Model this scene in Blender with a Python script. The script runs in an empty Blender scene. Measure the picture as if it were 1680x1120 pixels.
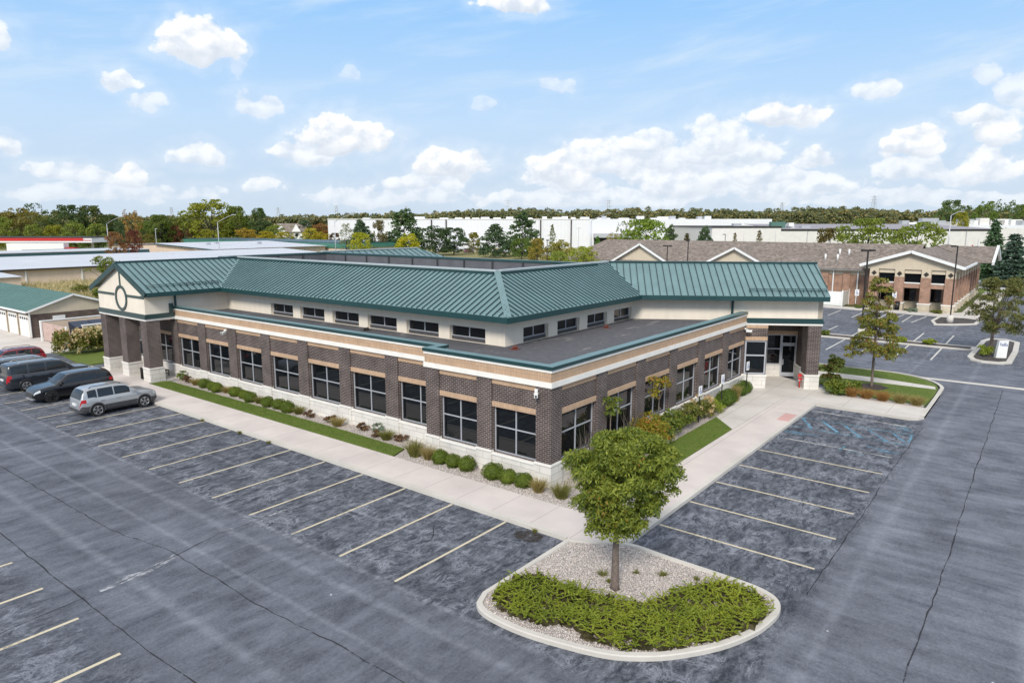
import bpy, bmesh, math, random
import numpy as np
from mathutils import Vector, Matrix
random.seed(7)
RNG = np.random.default_rng(11)
D = bpy.data
scene = bpy.context.scene
COL = scene.collection
PI = math.pi
rad = math.radians

# ------------------------------------------------------------------ camera (world: metres, origin = near corner of the office)
CAM = Vector((-22.95, -15.86, 11.1))
YAW, PITCH, FPX = 0.66260, 0.169403, 1140.95
cd = D.cameras.new('Camera'); cam = D.objects.new('camera', cd); COL.objects.link(cam)
cd.sensor_width = 36.0; cd.lens = FPX / 1680 * 36; cd.clip_start = 0.2; cd.clip_end = 6000
cam.location = CAM; cam.rotation_euler = (PI / 2 - PITCH, 0, YAW - PI / 2)
scene.camera = cam
FW = Vector((math.cos(YAW) * math.cos(PITCH), math.sin(YAW) * math.cos(PITCH), -math.sin(PITCH)))
RT = Vector((math.sin(YAW), -math.cos(YAW), 0)); UP = RT.cross(FW)
def ray(x, y): return RT * ((x - 840) / FPX) - UP * ((y - 560) / FPX) + FW
def at(x, y, z=0.0):                         # surveyed photo point on the level z
    d = ray(x, y); p = CAM + d * ((z - CAM.z) / d.z); return (p.x, p.y)
def far(x, dist):                            # ground point in the direction of photo column x, dist metres along the view axis
    d = ray(x, 368); k = dist / math.hypot(FW.x, FW.y) ; s = dist / (d.x * math.cos(YAW) + d.y * math.sin(YAW))
    return (CAM.x + d.x * s, CAM.y + d.y * s)
def hgt(y, dist):                            # height seen at photo row y, dist metres along the view axis
    d = ray(840, y); s = dist / (d.x * math.cos(YAW) + d.y * math.sin(YAW)); return CAM.z + d.z * s

# ------------------------------------------------------------------ object helpers
def tag(o, label=None, cat=None, group=None, kind=None):
    if label: o['label'] = label
    if cat: o['category'] = cat
    if group: o['group'] = group
    if kind: o['kind'] = kind
    return o
def link(o, parent=None):
    COL.objects.link(o)
    if parent is not None: o.parent = parent
    return o
def empty(name, loc=(0, 0, 0), rz=0.0, label=None, cat=None, group=None, kind=None):
    o = D.objects.new(name, None); o.empty_display_size = 0.3
    link(o); o.location = loc; o.rotation_euler = (0, 0, rz)
    return tag(o, label, cat, group, kind)
def copy_tree(o, parent=None):
    c = o.copy(); COL.objects.link(c)
    if parent is not None: c.parent = parent
    for ch in KIDS.get(o.name, []):
        KIDS.setdefault(c.name, []).append(copy_tree(ch, c))
    return c
KIDS = {}
class MB:
    def __init__(self): self.v = []; self.f = []; self.m = []; self.s = []
    def add(self, vs, fs, mi=0, smooth=False):
        b = len(self.v); self.v += [tuple(p) for p in vs]
        for f in fs: self.f.append([b + i for i in f]); self.m.append(mi); self.s.append(smooth)
        return self
    def quad(self, a, b, c, d, mi=0): return self.add([a, b, c, d], [[0, 1, 2, 3]], mi)
    def box(self, x0, x1, y0, y1, z0, z1, mi=0):
        vs = [(x0, y0, z0), (x1, y0, z0), (x1, y1, z0), (x0, y1, z0), (x0, y0, z1), (x1, y0, z1), (x1, y1, z1), (x0, y1, z1)]
        return self.add(vs, [[3, 2, 1, 0], [4, 5, 6, 7], [0, 1, 5, 4], [1, 2, 6, 5], [2, 3, 7, 6], [3, 0, 4, 7]], mi)
    def prism(self, poly, z0, z1, mi=0, bottom=True):     # poly counter-clockwise
        n = len(poly); vs = [(x, y, z0) for x, y in poly] + [(x, y, z1) for x, y in poly]
        fs = [list(range(n, 2 * n))] + [[i, (i + 1) % n, n + (i + 1) % n, n + i] for i in range(n)]
        if bottom: fs.append(list(range(n - 1, -1, -1)))
        return self.add(vs, fs, mi)
    def extr(self, poly, d, mi=0):                         # 3D polygon extruded by the vector d
        n = len(poly); d = Vector(d); a = [Vector(p) for p in poly]
        vs = a + [p + d for p in a]
        return self.add(vs, [list(range(n - 1, -1, -1)), list(range(n, 2 * n))] + [[i, (i + 1) % n, n + (i + 1) % n, n + i] for i in range(n)], mi)
    def tube(self, pts, rs, seg=8, mi=0, cap=True, smooth=True):
        pts = [Vector(p) for p in pts]
        if not hasattr(rs, '__len__'): rs = [rs] * len(pts)
        vs = []; ref = None
        for i, p in enumerate(pts):
            t = (pts[min(i + 1, len(pts) - 1)] - pts[max(i - 1, 0)]).normalized()
            if ref is None: ref = Vector((1, 0, 0)) if abs(t.x) < .8 else Vector((0, 1, 0))
            n = (ref - t * ref.dot(t)).normalized(); ref = n; b = t.cross(n)
            for k in range(seg):
                a = 2 * PI * k / seg; vs.append(p + (n * math.cos(a) + b * math.sin(a)) * rs[i])
        fs = [[i * seg + k, i * seg + (k + 1) % seg, (i + 1) * seg + (k + 1) % seg, (i + 1) * seg + k] for i in range(len(pts) - 1) for k in range(seg)]
        self.add(vs, fs, mi, smooth)
        if cap:
            b = len(self.v) - len(vs)
            self.f += [[b + k for k in range(seg - 1, -1, -1)], [b + (len(pts) - 1) * seg + k for k in range(seg)]]; self.m += [mi, mi]; self.s += [False, False]
        return self
    def bar(self, a, b, w, h, mi=0):                       # rectangular bar a->b
        a = Vector(a); b = Vector(b); t = (b - a).normalized(); up = Vector((0, 0, 1)) if abs(t.z) < .95 else Vector((1, 0, 0))
        s = t.cross(up).normalized(); u = s.cross(t)
        c = [s * (w / 2) + u * (h / 2), s * (-w / 2) + u * (h / 2), s * (-w / 2) - u * (h / 2), s * (w / 2) - u * (h / 2)]
        return self.add([a + k for k in c] + [b + k for k in c], [[0, 1, 2, 3], [7, 6, 5, 4], [0, 4, 5, 1], [1, 5, 6, 2], [2, 6, 7, 3], [3, 7, 4, 0]], mi)
    def loft(self, rings, mi=0, cap=True, smooth=True, closed=True):
        n = len(rings[0]); vs = [p for r in rings for p in r]
        fs = [[i * n + k, i * n + (k + 1) % n, (i + 1) * n + (k + 1) % n, (i + 1) * n + k] for i in range(len(rings) - 1) for k in range(n if closed else n - 1)]
        if cap: fs += [list(range(n - 1, -1, -1)), [(len(rings) - 1) * n + k for k in range(n)]]
        return self.add(vs, fs, mi, smooth)
    def build(self, name, mat, parent=None, loc=None, rz=0.0, sharp=None):
        me = D.meshes.new(name); me.from_pydata([tuple(p) for p in self.v], [], self.f)
        for m in (mat if isinstance(mat, (list, tuple)) else [mat]): me.materials.append(m)
        me.polygons.foreach_set('material_index', self.m); me.polygons.foreach_set('use_smooth', self.s)
        me.update()
        bm = bmesh.new(); bm.from_mesh(me); bmesh.ops.recalc_face_normals(bm, faces=bm.faces); bm.to_mesh(me); bm.free()
        if sharp: me.set_sharp_from_angle(angle=rad(sharp))
        o = D.objects.new(name, me); link(o, parent)
        if parent is not None: KIDS.setdefault(parent.name, []).append(o)
        if loc is not None: o.location = loc
        if rz: o.rotation_euler = (0, 0, rz)
        return o
def structure(o): o['kind'] = 'structure'; return o
def raw_mesh(name, V, F, mat, parent=None, smooth=False):  # numpy arrays, faces all of one size
    me = D.meshes.new(name); n, k = F.shape
    me.vertices.add(len(V)); me.vertices.foreach_set('co', V.astype(np.float32).ravel())
    me.loops.add(n * k); me.loops.foreach_set('vertex_index', F.astype(np.int32).ravel())
    me.polygons.add(n); me.polygons.foreach_set('loop_start', np.arange(0, n * k, k, dtype=np.int32)); me.polygons.foreach_set('loop_total', np.full(n, k, dtype=np.int32))
    me.update(calc_edges=True); me.validate()
    for m in (mat if isinstance(mat, (list, tuple)) else [mat]): me.materials.append(m)
    o = D.objects.new(name, me); link(o, parent)
    if parent is not None: KIDS.setdefault(parent.name, []).append(o)
    return o

# ------------------------------------------------------------------ materials
class NT:
    def __init__(self, name):
        self.m = D.materials.new(name); self.m.use_nodes = True; self.t = self.m.node_tree; self.t.nodes.clear()
        self.out = self.n('ShaderNodeOutputMaterial')
    def n(self, typ, **kw):
        x = self.t.nodes.new(typ)
        for k, v in kw.items(): setattr(x, k, v)
        return x
    def l(self, a, b): self.t.links.new(a, b)
    def put(self, inp, v):
        if hasattr(v, 'is_linked') or hasattr(v, 'links'): self.l(v, inp)
        else: inp.default_value = v
    def math(self, op, a, b=None, c=None, clamp=False):
        x = self.n('ShaderNodeMath', operation=op); x.use_clamp = clamp
        self.put(x.inputs[0], a)
        if b is not None: self.put(x.inputs[1], b)
        if c is not None: self.put(x.inputs[2], c)
        return x.outputs[0]
    def mapr(self, v, a, b, c=0.0, d=1.0, smooth=False):
        x = self.n('ShaderNodeMapRange'); x.interpolation_type = 'SMOOTHSTEP' if smooth else 'LINEAR'
        self.put(x.inputs[0], v)
        for i, q in enumerate((a, b, c, d)): self.put(x.inputs[1 + i], q)
        return x.outputs[0]
    def mix(self, f, a, b, mode='MIX'):
        x = self.n('ShaderNodeMix', data_type='RGBA', blend_type=mode)
        self.put(x.inputs[0], f); self.put(x.inputs[6], a); self.put(x.inputs[7], b); return x.outputs[2]
    def noise(self, vec, scale, detail=4, rough=.55, dist=0.0, dim='3D'):
        x = self.n('ShaderNodeTexNoise', noise_dimensions=dim)
        if vec is not None: self.l(vec, x.inputs['Vector'])
        x.inputs['Scale'].default_value = scale; x.inputs['Detail'].default_value = detail; x.inputs['Roughness'].default_value = rough; x.inputs['Distortion'].default_value = dist
        return x.outputs['Fac']
    def scale(self, vec, s):
        x = self.n('ShaderNodeVectorMath', operation='MULTIPLY'); self.l(vec, x.inputs[0]); x.inputs[1].default_value = s; return x.outputs[0]
    def co(self, k='Object'):
        if not hasattr(self, '_tc'): self._tc = self.n('ShaderNodeTexCoord')
        return self._tc.outputs[k]
    def world(self):
        if not hasattr(self, '_g'): self._g = self.n('ShaderNodeNewGeometry')
        return self._g.outputs['Position']
    def rand(self):
        self.world(); return self._g.outputs['Random Per Island']
    def sep(self, v):
        x = self.n('ShaderNodeSeparateXYZ'); self.l(v, x.inputs[0]); return x.outputs
    def comb(self, x_, y_, z_=0.0):
        x = self.n('ShaderNodeCombineXYZ'); self.put(x.inputs[0], x_); self.put(x.inputs[1], y_); self.put(x.inputs[2], z_); return x.outputs[0]
    def bump(self, h, strength=.3, dist=.02):
        x = self.n('ShaderNodeBump'); x.inputs['Strength'].default_value = strength; x.inputs['Distance'].default_value = dist; self.l(h, x.inputs['Height']); return x.outputs[0]
    def bsdf(self, color, rough=.6, metal=0.0, spec=.5, normal=None, coat=0.0):
        x = self.n('ShaderNodeBsdfPrincipled'); self.put(x.inputs['Base Color'], color if not isinstance(color, tuple) else (*color[:3], 1))
        self.put(x.inputs['Roughness'], rough); self.put(x.inputs['Metallic'], metal); x.inputs['Specular IOR Level'].default_value = spec; x.inputs['Coat Weight'].default_value = coat
        if normal is not None: self.l(normal, x.inputs['Normal'])
        self.l(x.outputs[0], self.out.inputs[0]); return x
def C4(c): return (c[0], c[1], c[2], 1)
def simple(name, c, rough=.6, metal=0.0, spec=.5, var=.12, scale=3.0, coat=0.0):
    t = NT(name)
    nz = t.noise(t.co(), scale, 5)
    k = t.mapr(nz, .3, .7, 1 - var, 1 + var)
    t.bsdf(t.mix(1.0, C4(c), t.comb(k, k, k), 'MULTIPLY'), rough, metal, spec, None, coat); return t.m
def wallco(t):                       # (along the wall, up) for walls in any of the two axis directions of the object
    p = t.sep(t.co()); n = t.sep(t.co('Normal'))
    isx = t.math('GREATER_THAN', t.math('ABSOLUTE', n[0]), .7)
    u = t.math('ADD', t.math('MULTIPLY', p[1], isx), t.math('MULTIPLY', p[0], t.math('SUBTRACT', 1.0, isx)))
    isz = t.math('GREATER_THAN', t.math('ABSOLUTE', n[2]), .7)
    v = t.math('ADD', t.math('MULTIPLY', p[1], isz), t.math('MULTIPLY', p[2], t.math('SUBTRACT', 1.0, isz)))
    return t.comb(u, v, 0.0)
def brickmat(name, c1, c2, mortar, w, h, ms=.011, offset=.5, rough=.85, var=.25, freq=2):
    t = NT(name); uv = wallco(t)
    b = t.n('ShaderNodeTexBrick'); b.offset = offset; b.offset_frequency = freq
    t.l(uv, b.inputs['Vector']); b.inputs['Scale'].default_value = 1; b.inputs['Brick Width'].default_value = w; b.inputs['Row Height'].default_value = h
    b.inputs['Mortar Size'].default_value = ms; b.inputs['Mortar Smooth'].default_value = .1; b.inputs['Bias'].default_value = 0
    b.inputs['Color1'].default_value = C4(c1); b.inputs['Color2'].default_value = C4(c2); b.inputs['Mortar'].default_value = C4(mortar)
    nz = t.noise(t.co(), 1.3, 4); k = t.mapr(nz, .3, .7, 1 - var, 1 + var)
    col = t.mix(1.0, b.outputs['Color'], t.comb(k, k, k), 'MULTIPLY')
    t.bsdf(col, rough, 0, .3, t.bump(t.math('SUBTRACT', 1.0, b.outputs['Fac']), .6, .008)); return t.m

M = {}
M['brick'] = brickmat('dark_brown_brick', (.043, .029, .027), (.076, .051, .047), (.29, .255, .235), .25, .088, .0115)
M['tan_brick'] = brickmat('tan_soldier_brick', (.50, .33, .21), (.57, .39, .255), (.36, .27, .20), .085, .21, .009, 0.0, var=.08)
M['red_brick'] = brickmat('red_brick', (.27, .125, .075), (.37, .185, .115), (.46, .38, .31), .25, .085, .012)
M['stone'] = brickmat('limestone_block', (.66, .63, .58), (.72, .69, .64), (.42, .40, .37), 1.05, .32, .010, .5, .8, .10)
M['tan_stone'] = brickmat('tan_stone_block', (.58, .50, .38), (.64, .55, .42), (.42, .35, .27), .6, .3, .012, .5, .85, .12)
M['garage_brick'] = brickmat('garage_brown_brick', (.075, .05, .04), (.11, .075, .06), (.2, .16, .14), .3, .1, .012)
M['white_band'] = simple('cream_stone_band', (.82, .79, .73), .75, var=.06, scale=1.5)
def stucco(name, c):
    t = NT(name); p = t.sep(t.co())
    st = t.noise(t.scale(t.co(), (3.0, 3.0, .35)), 1.0, 5)
    k = t.math('MULTIPLY', t.mapr(t.noise(t.co(), .8, 5), .3, .7, .95, 1.04), t.mapr(st, .35, .7, 1.01, .95))
    t.bsdf(t.mix(1.0, C4(c), t.comb(k, k, k), 'MULTIPLY'), .9, 0, .25, t.bump(t.noise(t.co(), 60, 2), .15, .004)); return t.m
M['stucco'] = stucco('cream_stucco', (.83, .745, .625))
M['tan_siding'] = stucco('tan_metal_siding', (.72, .57, .44))
M['beige'] = stucco('beige_siding', (.62, .53, .40))
M['white_wall'] = simple('white_panel_wall', (.72, .73, .76), .8, var=.03, scale=.1)
M['cream_wall'] = stucco('cream_panel_wall', (.72, .69, .65))
def roofmetal(name, c):
    t = NT(name)
    k = t.mapr(t.noise(t.co(), .7, 5), .3, .7, .9, 1.1)
    t.bsdf(t.mix(1.0, C4(c), t.comb(k, k, k), 'MULTIPLY'), t.mapr(t.noise(t.co(), 2.0, 3), .3, .7, .34, .5), 0, .6); return t.m
M['roof'] = roofmetal('sky_lit_green_roof_panel', (.138, .232, .236))  # same paint as seams and trim; sky reflection put into this paler colour
M['seam'] = roofmetal('shaded_green_seam', (.008, .036, .042))  # panel paint darkened: shade of the upright rib sides put into the colour
M['fascia'] = roofmetal('dark_green_trim', (.010, .050, .052))
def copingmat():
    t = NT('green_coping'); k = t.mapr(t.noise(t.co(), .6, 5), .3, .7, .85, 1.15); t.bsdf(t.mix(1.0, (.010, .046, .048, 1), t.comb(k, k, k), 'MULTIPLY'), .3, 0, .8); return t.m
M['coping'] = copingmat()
M['pale_green_roof'] = roofmetal('pale_green_metal_roof', (.085, .175, .14))
M['green_mansard'] = roofmetal('green_mansard_panel', (.06, .20, .15))
M['white_roof'] = simple('white_metal_roof', (.56, .57, .60), .5, var=.05, scale=.2)
M['alu'] = simple('pale_aluminium', (.46, .475, .51), .38, .15, .6, .04)
M['white'] = simple('white_paint', (.80, .80, .78), .5, var=.04)
M['black'] = simple('black_metal', (.012, .012, .013), .45, var=.1)
M['bronze'] = simple('dark_bronze_metal', (.03, .024, .02), .5)
M['galv'] = simple('galvanised_steel', (.50, .51, .53), .45, .4)
M['redpaint'] = simple('red_paint', (.55, .03, .03), .4)
M['blue'] = simple('blue_enamel', (.02, .06, .28), .4)
M['wellwall'] = simple('charcoal_screen_panel', (.085, .09, .105), .6, var=.15, scale=1.0)
M['wellpost'] = simple('dark_screen_post', (.025, .028, .034), .6)
M['gatewood'] = simple('faded_pink_gate_boards', (.52, .38, .33), .8, var=.2, scale=4)
M['navy'] = simple('dark_blue_plastic', (.02, .03, .055), .5)
M['rubber'] = simple('black_rubber', (.012, .012, .012), .8)
M['mulch'] = simple('dark_mulch', (.05, .035, .028), .95, var=.5, scale=22)
M['rust'] = simple('rusty_drain', (.16, .045, .03), .8)
M['plastic'] = simple('grey_plastic', (.06, .06, .065), .6)
def glassmat(name, c=(.006, .008, .010), rough=.02):
    t = NT(name); t.bsdf(c, rough, 0, .5, t.bump(t.noise(t.co(), .9, 2), .02, .02)); return t.m
M['glass'] = glassmat('dark_tinted_glass')
M['carglass'] = glassmat('car_glass', (.02, .024, .028), .03)
def paintmat():
    t = NT('car_paint'); oi = t.n('ShaderNodeObjectInfo'); t.bsdf(oi.outputs['Color'], .28, .25, .5, None, .8); return t.m
M['paint'] = paintmat()
def lampmat(name, c):
    t = NT(name); t.bsdf(c, .12, 0, .6); return t.m
M['taillight'] = lampmat('red_tail_lens', (.42, .01, .015)); M['headlight'] = lampmat('clear_headlight_lens', (.62, .65, .68))
M['rim'] = simple('alloy_rim', (.42, .43, .45), .3, .6); M['rim_dark'] = simple('dark_alloy_rim', (.03, .03, .032), .35, .4)

def asphaltmat():
    t = NT('sealed_asphalt'); P = t.world(); s = t.sep(P); x, y = s[0], s[1]
    def band(v, a, b, w): return t.math('MULTIPLY', t.mapr(v, a - w, a + w, 0, 1, True), t.mapr(v, b - w, b + w, 1, 0, True))
    wob = t.math('MULTIPLY', t.math('SUBTRACT', t.noise(P, .6, 5, .7), .5), 1.3)
    xs = t.math('ADD', x, wob); ys = t.math('ADD', y, wob)
    st = t.math('MAXIMUM', t.math('MULTIPLY', band(xs, -9.6, -3, .4), band(ys, -11.0, 60, .6)), t.math('MULTIPLY', band(ys, -11.0, -4.5, .4), band(xs, -9.3, 21.3, .6)))
    st = t.math('MAXIMUM', st, t.math('MULTIPLY', band(xs, -60, -16.3, .5), .8)); st = t.math('MAXIMUM', st, t.math('MULTIPLY', band(xs, 41.5, 80, .6), .6))
    isA = t.mapr(t.math('SUBTRACT', y, x), -1, 5, 0, 1, True)
    ax = t.noise(t.scale(P, (.30, 2.1, 1)), 1.0, 9, .74, .25); ay = t.noise(t.scale(P, (2.1, .30, 1)), 1.0, 9, .74, .25)
    cross = t.sep(t.mix(isA, t.comb(ay, ay, ay), t.comb(ax, ax, ax)))[0]
    grain = t.noise(P, 10, 7, .9); fine = t.noise(P, 38, 3, .8); mid = t.noise(P, .7, 7, .68, .5); big = t.noise(P, .11, 4, .6)
    patchy = t.noise(t.scale(P, (.8, .8, 1)), .9, 8, .74, .3)
    lane = t.math('ADD', t.math('ADD', t.math('MULTIPLY', cross, .50), t.math('MULTIPLY', patchy, .45)), t.math('ADD', t.math('MULTIPLY', grain, .62), t.math('MULTIPLY', mid, .25)))
    lane = t.mapr(lane, .74, 1.10, 0, 1)
    lc = t.mix(lane, t.mix(isA, (.054, .060, .076, 1), (.043, .049, .063, 1)), t.mix(isA, (.228, .241, .280, 1), (.192, .205, .240, 1)))
    # sealed stalls: dark coat worn through in broken, streaky pale scuffs
    sm = t.noise(t.scale(P, (.75, 1.7, 1)), 1.9, 10, .78, .45); rid = t.math('ABSOLUTE', t.math('SUBTRACT', t.noise(t.scale(P, (.8, 1.3, 1)), 1.2, 9, .74, .9), .5))
    vein = t.math('MULTIPLY', t.mapr(rid, .0, .055, .20, 0, True), t.mapr(mid, .40, .60, 0, 1, True))
    sc = t.math('ADD', t.math('ADD', t.math('MULTIPLY', sm, .72), t.math('MULTIPLY', grain, .42)), vein)
    sc = t.mapr(sc, .50, .82, 0, 1, False)
    scol = t.mix(sc, (.029, .034, .046, 1), (.245, .258, .296, 1))
    col = t.mix(st, lc, scol)
    # pale wear along the paving seams, dark tyre lanes
    xw = t.math('ADD', x, t.math('MULTIPLY', wob, .22)); yw = t.math('ADD', y, t.math('MULTIPLY', wob, .22))
    wx = t.math('MAXIMUM', band(xw, -10.5, -10.4, .22), t.math('MAXIMUM', band(xw, -14.3, -14.2, .25), t.math('MAXIMUM', t.math('MAXIMUM', band(x, -6.5, -6.45, .16), band(x, -4.9, -4.87, .10)), t.math('MAXIMUM', band(x, -9.45, -9.4, .14), band(xw, -12.0, -11.95, .14)))))
    wx = t.math('MULTIPLY', wx, t.math('MULTIPLY', isA, t.mapr(sm, .36, .58, 0, .7)))
    wy = t.math('MAXIMUM', band(yw, -11.9, -11.8, .25), t.math('MAXIMUM', band(yw, -16.4, -16.2, .3), t.math('MAXIMUM', band(y, -8.05, -8.0, .16), band(yw, -18.6, -18.4, .3))))
    wy = t.math('MULTIPLY', wy, t.math('MULTIPLY', t.math('SUBTRACT', 1.0, isA), t.mapr(sm, .36, .60, 0, .7)))
    col = t.mix(t.math('MAXIMUM', wx, wy), col, (.34, .36, .40, 1))
    v = t.n('ShaderNodeTexVoronoi', feature='F1'); t.l(P, v.inputs['Vector']); v.inputs['Scale'].default_value = .55
    col = t.mix(t.mapr(v.outputs['Distance'], .014, .022, .8, 0), col, (.62, .62, .62, 1))
    k = t.math('MULTIPLY', t.mapr(fine, .25, .75, .62, 1.38), t.mapr(big, .3, .7, .86, 1.14))
    col = t.mix(1.0, col, t.comb(k, k, k), 'MULTIPLY')
    t.bsdf(col, .82, 0, .35, t.bump(fine, .4, .012)); return t.m
M['asphalt'] = asphaltmat()
def concretemat(name, c, jx=None, jy=None, ox=0.0, oy=0.0, rz=0.0):
    t = NT(name); P = t.world(); s = t.sep(P)
    k = t.math('MULTIPLY', t.mapr(t.noise(P, .5, 6), .3, .7, .88, 1.08), t.mapr(t.noise(P, 30, 3), .3, .7, .95, 1.05))
    k = t.math('MULTIPLY', k, t.mapr(t.noise(P, 2.2, 6, .7), .58, .8, 1.0, .86))
    for ax, j, o in ((0, jx, ox), (1, jy, oy)):
        if j:
            f = t.math('ABSOLUTE', t.math('SUBTRACT', t.math('FRACT', t.math('DIVIDE', t.math('ADD', s[ax], 500 * j - o), j)), .5))
            k = t.math('MULTIPLY', k, t.mapr(f, .5 - .022 / j, .5 - .006 / j, 1, .62))
    t.bsdf(t.mix(1.0, C4(c), t.comb(k, k, k), 'MULTIPLY'), .88, 0, .3); return t.m
M['walk_a'] = concretemat('broom_finished_walk', (.62, .555, .515), None, 1.85, 0, .4)
M['walk_b'] = concretemat('broom_finished_path', (.60, .56, .51), 1.85, None, .35)
M['plaza'] = concretemat('entrance_concrete', (.60, .56, .51), 2.4, 2.4, .5, .7)
M['kerb'] = concretemat('kerb_concrete', (.58, .545, .49))
M['drive'] = concretemat('pale_drive_concrete', (.60, .55, .50), 5, 5)
M['road'] = concretemat('pale_road_concrete', (.50, .49, .48))
def gravelmat(name, c1, c2, sc=28.0):
    t = NT(name); P = t.world()
    v = t.n('ShaderNodeTexVoronoi', feature='F1'); t.l(P, v.inputs['Vector']); v.inputs['Scale'].default_value = sc
    r = t.sep(v.outputs['Color'])
    k = t.math('MULTIPLY', t.mapr(r[0], 0, 1, .62, 1.25), t.mapr(v.outputs['Distance'], .3, .75, 1, .35))
    k = t.math('MULTIPLY', k, t.mapr(t.noise(P, .9, 4), .3, .7, .9, 1.08))
    t.bsdf(t.mix(1.0, t.mix(r[1], C4(c1), C4(c2)), t.comb(k, k, k), 'MULTIPLY'), .9, 0, .3, t.bump(t.math('SUBTRACT', 1.0, v.outputs['Distance']), .9, .03)); return t.m
M['gravel'] = gravelmat('pink_beige_gravel', (.80, .68, .60), (.72, .66, .61))
M['dark_gravel'] = gravelmat('dark_mulch_chips', (.10, .085, .08), (.17, .15, .14), 20)
M['deck'] = None
def deckmat():
    t = NT('flat_roof_membrane'); P = t.world()
    k = t.mapr(t.noise(P, 3, 7, .7), .3, .7, .78, 1.2)
    pale = t.mapr(t.noise(t.scale(P, (.5, 1.6, 1)), .8, 6, .65, .6), .57, .70, 0, .75, True)
    s = t.sep(P); f = t.math('ABSOLUTE', t.math('SUBTRACT', t.math('FRACT', t.math('ADD', s[0], 50.0)), .5))
    k = t.math('MULTIPLY', k, t.mapr(f, .47, .49, 1, .82))
    t.bsdf(t.mix(1.0, t.mix(pale, (.108, .107, .116, 1), (.31, .285, .26, 1)), t.comb(k, k, k), 'MULTIPLY'), .9, 0, .3); return t.m
M['deck'] = deckmat()
def grassmat(name, c1, c2, c3):
    t = NT(name); P = t.world()
    a = t.mapr(t.noise(P, .8, 6, .7), .35, .65, 0, 1); b = t.noise(P, 5, 7, .78); f = t.noise(t.scale(P, (1, 1, 1)), 55, 2)
    col = t.mix(t.mapr(b, .35, .68, 0, 1), t.mix(a, C4(c1), C4(c2)), C4(c3))
    k = t.mapr(f, .25, .75, .65, 1.35); col = t.mix(1.0, col, t.comb(k, k, k), 'MULTIPLY')
    t.bsdf(col, .9, 0, .2, t.bump(b, .5, .05)); return t.m
M['lawn'] = grassmat('mown_lawn', (.070, .130, .018), (.105, .165, .026), (.165, .185, .050))
M['field'] = grassmat('dry_field_grass', (.24, .22, .09), (.17, .20, .06), (.34, .28, .14))
M['ground'] = grassmat('rough_green_ground', (.08, .12, .035), (.13, .13, .05), (.10, .12, .04))
def shinglemat():
    t = NT('grey_brown_shingles'); P = t.co()
    v = t.n('ShaderNodeTexVoronoi'); t.l(t.scale(P, (1, 1, 2)), v.inputs['Vector']); v.inputs['Scale'].default_value = 3.0
    r = t.sep(v.outputs['Color']); k = t.math('MULTIPLY', t.mapr(r[0], 0, 1, .7, 1.3), t.mapr(t.noise(P, .4, 4), .3, .7, .9, 1.1))
    t.bsdf(t.mix(1.0, (.215, .18, .155, 1), t.comb(k, k, k), 'MULTIPLY'), .95, 0, .2); return t.m
M['shingle'] = shinglemat()
def wornpaint(name, c, lo, hi):
    t = NT(name); P = t.world()
    b = t.bsdf(C4(c), .8, 0, .3); tr = t.n('ShaderNodeBsdfTransparent'); mx = t.n('ShaderNodeMixShader')
    w = t.math('ADD', t.math('MULTIPLY', t.noise(P, 5, 7, .75), .6), t.math('MULTIPLY', t.noise(P, .9, 3), .4))
    t.l(t.mapr(w, lo, hi, 0, 1), mx.inputs[0]); t.l(b.outputs[0], mx.inputs[1]); t.l(tr.outputs[0], mx.inputs[2]); t.l(mx.outputs[0], t.out.inputs[0]); return t.m
M['line'] = wornpaint('worn_cream_line_paint', (.60, .525, .38), .53, .72)
M['pale_line'] = wornpaint('worn_white_line_paint', (.62, .60, .54), .52, .75)
M['faint_line'] = wornpaint('faded_white_line_paint', (.55, .54, .50), .42, .62)
M['blue_line'] = wornpaint('worn_blue_line_paint', (.17, .36, .50), .40, .62)
M['blue_faint'] = wornpaint('faded_blue_paint', (.16, .36, .48), .36, .58)
M['crack'] = wornpaint('dark_crack_filler', (.032, .032, .036), .46, .62)
M['scar'] = wornpaint('pale_crack_edge', (.46, .47, .50), .40, .54)
M['stain'] = wornpaint('brown_stain', (.05, .04, .032), .40, .62)
M['red_pad'] = concretemat('red_tactile_pad', (.60, .36, .33))
def leafmat(name, c1, c2, c3=None, f3=.12, objcol=False, trans=.25, sc=.9):
    t = NT(name); r = t.rand()
    n = t.noise(t.co(), sc, 3)
    a = t.mapr(t.math('ADD', t.math('MULTIPLY', r, .55), t.math('MULTIPLY', n, .75)), .3, .95, 0, 1)
    if objcol:
        oi = t.n('ShaderNodeObjectInfo')
        k1 = t.mapr(a, 0, 1, .75, 1.75)
        col = t.mix(1.0, oi.outputs['Color'], t.comb(t.math('MULTIPLY', k1, t.mapr(n, .35, .7, .85, 1.22)), k1, t.mapr(a, 0, 1, .7, 1.2)), 'MULTIPLY')
    else:
        col = t.mix(a, C4(c1), C4(c2))
        if c3:
            r2 = t.math('FRACT', t.math('MULTIPLY', r, 17.31)); n2 = t.noise(t.co(), sc * .7, 2)
            col = t.mix(t.math('GREATER_THAN', t.math('ADD', t.math('MULTIPLY', r2, .6), t.math('MULTIPLY', n2, .55)), 1.0 - f3), col, C4(c3))
    d = t.n('ShaderNodeBsdfPrincipled'); t.l(col, d.inputs['Base Color']); d.inputs['Roughness'].default_value = .55; d.inputs['Specular IOR Level'].default_value = .3
    tr = t.n('ShaderNodeBsdfTranslucent'); t.l(t.mix(1.0, col, (1.3, 1.35, .7, 1), 'MULTIPLY'), tr.inputs[0])
    mx = t.n('ShaderNodeMixShader'); mx.inputs[0].default_value = trans
    t.l(d.outputs[0], mx.inputs[1]); t.l(tr.outputs[0], mx.inputs[2]); t.l(mx.outputs[0], t.out.inputs[0]); return t.m
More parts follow.
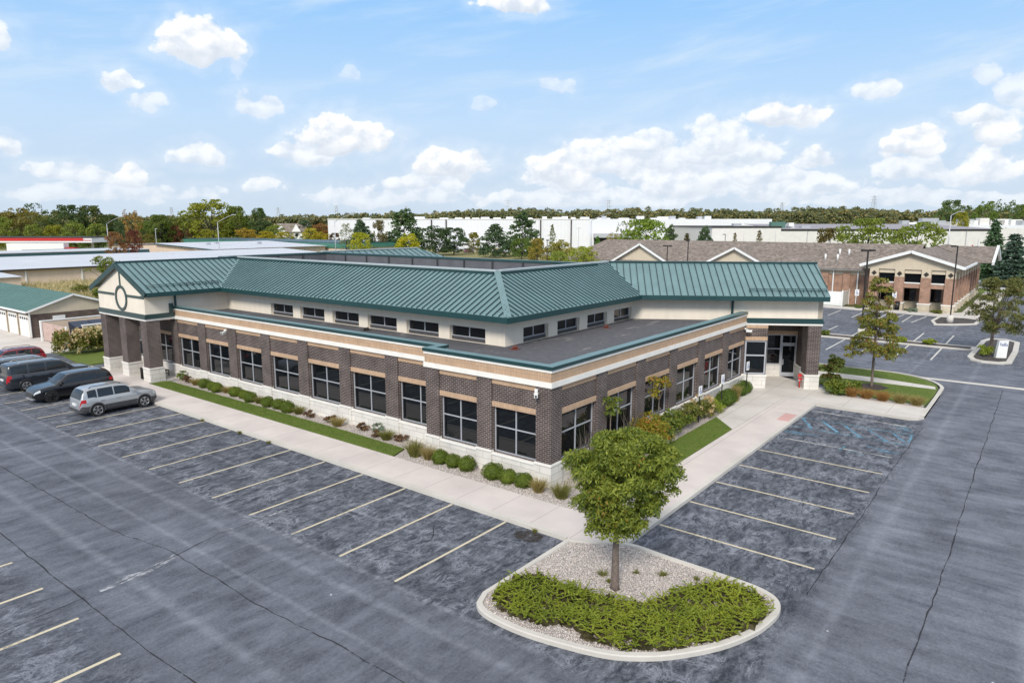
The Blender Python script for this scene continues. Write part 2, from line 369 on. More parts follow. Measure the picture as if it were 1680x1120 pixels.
M['leaf_maple'] = leafmat('island_tree_leaves', (.060, .105, .018), (.30, .33, .045), (.30, .18, .03), .10)
M['leaf_box'] = leafmat('boxwood_leaves', (.065, .105, .014), (.19, .24, .028))
M['leaf_box_dark'] = leafmat('dark_boxwood_leaves', (.060, .110, .018), (.15, .205, .028))
M['leaf_jun'] = leafmat('juniper_sprays', (.105, .170, .020), (.37, .40, .045), (.24, .18, .07), .07)
M['jun_dead'] = leafmat('juniper_inner_twigs', (.045, .045, .018), (.11, .09, .045))
M['leaf_gold'] = leafmat('golden_leaves', (.16, .17, .02), (.38, .30, .035), (.42, .17, .04), .22)
M['leaf_shrub'] = leafmat('mixed_shrub_leaves', (.070, .120, .020), (.22, .25, .035), (.34, .25, .06), .15)
M['leaf_hyd'] = leafmat('hydrangea_leaves', (.09, .115, .025), (.24, .23, .045), (.20, .10, .05), .12)
M['bloom'] = leafmat('dried_hydrangea_blooms', (.55, .42, .22), (.66, .56, .34), (.50, .26, .16), .25)
M['leaf_autumn'] = leafmat('autumn_street_tree_leaves', (.12, .140, .028), (.26, .26, .045), (.36, .17, .05), .20)
M['leaf_euo'] = leafmat('dark_bronze_shrub_leaves', (.055, .09, .018), (.15, .165, .035), (.22, .09, .05), .2)
M['grass_tan'] = leafmat('tan_grass_blades', (.20, .18, .05), (.45, .34, .16), None, 0, False, .3, 2)
M['grass_green'] = leafmat('olive_grass_blades', (.10, .13, .025), (.30, .26, .09), None, 0, False, .3, 2)
M['grass_orange'] = leafmat('rust_grass_blades', (.26, .14, .04), (.46, .26, .10), None, 0, False, .3, 2)
M['sedum'] = leafmat('dark_red_plant', (.10, .055, .03), (.22, .13, .07))
M['sage'] = leafmat('grey_green_plant', (.14, .19, .13), (.26, .32, .24))
M['bare'] = leafmat('bare_stems', (.10, .085, .075), (.20, .17, .15))
M['tree_leaf'] = leafmat('tree_leaves', None, None, objcol=True, sc=.35, trans=.38)
M['needle'] = leafmat('pine_needles', None, None, objcol=True, sc=.35, trans=.12)
M['woodleaf'] = leafmat('far_wood_leaves', (.085, .112, .060), (.185, .195, .080), (.29, .23, .08), .28, False, .15, .035)
M['bark'] = simple('brown_grey_bark', (.16, .125, .105), .95, var=.35, scale=9)
M['bark_dark'] = simple('dark_bark', (.06, .048, .04), .95, var=.3, scale=4)
# ================================================================== GROUND, PAVING, KERBS
def sheet(name, poly, z, mat):
    return structure(MB().add([(x, y, z) for x, y in poly], [list(range(len(poly)))]).build(name, mat))
def slab(name, poly, z0, z1, mat):
    return structure(MB().prism(poly, z0, z1, bottom=False).build(name, mat))
sheet('ground', [(-900, -900), (1500, -900), (1500, 1500), (-900, 1500)], -.03, M['ground'])
lot = sheet('parking_lot', [(-70, -70), (34.0, -70), (34.0, -4), (23, 1), (2, 43), (-.6, 43.4), (-.9, 51.6), (-70, 51.6)], 0.0, M['asphalt'])
sheet('neighbour_parking_lot', [(34.0, -70), (73.6, -70), (74.6, 10), (74.6, 60), (34.0, 60)], 0.0, M['asphalt'])
sheet('side_parking_lot', [(74.2, -70), (118, -70), (118, -10.2), (74.2, -10.2)], 0.0, M['asphalt'])
sheet('concrete_drive', [(-70, 51.8), (2.4, 51.8), (2.4, 96), (-70, 96)], -.004, M['drive'])
sheet('dry_field', [(-140, 96.5), (70, 96.5), (110, 330), (-200, 330)], -.012, M['field'])
sheet('far_lawn', [(176, 60), (420, -40), (420, 330), (112, 330), (120, 150)], -.014, M['field'])
sheet('far_road', [(118, -70), (130, -70), (150, -8), (186, 95), (240, 330), (226, 330), (170, 95), (129, 14), (118, -10)], -.008, M['road'])
sheet('green_verge', [(118.6, -9.8), (128.6, 12), (124, 40), (108, 60), (100, 40), (110, -9.8)], -.006, M['lawn'])
sheet('green_bank', [(152, -9), (190, -20), (215, 40), (192, 90)], -.010, M['lawn'])
sheet('gutter_strip', [(33.9, -7.2), (34.5, -7.2), (35.0, -30), (34.4, -30)], .006, M['kerb'])

def offset_in(poly, d):                 # inset a convex-ish CCW polygon
    n = len(poly); out = []
    for i in range(n):
        p0, p1, p2 = (Vector(poly[i - 1]), Vector(poly[i]), Vector(poly[(i + 1) % n]))
        a = (p1 - p0).normalized(); b = (p2 - p1).normalized()
        na = Vector((-a.y, a.x)); nb = Vector((-b.y, b.x)); m = na + nb
        m = m / max(m.dot(na), .35); out.append(tuple(p1 + m * d))
    return out
def kerb_ring(name, poly, w=.2, h=.15):  # closed kerb on the outline, rounded front edge
    a, b, c, d = poly, offset_in(poly, .025), offset_in(poly, w - .02), offset_in(poly, w)
    n = len(poly)
    rows = [[(x, y, .0) for x, y in a], [(x, y, h - .03) for x, y in a], [(x, y, h) for x, y in b], [(x, y, h) for x, y in c], [(x, y, h - .07) for x, y in d]]
    return structure(MB().loft(rows, cap=False, smooth=False).build(name, M['kerb']))
def arc(cx, cy, r, a0, a1, n=8): return [(cx + r * math.cos(rad(a0 + (a1 - a0) * i / n)), cy + r * math.sin(rad(a0 + (a1 - a0) * i / n))) for i in range(n + 1)]

# ---- walks round the office (raised 0.13 m with a kerb face)
ZW = .13
walk = [(-3.55, 43.2), (-3.55, -3.25), (-2.75, -5.05), (21.2, -5.05), (21.2, -3.1), (12.75, -3.0), (-1.42, -3.0), (-1.42, 32.7), (-1.3, 33.0), (-1.3, 43.2)]
slab('sidewalk', walk, 0, ZW, M['walk_a'])
plaza = [(12.85, -2.98), (21.22, -3.08), (21.22, -5.05), (21.22, -10.2), (21.4, -10.55), (21.8, -10.72), (24.2, -10.72), (24.25, -5.6), (25.6, -4.6), (30.5, 3.5), (24.4, 4), (22.0, -.72), (16.6, -1.25), (14.65, -1.38)]
slab('entrance_plaza', plaza, 0, ZW + .004, M['plaza'])
slab('porch_floor', [(-1.28, 33.0), (.86, 33.0), (.86, 41.3), (-1.28, 41.3)], 0, ZW + .01, M['plaza'])
for nm, (x0, x1, y0, y1) in {'kerb': (-3.62, -3.4, -3.2, 43.2), 'kerb ': (-2.6, 21.12, -5.12, -4.9)}.items():
    structure(MB().box(x0, x1, y0, y1, 0, ZW + .014).build('kerb', M['kerb']))
structure(MB().box(21.13, 21.34, -10.2, -4.9, 0, ZW + .014).build('kerb', M['kerb']))
# ---- beds and lawns by the office
slab('gravel_bed', [(-1.41, 8.1), (-.28, 8.5), (-.16, 13), (-.16, 32.4), (.98, 32.4), (.98, 7.2), (.06, 7.2), (.06, .06), (22.3, .06), (22.0, -.7), (16.6, -1.23), (14.68, -1.36), (-.2, -1.36), (-.2, -2.98), (-1.41, -2.98)], 0, ZW - .03, M['gravel'])
slab('lawn', [(-1.41, 8.15), (-.29, 8.55), (-.17, 13), (-.17, 32.3), (-.4, 32.75), (-1.41, 32.7)], 0, ZW + .012, M['lawn'])
slab('lawn', [(-.1, -2.98), (12.8, -2.98), (14.62, -1.39), (-.1, -1.39)], 0, ZW + .012, M['lawn'])
slab('lawn', [(-1.6, 43.3), (1.5, 43.3), (1.5, 41.4), (5.5, 41.4), (5.5, 50.5), (-.7, 50.5)], 0, .10, M['lawn'])
# ---- peninsula in front of the right entrance
pen = [(21.36, -10.35), (21.9, -10.78), (28.6, -10.78)] + arc(30.1, -6.3, 4.5, -82, 0, 9) + [(34.6, -1.0), (34.2, 4.0), (26.0, 4.0)]
slab('lawn', [(24.3, -5.4), (24.3, -10.4), (28.6, -10.5)] + arc(30.1, -6.3, 4.15, -82, 0, 9) + [(34.2, -1.0), (34, 3.5), (32.6, 3.5), (26.7, -5.0)], 0, .135, M['lawn'])
structure(MB().loft([[(x, y, 0) for x, y in pen], [(x, y, .14) for x, y in pen]], cap=False, smooth=False).build('kerb', M['kerb']))
ko = pen[1:12]; ki = [(21.9, -10.56), (28.55, -10.56)] + arc(30.1, -6.3, 4.28, -82, 0, 9)
ki = ki[:len(ko)]
structure(MB().loft([[(x, y, .0) for x, y in ko], [(x, y, .15) for x, y in ko], [(x, y, .155) for x, y in ki], [(x, y, .10) for x, y in ki]], cap=False, smooth=False, closed=False).build('kerb', M['kerb']))
slab('path', [(30.05, -10.35), (30.9, -10.2), (31.5, -6.5), (31.3, 3), (29.9, 3), (29.9, -6.5)], 0, .141, M['plaza'])
slab('gravel_bed', [(24.22, -10.4), (24.9, -10.4), (24.9, -6.2), (26.7, -5.0), (25.9, -4.75), (24.22, -5.6)], 0, .139, M['gravel'])
structure(MB().prism([(28.2 + .95 * math.cos(a * .45) * (1 + .1 * math.sin(a * 3.1)), -6.8 + .95 * math.sin(a * .45) * (1 + .1 * math.cos(a * 2.3))) for a in range(14)], .1, .165).build('mulch_ring', M['mulch']))
# ---- landscaped island in the foreground
isl = [(-3.62, -3.25), (-8.2, -3.22)] + [(-8.75, -3.45), (-9.05, -3.95), (-9.14, -4.7), (-9.1, -5.6), (-8.88, -6.75), (-8.6, -7.7), (-8.2, -8.4), (-7.55, -9.12), (-6.45, -9.92), (-5.3, -10.42), (-4.3, -10.62), (-3.6, -10.6), (-3.05, -10.3), (-2.76, -9.6), (-2.68, -8.4), (-2.64, -6.7), (-2.62, -5.05)]
def smooth_closed(pts, keep, n=4):
    out = []
    for i in range(len(pts)):
        p0, p1, p2, p3 = (Vector(pts[(i + k) % len(pts)]) for k in (-1, 0, 1, 2)); out.append(tuple(p1))
        if i in keep: continue
        for k in range(1, n):
            t = k / n; q = .5 * ((2 * p1) + (p2 - p0) * t + (2 * p0 - 5 * p1 + 4 * p2 - p3) * t * t + (3 * p1 - p0 - 3 * p2 + p3) * t ** 3); out.append(tuple(q))
    return out
isl = smooth_closed(isl, (0, 1, len(isl) - 1))
kerb_ring('kerb', isl, .2, .15)
slab('gravel', offset_in(isl, .19), 0, .095, M['gravel'])

# ---- markings: parts of the lots they are painted on
def strip(a, b, w, z=.004):
    a = Vector((*a, z)); b = Vector((*b, z)); s = Vector((-(b - a).y, (b - a).x, 0)).normalized() * (w / 2)
    return MB().quad(a + s, a - s, b - s, b + s)
def mark(name, a, b, w, mat, parent=lot, z=.004): return strip(a, b, w, z).build(name, M[mat], parent)
for k in range(16): mark('painted_line', (-9.25, -.5 + 2.722 * k), (-3.66, -.5 + 2.722 * k), .10, 'line')
for k in range(5): mark('painted_line', (-.3 + 2.742 * k, -5.16), (-.3 + 2.742 * k, -10.67), .10, 'line')
for k in range(6): mark('painted_line', (-16.2, 2.4 + 2.67 * (k - 1)), (-21.8, 2.4 + 2.67 * (k - 1)), .115, 'line')
# blue accessible bay: worn hatching and outlines
for a, b in (((17.95, -5.2), (16.1, -6.2)), ((17.95, -6.27), (16.2, -7.5)), ((17.85, -7.46), (16.0, -8.65)), ((17.75, -8.68), (15.95, -9.95)), ((17.8, -9.88), (16.35, -10.75))):
    mark('blue_hatch', a, b, .17, 'blue_line')
for a, b, m in (((18.0, -5.2), (18.1, -10.8), 'blue_faint'), ((15.95, -5.2), (15.95, -10.8), 'blue_faint'), ((17.9, -10.75), (16.3, -10.82), 'blue_line'), ((14.9, -5.2), (14.8, -6.9), 'blue_line'), ((14.6, -5.2), (14.55, -6.3), 'blue_line'), ((18.9, -9.9), (18.7, -10.7), 'blue_line'), ((19.4, -9.8), (19.2, -10.6), 'blue_faint'), ((14.6, -9.2), (14.2, -10.6), 'blue_line'), ((14.1, -9.9), (14.4, -10.8), 'blue_line'), ((13.3, -8.7), (12.9, -9.4), 'blue_faint'), ((13.9, -8.4), (12.9, -8.3), 'blue_faint'), ((18.6, -10.2), (19.6, -10.3), 'blue_faint'), ((19.9, -5.4), (19.6, -10.5), 'faint_line'), ((13.4, -5.6), (13.4, -10.6), 'faint_line')):
    mark('blue_outline' if 'blue' in m else 'faded_line', a, b, .12, m)
structure(MB().box(16.2, 17.83, -4.92, -4.28, ZW, ZW + .018).build('tactile_pad', M['red_pad']))
# wandering cracks and pale frost scars
def wander(pts, w, jit, mat, name, parent=lot, z=.006, seed=1):
    r = random.Random(seed); P = []
    for i in range(len(pts) - 1):
        a, b = Vector(pts[i]), Vector(pts[i + 1]); n = max(2, int((b - a).length / .45)); s = Vector((-(b - a).y, (b - a).x)).normalized()
        for k in range(n): P.append(a + (b - a) * (k / n) + s * r.gauss(0, jit))
    P.append(Vector(pts[-1])); m = MB(); vs = []
    for i, p in enumerate(P):
        t = (P[min(i + 1, len(P) - 1)] - P[max(i - 1, 0)]).normalized(); s = Vector((-t.y, t.x)); ww = w * r.uniform(.45, 1.25) / 2
        vs += [(p.x + s.x * ww, p.y + s.y * ww, z), (p.x - s.x * ww, p.y - s.y * ww, z)]
    m.add(vs, [[2 * i, 2 * i + 1, 2 * i + 3, 2 * i + 2] for i in range(len(P) - 1)]); return m.build(name, M[mat], parent)
wander([(-13.3, 24), (-13.1, 10.5), (-12.55, 7), (-12.65, 1.8), (-12.45, -2), (-12.4, -9)], .040, .018, 'crack', 'asphalt_crack', seed=2)
wander([(-21.5, 5.3), (-17.8, 5.95), (-15.6, 6.14)], .040, .018, 'crack', 'asphalt_crack', seed=3)
wander([(-14.6, 6.2), (-12.58, 6.62), (-10.81, 7.07), (-8.42, 6.87), (-6.3, 6.6)], .040, .018, 'crack', 'asphalt_crack', seed=4)
wander([(-15.2, 6.2), (-14.2, 6.3), (-13.4, 6.42), (-12.6, 6.68)], .30, .04, 'scar', 'crack_scar', z=.005, seed=5)
wander([(-10.4, 7.05), (-8.9, 6.95), (-7.6, 6.9)], .24, .05, 'scar', 'crack_scar', z=.005, seed=6)
wander([(-15.7, 16), (-15.7, 6.4), (-15.72, 2.5), (-15.6, -.3), (-15.5, -8)], .040, .018, 'crack', 'asphalt_crack', seed=7)
wander([(-9, -13.95), (-5, -13.93), (4, -14), (13.9, -13.9), (22.4, -13.9), (33.2, -13.86)], .040, .018, 'crack', 'asphalt_crack', seed=9)
wander([(-2.1, -10.9), (5, -10.95), (11, -10.9), (20, -10.95)], .040, .018, 'crack', 'asphalt_crack', seed=10)
wander([(-7.4, .4), (-6.3, .75), (-5.6, 1.4)], .040, .018, 'crack', 'asphalt_crack', seed=14)
wander([(38.6, -3.4), (38.2, -5.2), (37.2, -5.4), (36.4, -6.2)], .040, .018, 'crack', 'asphalt_crack', seed=18)
wander([(41.6, -7.1), (40.2, -7.4), (39.4, -7.3), (38.2, -7.7)], .040, .018, 'crack', 'asphalt_crack', seed=19)
r_ = random.Random(3)
MB().add([(-4.1 + (.62 + .12 * r_.uniform(-1, 1)) * .62 * math.cos(a * .42), -1.9 + (.62 + .12 * r_.uniform(-1, 1)) * 1.0 * math.sin(a * .42), .005) for a in range(15)], [list(range(15))]).build('oil_stain', M['stain'], lot)

# ---- neighbouring lot: median, island, stalls
nlot = D.objects['neighbour_parking_lot']
for a, b in (((41.9, -.5), (48.9, -.5)), ((41.9, -3.2), (48.9, -3.2)), ((41.8, -5.9), (48.9, -5.9)), ((42.2, -8.5), (48.9, -8.5)), ((42, 2.3), (49, 2.3)), ((51.6, -.5), (58, -.5)), ((51.6, -3.2), (58, -3.2)), ((51.6, -5.9), (58, -5.9)), ((51.6, -8.5), (58, -8.5)), ((51.8, 2.3), (58, 2.3)),
             ((66.6, 5.4), (73, 5.4)), ((66.2, 2.7), (73, 2.7)), ((65.8, 0), (73, 0)), ((65.6, -2.7), (72.8, -2.7)), ((66.6, 8.1), (73.4, 8.1)), ((66.6, 10.8), (73.4, 10.8)), ((65.8, -1.2), (72.8, -1.8)), ((65.8, -3.6), (72.8, -4.2)), ((80, -13), (80, -10.8)), ((84, -13), (84, -10.8))):
    mark('painted_line', a, b, .13, 'pale_line', nlot)
kerb_ring('kerb', [(49.0, 14), (49.0, -10.85), (51.0, -10.85), (51.0, 14)], .25, .14)
slab('median_bed', [(49.24, 14), (49.24, -10.6), (50.76, -10.6), (50.76, 14)], 0, .1, M['dark_gravel'])
fx = [(43.3, -11.9), (43.45, -13.2), (44.3, -13.85), (50.5, -14.0), (56.2, -13.9), (57.7, -12.8), (57.2, -11.4), (55.3, -10.95), (45.2, -10.75), (43.9, -11.1)]
kerb_ring('kerb', fx, .42, .15); slab('island_bed', offset_in(fx, .4), 0, .11, M['dark_gravel'])
ri = [(64.9, -5.9), (66, -7.7), (68.0, -9.6), (72.2, -9.8), (73.2, -7.9), (72.6, -5.4), (68, -5.2)]
kerb_ring('kerb', ri, .35, .15); slab('island_bed', offset_in(ri, .33), 0, .11, M['dark_gravel'])
slab('building_walk', [(73.4, -5.2), (73.7, -10.0), (112, -10.0), (112, -7.2), (78.6, -7.2), (76.2, -5.6), (76.2, 9), (78.8, 9.4), (78.8, 60), (74.8, 60), (74.8, 10)], 0, .14, M['plaza'])
# ================================================================== THE OFFICE BUILDING
office = empty('office_building', label='long brown brick office building with teal green standing seam roof and cream clerestory walls', cat='office building')
def B(mb, name, mat, parent=office, **k): return mb.build(name, M[mat] if isinstance(mat, str) else [M[x] for x in mat], parent, **k)
# a straight wall as one connected mesh: u runs along the wall, d into the building, holes are rectangles (u0,u1,z0,z1) with reveals
def wall(P0, u, inward, length, z0, z1, holes, depth):
    u = Vector((*u, 0)); w = Vector((*inward, 0)); o = Vector((*P0, 0))
    us = sorted({0.0, length, *[h[0] for h in holes], *[h[1] for h in holes]}); zs = sorted({z0, z1, *[h[2] for h in holes], *[h[3] for h in holes]})
    inhole = lambda a, b: any(h[0] < a < h[1] and h[2] < b < h[3] for h in holes)
    m = MB(); idx = {}
    def V(i, k, d=0):
        key = (i, k, d)
        if key not in idx: idx[key] = len(m.v); m.v.append(tuple(o + u * us[i] + Vector((0, 0, zs[k])) + w * (depth * d)))
        return idx[key]
    def F(*a): m.f.append(list(a)); m.m.append(0); m.s.append(False)
    nu, nz = len(us) - 1, len(zs) - 1
    solid = [[not inhole((us[i] + us[i + 1]) / 2, (zs[k] + zs[k + 1]) / 2) for k in range(nz)] for i in range(nu)]
    for i in range(nu):
        for k in range(nz):
            if not solid[i][k]: continue
            F(V(i, k), V(i + 1, k), V(i + 1, k + 1), V(i, k + 1)); F(V(i, k, 1), V(i, k + 1, 1), V(i + 1, k + 1, 1), V(i + 1, k, 1))
            for di, dk, e in ((-1, 0, ((i, k), (i, k + 1))), (1, 0, ((i + 1, k), (i + 1, k + 1))), (0, -1, ((i, k), (i + 1, k))), (0, 1, ((i, k + 1), (i + 1, k + 1)))):
                a, b = i + di, k + dk
                if not (0 <= a < nu and 0 <= b < nz and solid[a][b]): F(V(*e[0]), V(*e[1]), V(*e[1], 1), V(*e[0], 1))
    return m
class Fr:            # wall frame: a = along, d = outward, z = up -> boxes
    def __init__(self, P0, u, out): self.o = Vector((*P0, 0)); self.u = Vector((*u, 0)); self.w = Vector((*out, 0))
    def p(self, a, d, z): return tuple(self.o + self.u * a + self.w * d + Vector((0, 0, z)))
    def box(self, m, a0, a1, d0, d1, z0, z1, mi=0):
        vs = [self.p(a0, d0, z0), self.p(a1, d0, z0), self.p(a1, d1, z0), self.p(a0, d1, z0), self.p(a0, d0, z1), self.p(a1, d0, z1), self.p(a1, d1, z1), self.p(a0, d1, z1)]
        return m.add(vs, [[3, 2, 1, 0], [4, 5, 6, 7], [0, 1, 5, 4], [1, 2, 6, 5], [2, 3, 7, 6], [3, 0, 4, 7]], mi)
    def quad(self, m, a0, a1, d, z0, z1, mi=0): return m.quad(self.p(a0, d, z0), self.p(a1, d, z0), self.p(a1, d, z1), self.p(a0, d, z1), mi)
def window(fr, a0, a1, z0, z1, d, vbars=(.5,), hbars=(.5,), t=.05, parent=office, frame='alu', name='window', glass='glass'):
    m = MB(); q = .075                               # one connected frame: outer rim and mullions share a plane, butted
    fr.box(m, a0, a1, d - q, d, z0, z0 + t); fr.box(m, a0, a1, d - q, d, z1 - t, z1)
    fr.box(m, a0, a0 + t, d - q, d, z0 + t, z1 - t); fr.box(m, a1 - t, a1, d - q, d, z0 + t, z1 - t)
    vx = [a0 + (a1 - a0) * v for v in vbars]
    for v in vx: fr.box(m, v - t / 2, v + t / 2, d - q, d, z0 + t, z1 - t)
    ed = [a0 + t] + [e for v in vx for e in (v - t / 2, v + t / 2)] + [a1 - t]
    for h in hbars:
        zz = z0 + (z1 - z0) * h
        for i in range(0, len(ed), 2): fr.box(m, ed[i], ed[i + 1], d - q, d - .003, zz - t / 2, zz + t / 2)
    f = B(m, name, frame, parent)
    g = MB(); fr.quad(g, a0 + t * .5, a1 - t * .5, d - q * .6, z0 + t * .5, z1 - t * .5); B(g, 'pane', glass, f)
    return f
def facade(fr, length, bays, ztop, start=(0, 0, 0)):
    """brick wall with recessed bays, windows, lintels, accent bands, stone base and piers. fr: pier plane d = 0"""
    holes = [(a + .03, b - .03, 1.02, 3.10) for a, b in bays]
    a0 = max(start[0], .12 if start[1] else 0); P = fr.p(a0, -.10, 0); w = wall((P[0], P[1]), (fr.u.x, fr.u.y), (-fr.w.x, -fr.w.y), length - a0, .95, ztop, [(h[0] - a0, h[1] - a0, h[2], h[3]) for h in holes], .25)
    B(w, 'brick_wall', 'brick')
    for a, b in bays:
        window(fr, a + .03, b - .03, 1.02, 3.10, -.22, (.5,), (.56,))
        m = MB(); fr.box(m, a + .004, b - .004, -.099, -.045, 3.10, 3.33); B(m, 'lintel', 'tan_brick')
        m = MB(); fr.box(m, a + .004, b - .004, -.099, -.055, 4.13, 4.379); B(m, 'accent_band', 'tan_brick')
        m = MB(); fr.box(m, a, b, -.32, -.02, .0, .90); B(m, 'stone_base', 'stone')
        m = MB(); fr.box(m, a + .004, b - .004, -.30, .035, .90, 1.0); B(m, 'window_sill', 'white_band')
    edges = [0.0] + [e for ab in bays for e in ab] + [length]
    for i in range(0, len(edges), 2):
        a, b = edges[i], edges[i + 1]
        if b - a < .05: continue
        f0 = i == 0 and start[1] != 0
        m = MB(); fr.box(m, start[0] if f0 else a, b, -.10, 0, 1.09, 4.378); B(m, 'brick_pier', 'brick')
        m = MB(); fr.box(m, start[1] if f0 else a - .02, b + .02, -.32, .05, 0, 1.0); B(m, 'pier_base', 'stone')
        m = MB(); fr.box(m, start[2] if f0 else a - .035, b + .035, -.10, .075, 1.0, 1.09); B(m, 'base_cap', 'white_band')
FA = Fr((.9, 7.26), (0, 1), (-1, 0)); FBu = Fr((0, 0), (0, 1), (-1, 0)); FB = Fr((0, 0), (1, 0), (0, -1))
baysA = [(.09, 2.93)] + [(3.87 + 3.78 * k, 6.71 + 3.78 * k) for k in range(6)] + [(26.54, 29.39), (30.32, 33.14)]
facade(FA, 34.1, baysA, 4.44)
facade(FBu, 7.26, [(.78, 3.21), (4.06, 6.40)], 4.44, (.0, -.05, -.075))
facade(FB, 22.66, [(.81 + 3.78 * k, 3.68 + 3.78 * k) for k in range(6)], 4.44, (.102, .32, .102))
# parapet layers follow the facade: path with outward offset to its right
path = [(.9, 33.05), (.9, 7.26), (0, 7.26), (0, 0), (22.62, 0)]
def sweep(path, d0, d1, z0, z1, name, mat):
    def off(d):
        out = []
        for i, p in enumerate(path):
            p = Vector(p); segs = []
            if i > 0: segs.append((p - Vector(path[i - 1])).normalized())
            if i < len(path) - 1: segs.append((Vector(path[i + 1]) - p).normalized())
            n = [Vector((s.y, -s.x)) for s in segs]
            v = n[0] if len(n) == 1 else (n[0] + n[1]) / (1 + n[0].dot(n[1]))
            out.append(p + v * d)
        return out
    a, b = off(d0), off(d1)
    rings = [[(p.x, p.y, z0), (q.x, q.y, z0), (q.x, q.y, z1), (p.x, p.y, z1)] for p, q in zip(a, b)]
    m = MB().loft(rings, smooth=False)
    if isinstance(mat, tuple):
        for i in range(len(path) - 1): m.m[4 * i + 2] = 1      # paler top faces: sky reflection put into the colour
    return B(m, name, mat)
sweep(path, -.30, .07, 4.38, 4.61, 'stone_band', 'white_band')
sweep(path, -.30, .02, 4.61, 5.02, 'parapet_brick', 'tan_brick')
sweep(path, -.30, .06, 5.02, 5.14, 'stone_band', 'white_band')
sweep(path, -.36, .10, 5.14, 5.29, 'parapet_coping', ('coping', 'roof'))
B(MB().prism([(1.1, 33.0), (1.1, 7.5), (.25, 7.5), (.25, .25), (22.6, .25), (26, 8), (26, 33.0)], 4.55, 4.70), 'roof_deck', 'deck')
for x, y in ((4.75, 5.56), (4.25, 16.5), (14.0, 5.6)):
    m = MB(); m.box(x - .22, x + .22, y - .2, y + .2, 4.70, 4.73)
    for k in range(3): m.tube([(x - .14 + .14 * k, y, 4.73), (x - .14 + .14 * k, y, 4.88)], .05, 8)
    B(m, 'roof_drain', 'rust' if y < 6 else 'bronze')
# ---- clerestory walls
ZE, ZR = 6.10, 8.30
FC = Fr((5.0, 6.4), (0, 1), (-1, 0)); FD = Fr((5.322, 6.4), (1, 0), (0, -1))
cA = [(1.35 + 3.43 * k, 3.95 + 3.43 * k) for k in range(6)]; cB = [(1.25 + 3.25 * k, 3.6 + 3.25 * k) for k in range(4)]
for fr, L, bays in ((FC, 26.8, cA), (FD, 13.6, cB)):
    P = fr.p(0, 0, 0); B(wall((P[0], P[1]), (fr.u.x, fr.u.y), (-fr.w.x, -fr.w.y), L, 4.70, ZE + .06, [(a, b, 4.701, 5.52) for a, b in bays], .32), 'clerestory_wall', 'stucco')
    for a, b in bays:
        window(fr, a, b, 4.90, 5.52, -.2, (.5,), (), .055)
        m = MB(); fr.box(m, a, b, -.31, -.19, 4.70, 4.895); B(m, 'spandrel', 'plastic')
# ---- standing seam roofs: planar panels with real ribs
def seam_roof(name, poly, down, spacing=.42, parent=office, thick=.06, mats=('roof', 'seam'), rib=.055, hw=.027, **kw):
    """poly: planar 3D polygon (eave -> ridge); ribs run along the slope direction `down`"""
    P = [Vector(p) for p in poly]; n = (P[1] - P[0]).cross(P[2] - P[0]).normalized()
    if n.z < 0: n = -n
    dn = Vector(down); dn = (dn - n * dn.dot(n)).normalized(); s = n.cross(dn).normalized(); o = P[0]
    q = [((p - o).dot(s), (p - o).dot(dn)) for p in P]
    m = MB(); m.extr(poly, -n * thick, 0)
    lo, hi = min(a for a, b in q), max(a for a, b in q); k = int((hi - lo) / spacing); off = ((hi - lo) - k * spacing) / 2
    for i in range(k + 1):
        a = lo + off + i * spacing; cr = []
        for j in range(len(q)):
            (a0, b0), (a1, b1) = q[j], q[(j + 1) % len(q)]
            if (a0 - a) * (a1 - a) < 0: cr.append(b0 + (b1 - b0) * (a - a0) / (a1 - a0))
        if len(cr) >= 2 and max(cr) - min(cr) > .15:
            b0, b1 = min(cr) + .04, max(cr) - .02
            pts = [o + s * (a - hw) + dn * b0, o + s * (a + hw) + dn * b0, o + s * (a + hw) + dn * b1, o + s * (a - hw) + dn * b1]
            m.extr([p - n * .01 for p in pts], n * (rib + .01), 1)
    return B(m, name, mats, parent, **kw)
EX, EY, RX, RY, WY = 4.05, 5.45, 8.10, 9.45, 36.5       # eave lines, ridge lines, axis of the left wing
zt = ZE + .30                                            # top of the fascia
sl = (ZR - zt) / (RX - EX)
# left wing: gable roof along x, ridge at y = 36.7
LE, LX = 32.30, -1.35
seam_roof('main_roof', [(EX, EY, zt), (EX, LE, zt), (RX, WY, ZR), (RX, RY, ZR)], (-1, 0, -.5))
# right wing frame: along t, depth s
WR = rad(-58); uw = Vector((math.cos(WR), math.sin(WR))); vw = Vector((-math.sin(WR), math.cos(WR)))
def W(t, s, z=0.0): p = uw * t + vw * s; return (p.x, p.y, z)
SE, SR, TEND, TRG = 18.30, 22.40, 16.95, 17.25                        # eave, ridge depth and gable end of the right wing
def on_line(s, axis, val):                                # point of the wing line at depth s where x or y = val
    t = (val - (vw * s)[axis]) / uw[axis]; return W(t, s)
pe = on_line(SE, 1, EY); pr = on_line(SR, 1, RY)
seam_roof('main_roof', [(EX, EY, zt), (RX, RY, ZR), (pr[0], RY, ZR), (pe[0], EY, zt)], (0, -1, -.5))
seam_roof('wing_roof', [(pe[0], EY, zt), (pr[0], RY, ZR), W(TRG, SR, ZR), W(TEND, SE, zt)], (-vw.x, -vw.y, -.5), .45)
seam_roof('wing_roof', [W(TRG, SR, ZR), (pr[0], RY, ZR), W(7.0, SR + 4.1, zt), W(TRG, SR + 4.1, zt)], (vw.x, vw.y, -.5), .45)
seam_roof('porch_roof', [(LX, LE, zt), (LX, WY, ZR), (RX, WY, ZR), (EX, LE, zt)], (0, -1, -.5), .45)
seam_roof('porch_roof', [(LX, WY, ZR), (LX, 41.1, zt), (RX - .1, 41.1, zt), (RX - .1, WY, ZR)], (0, 1, -.5), .45)
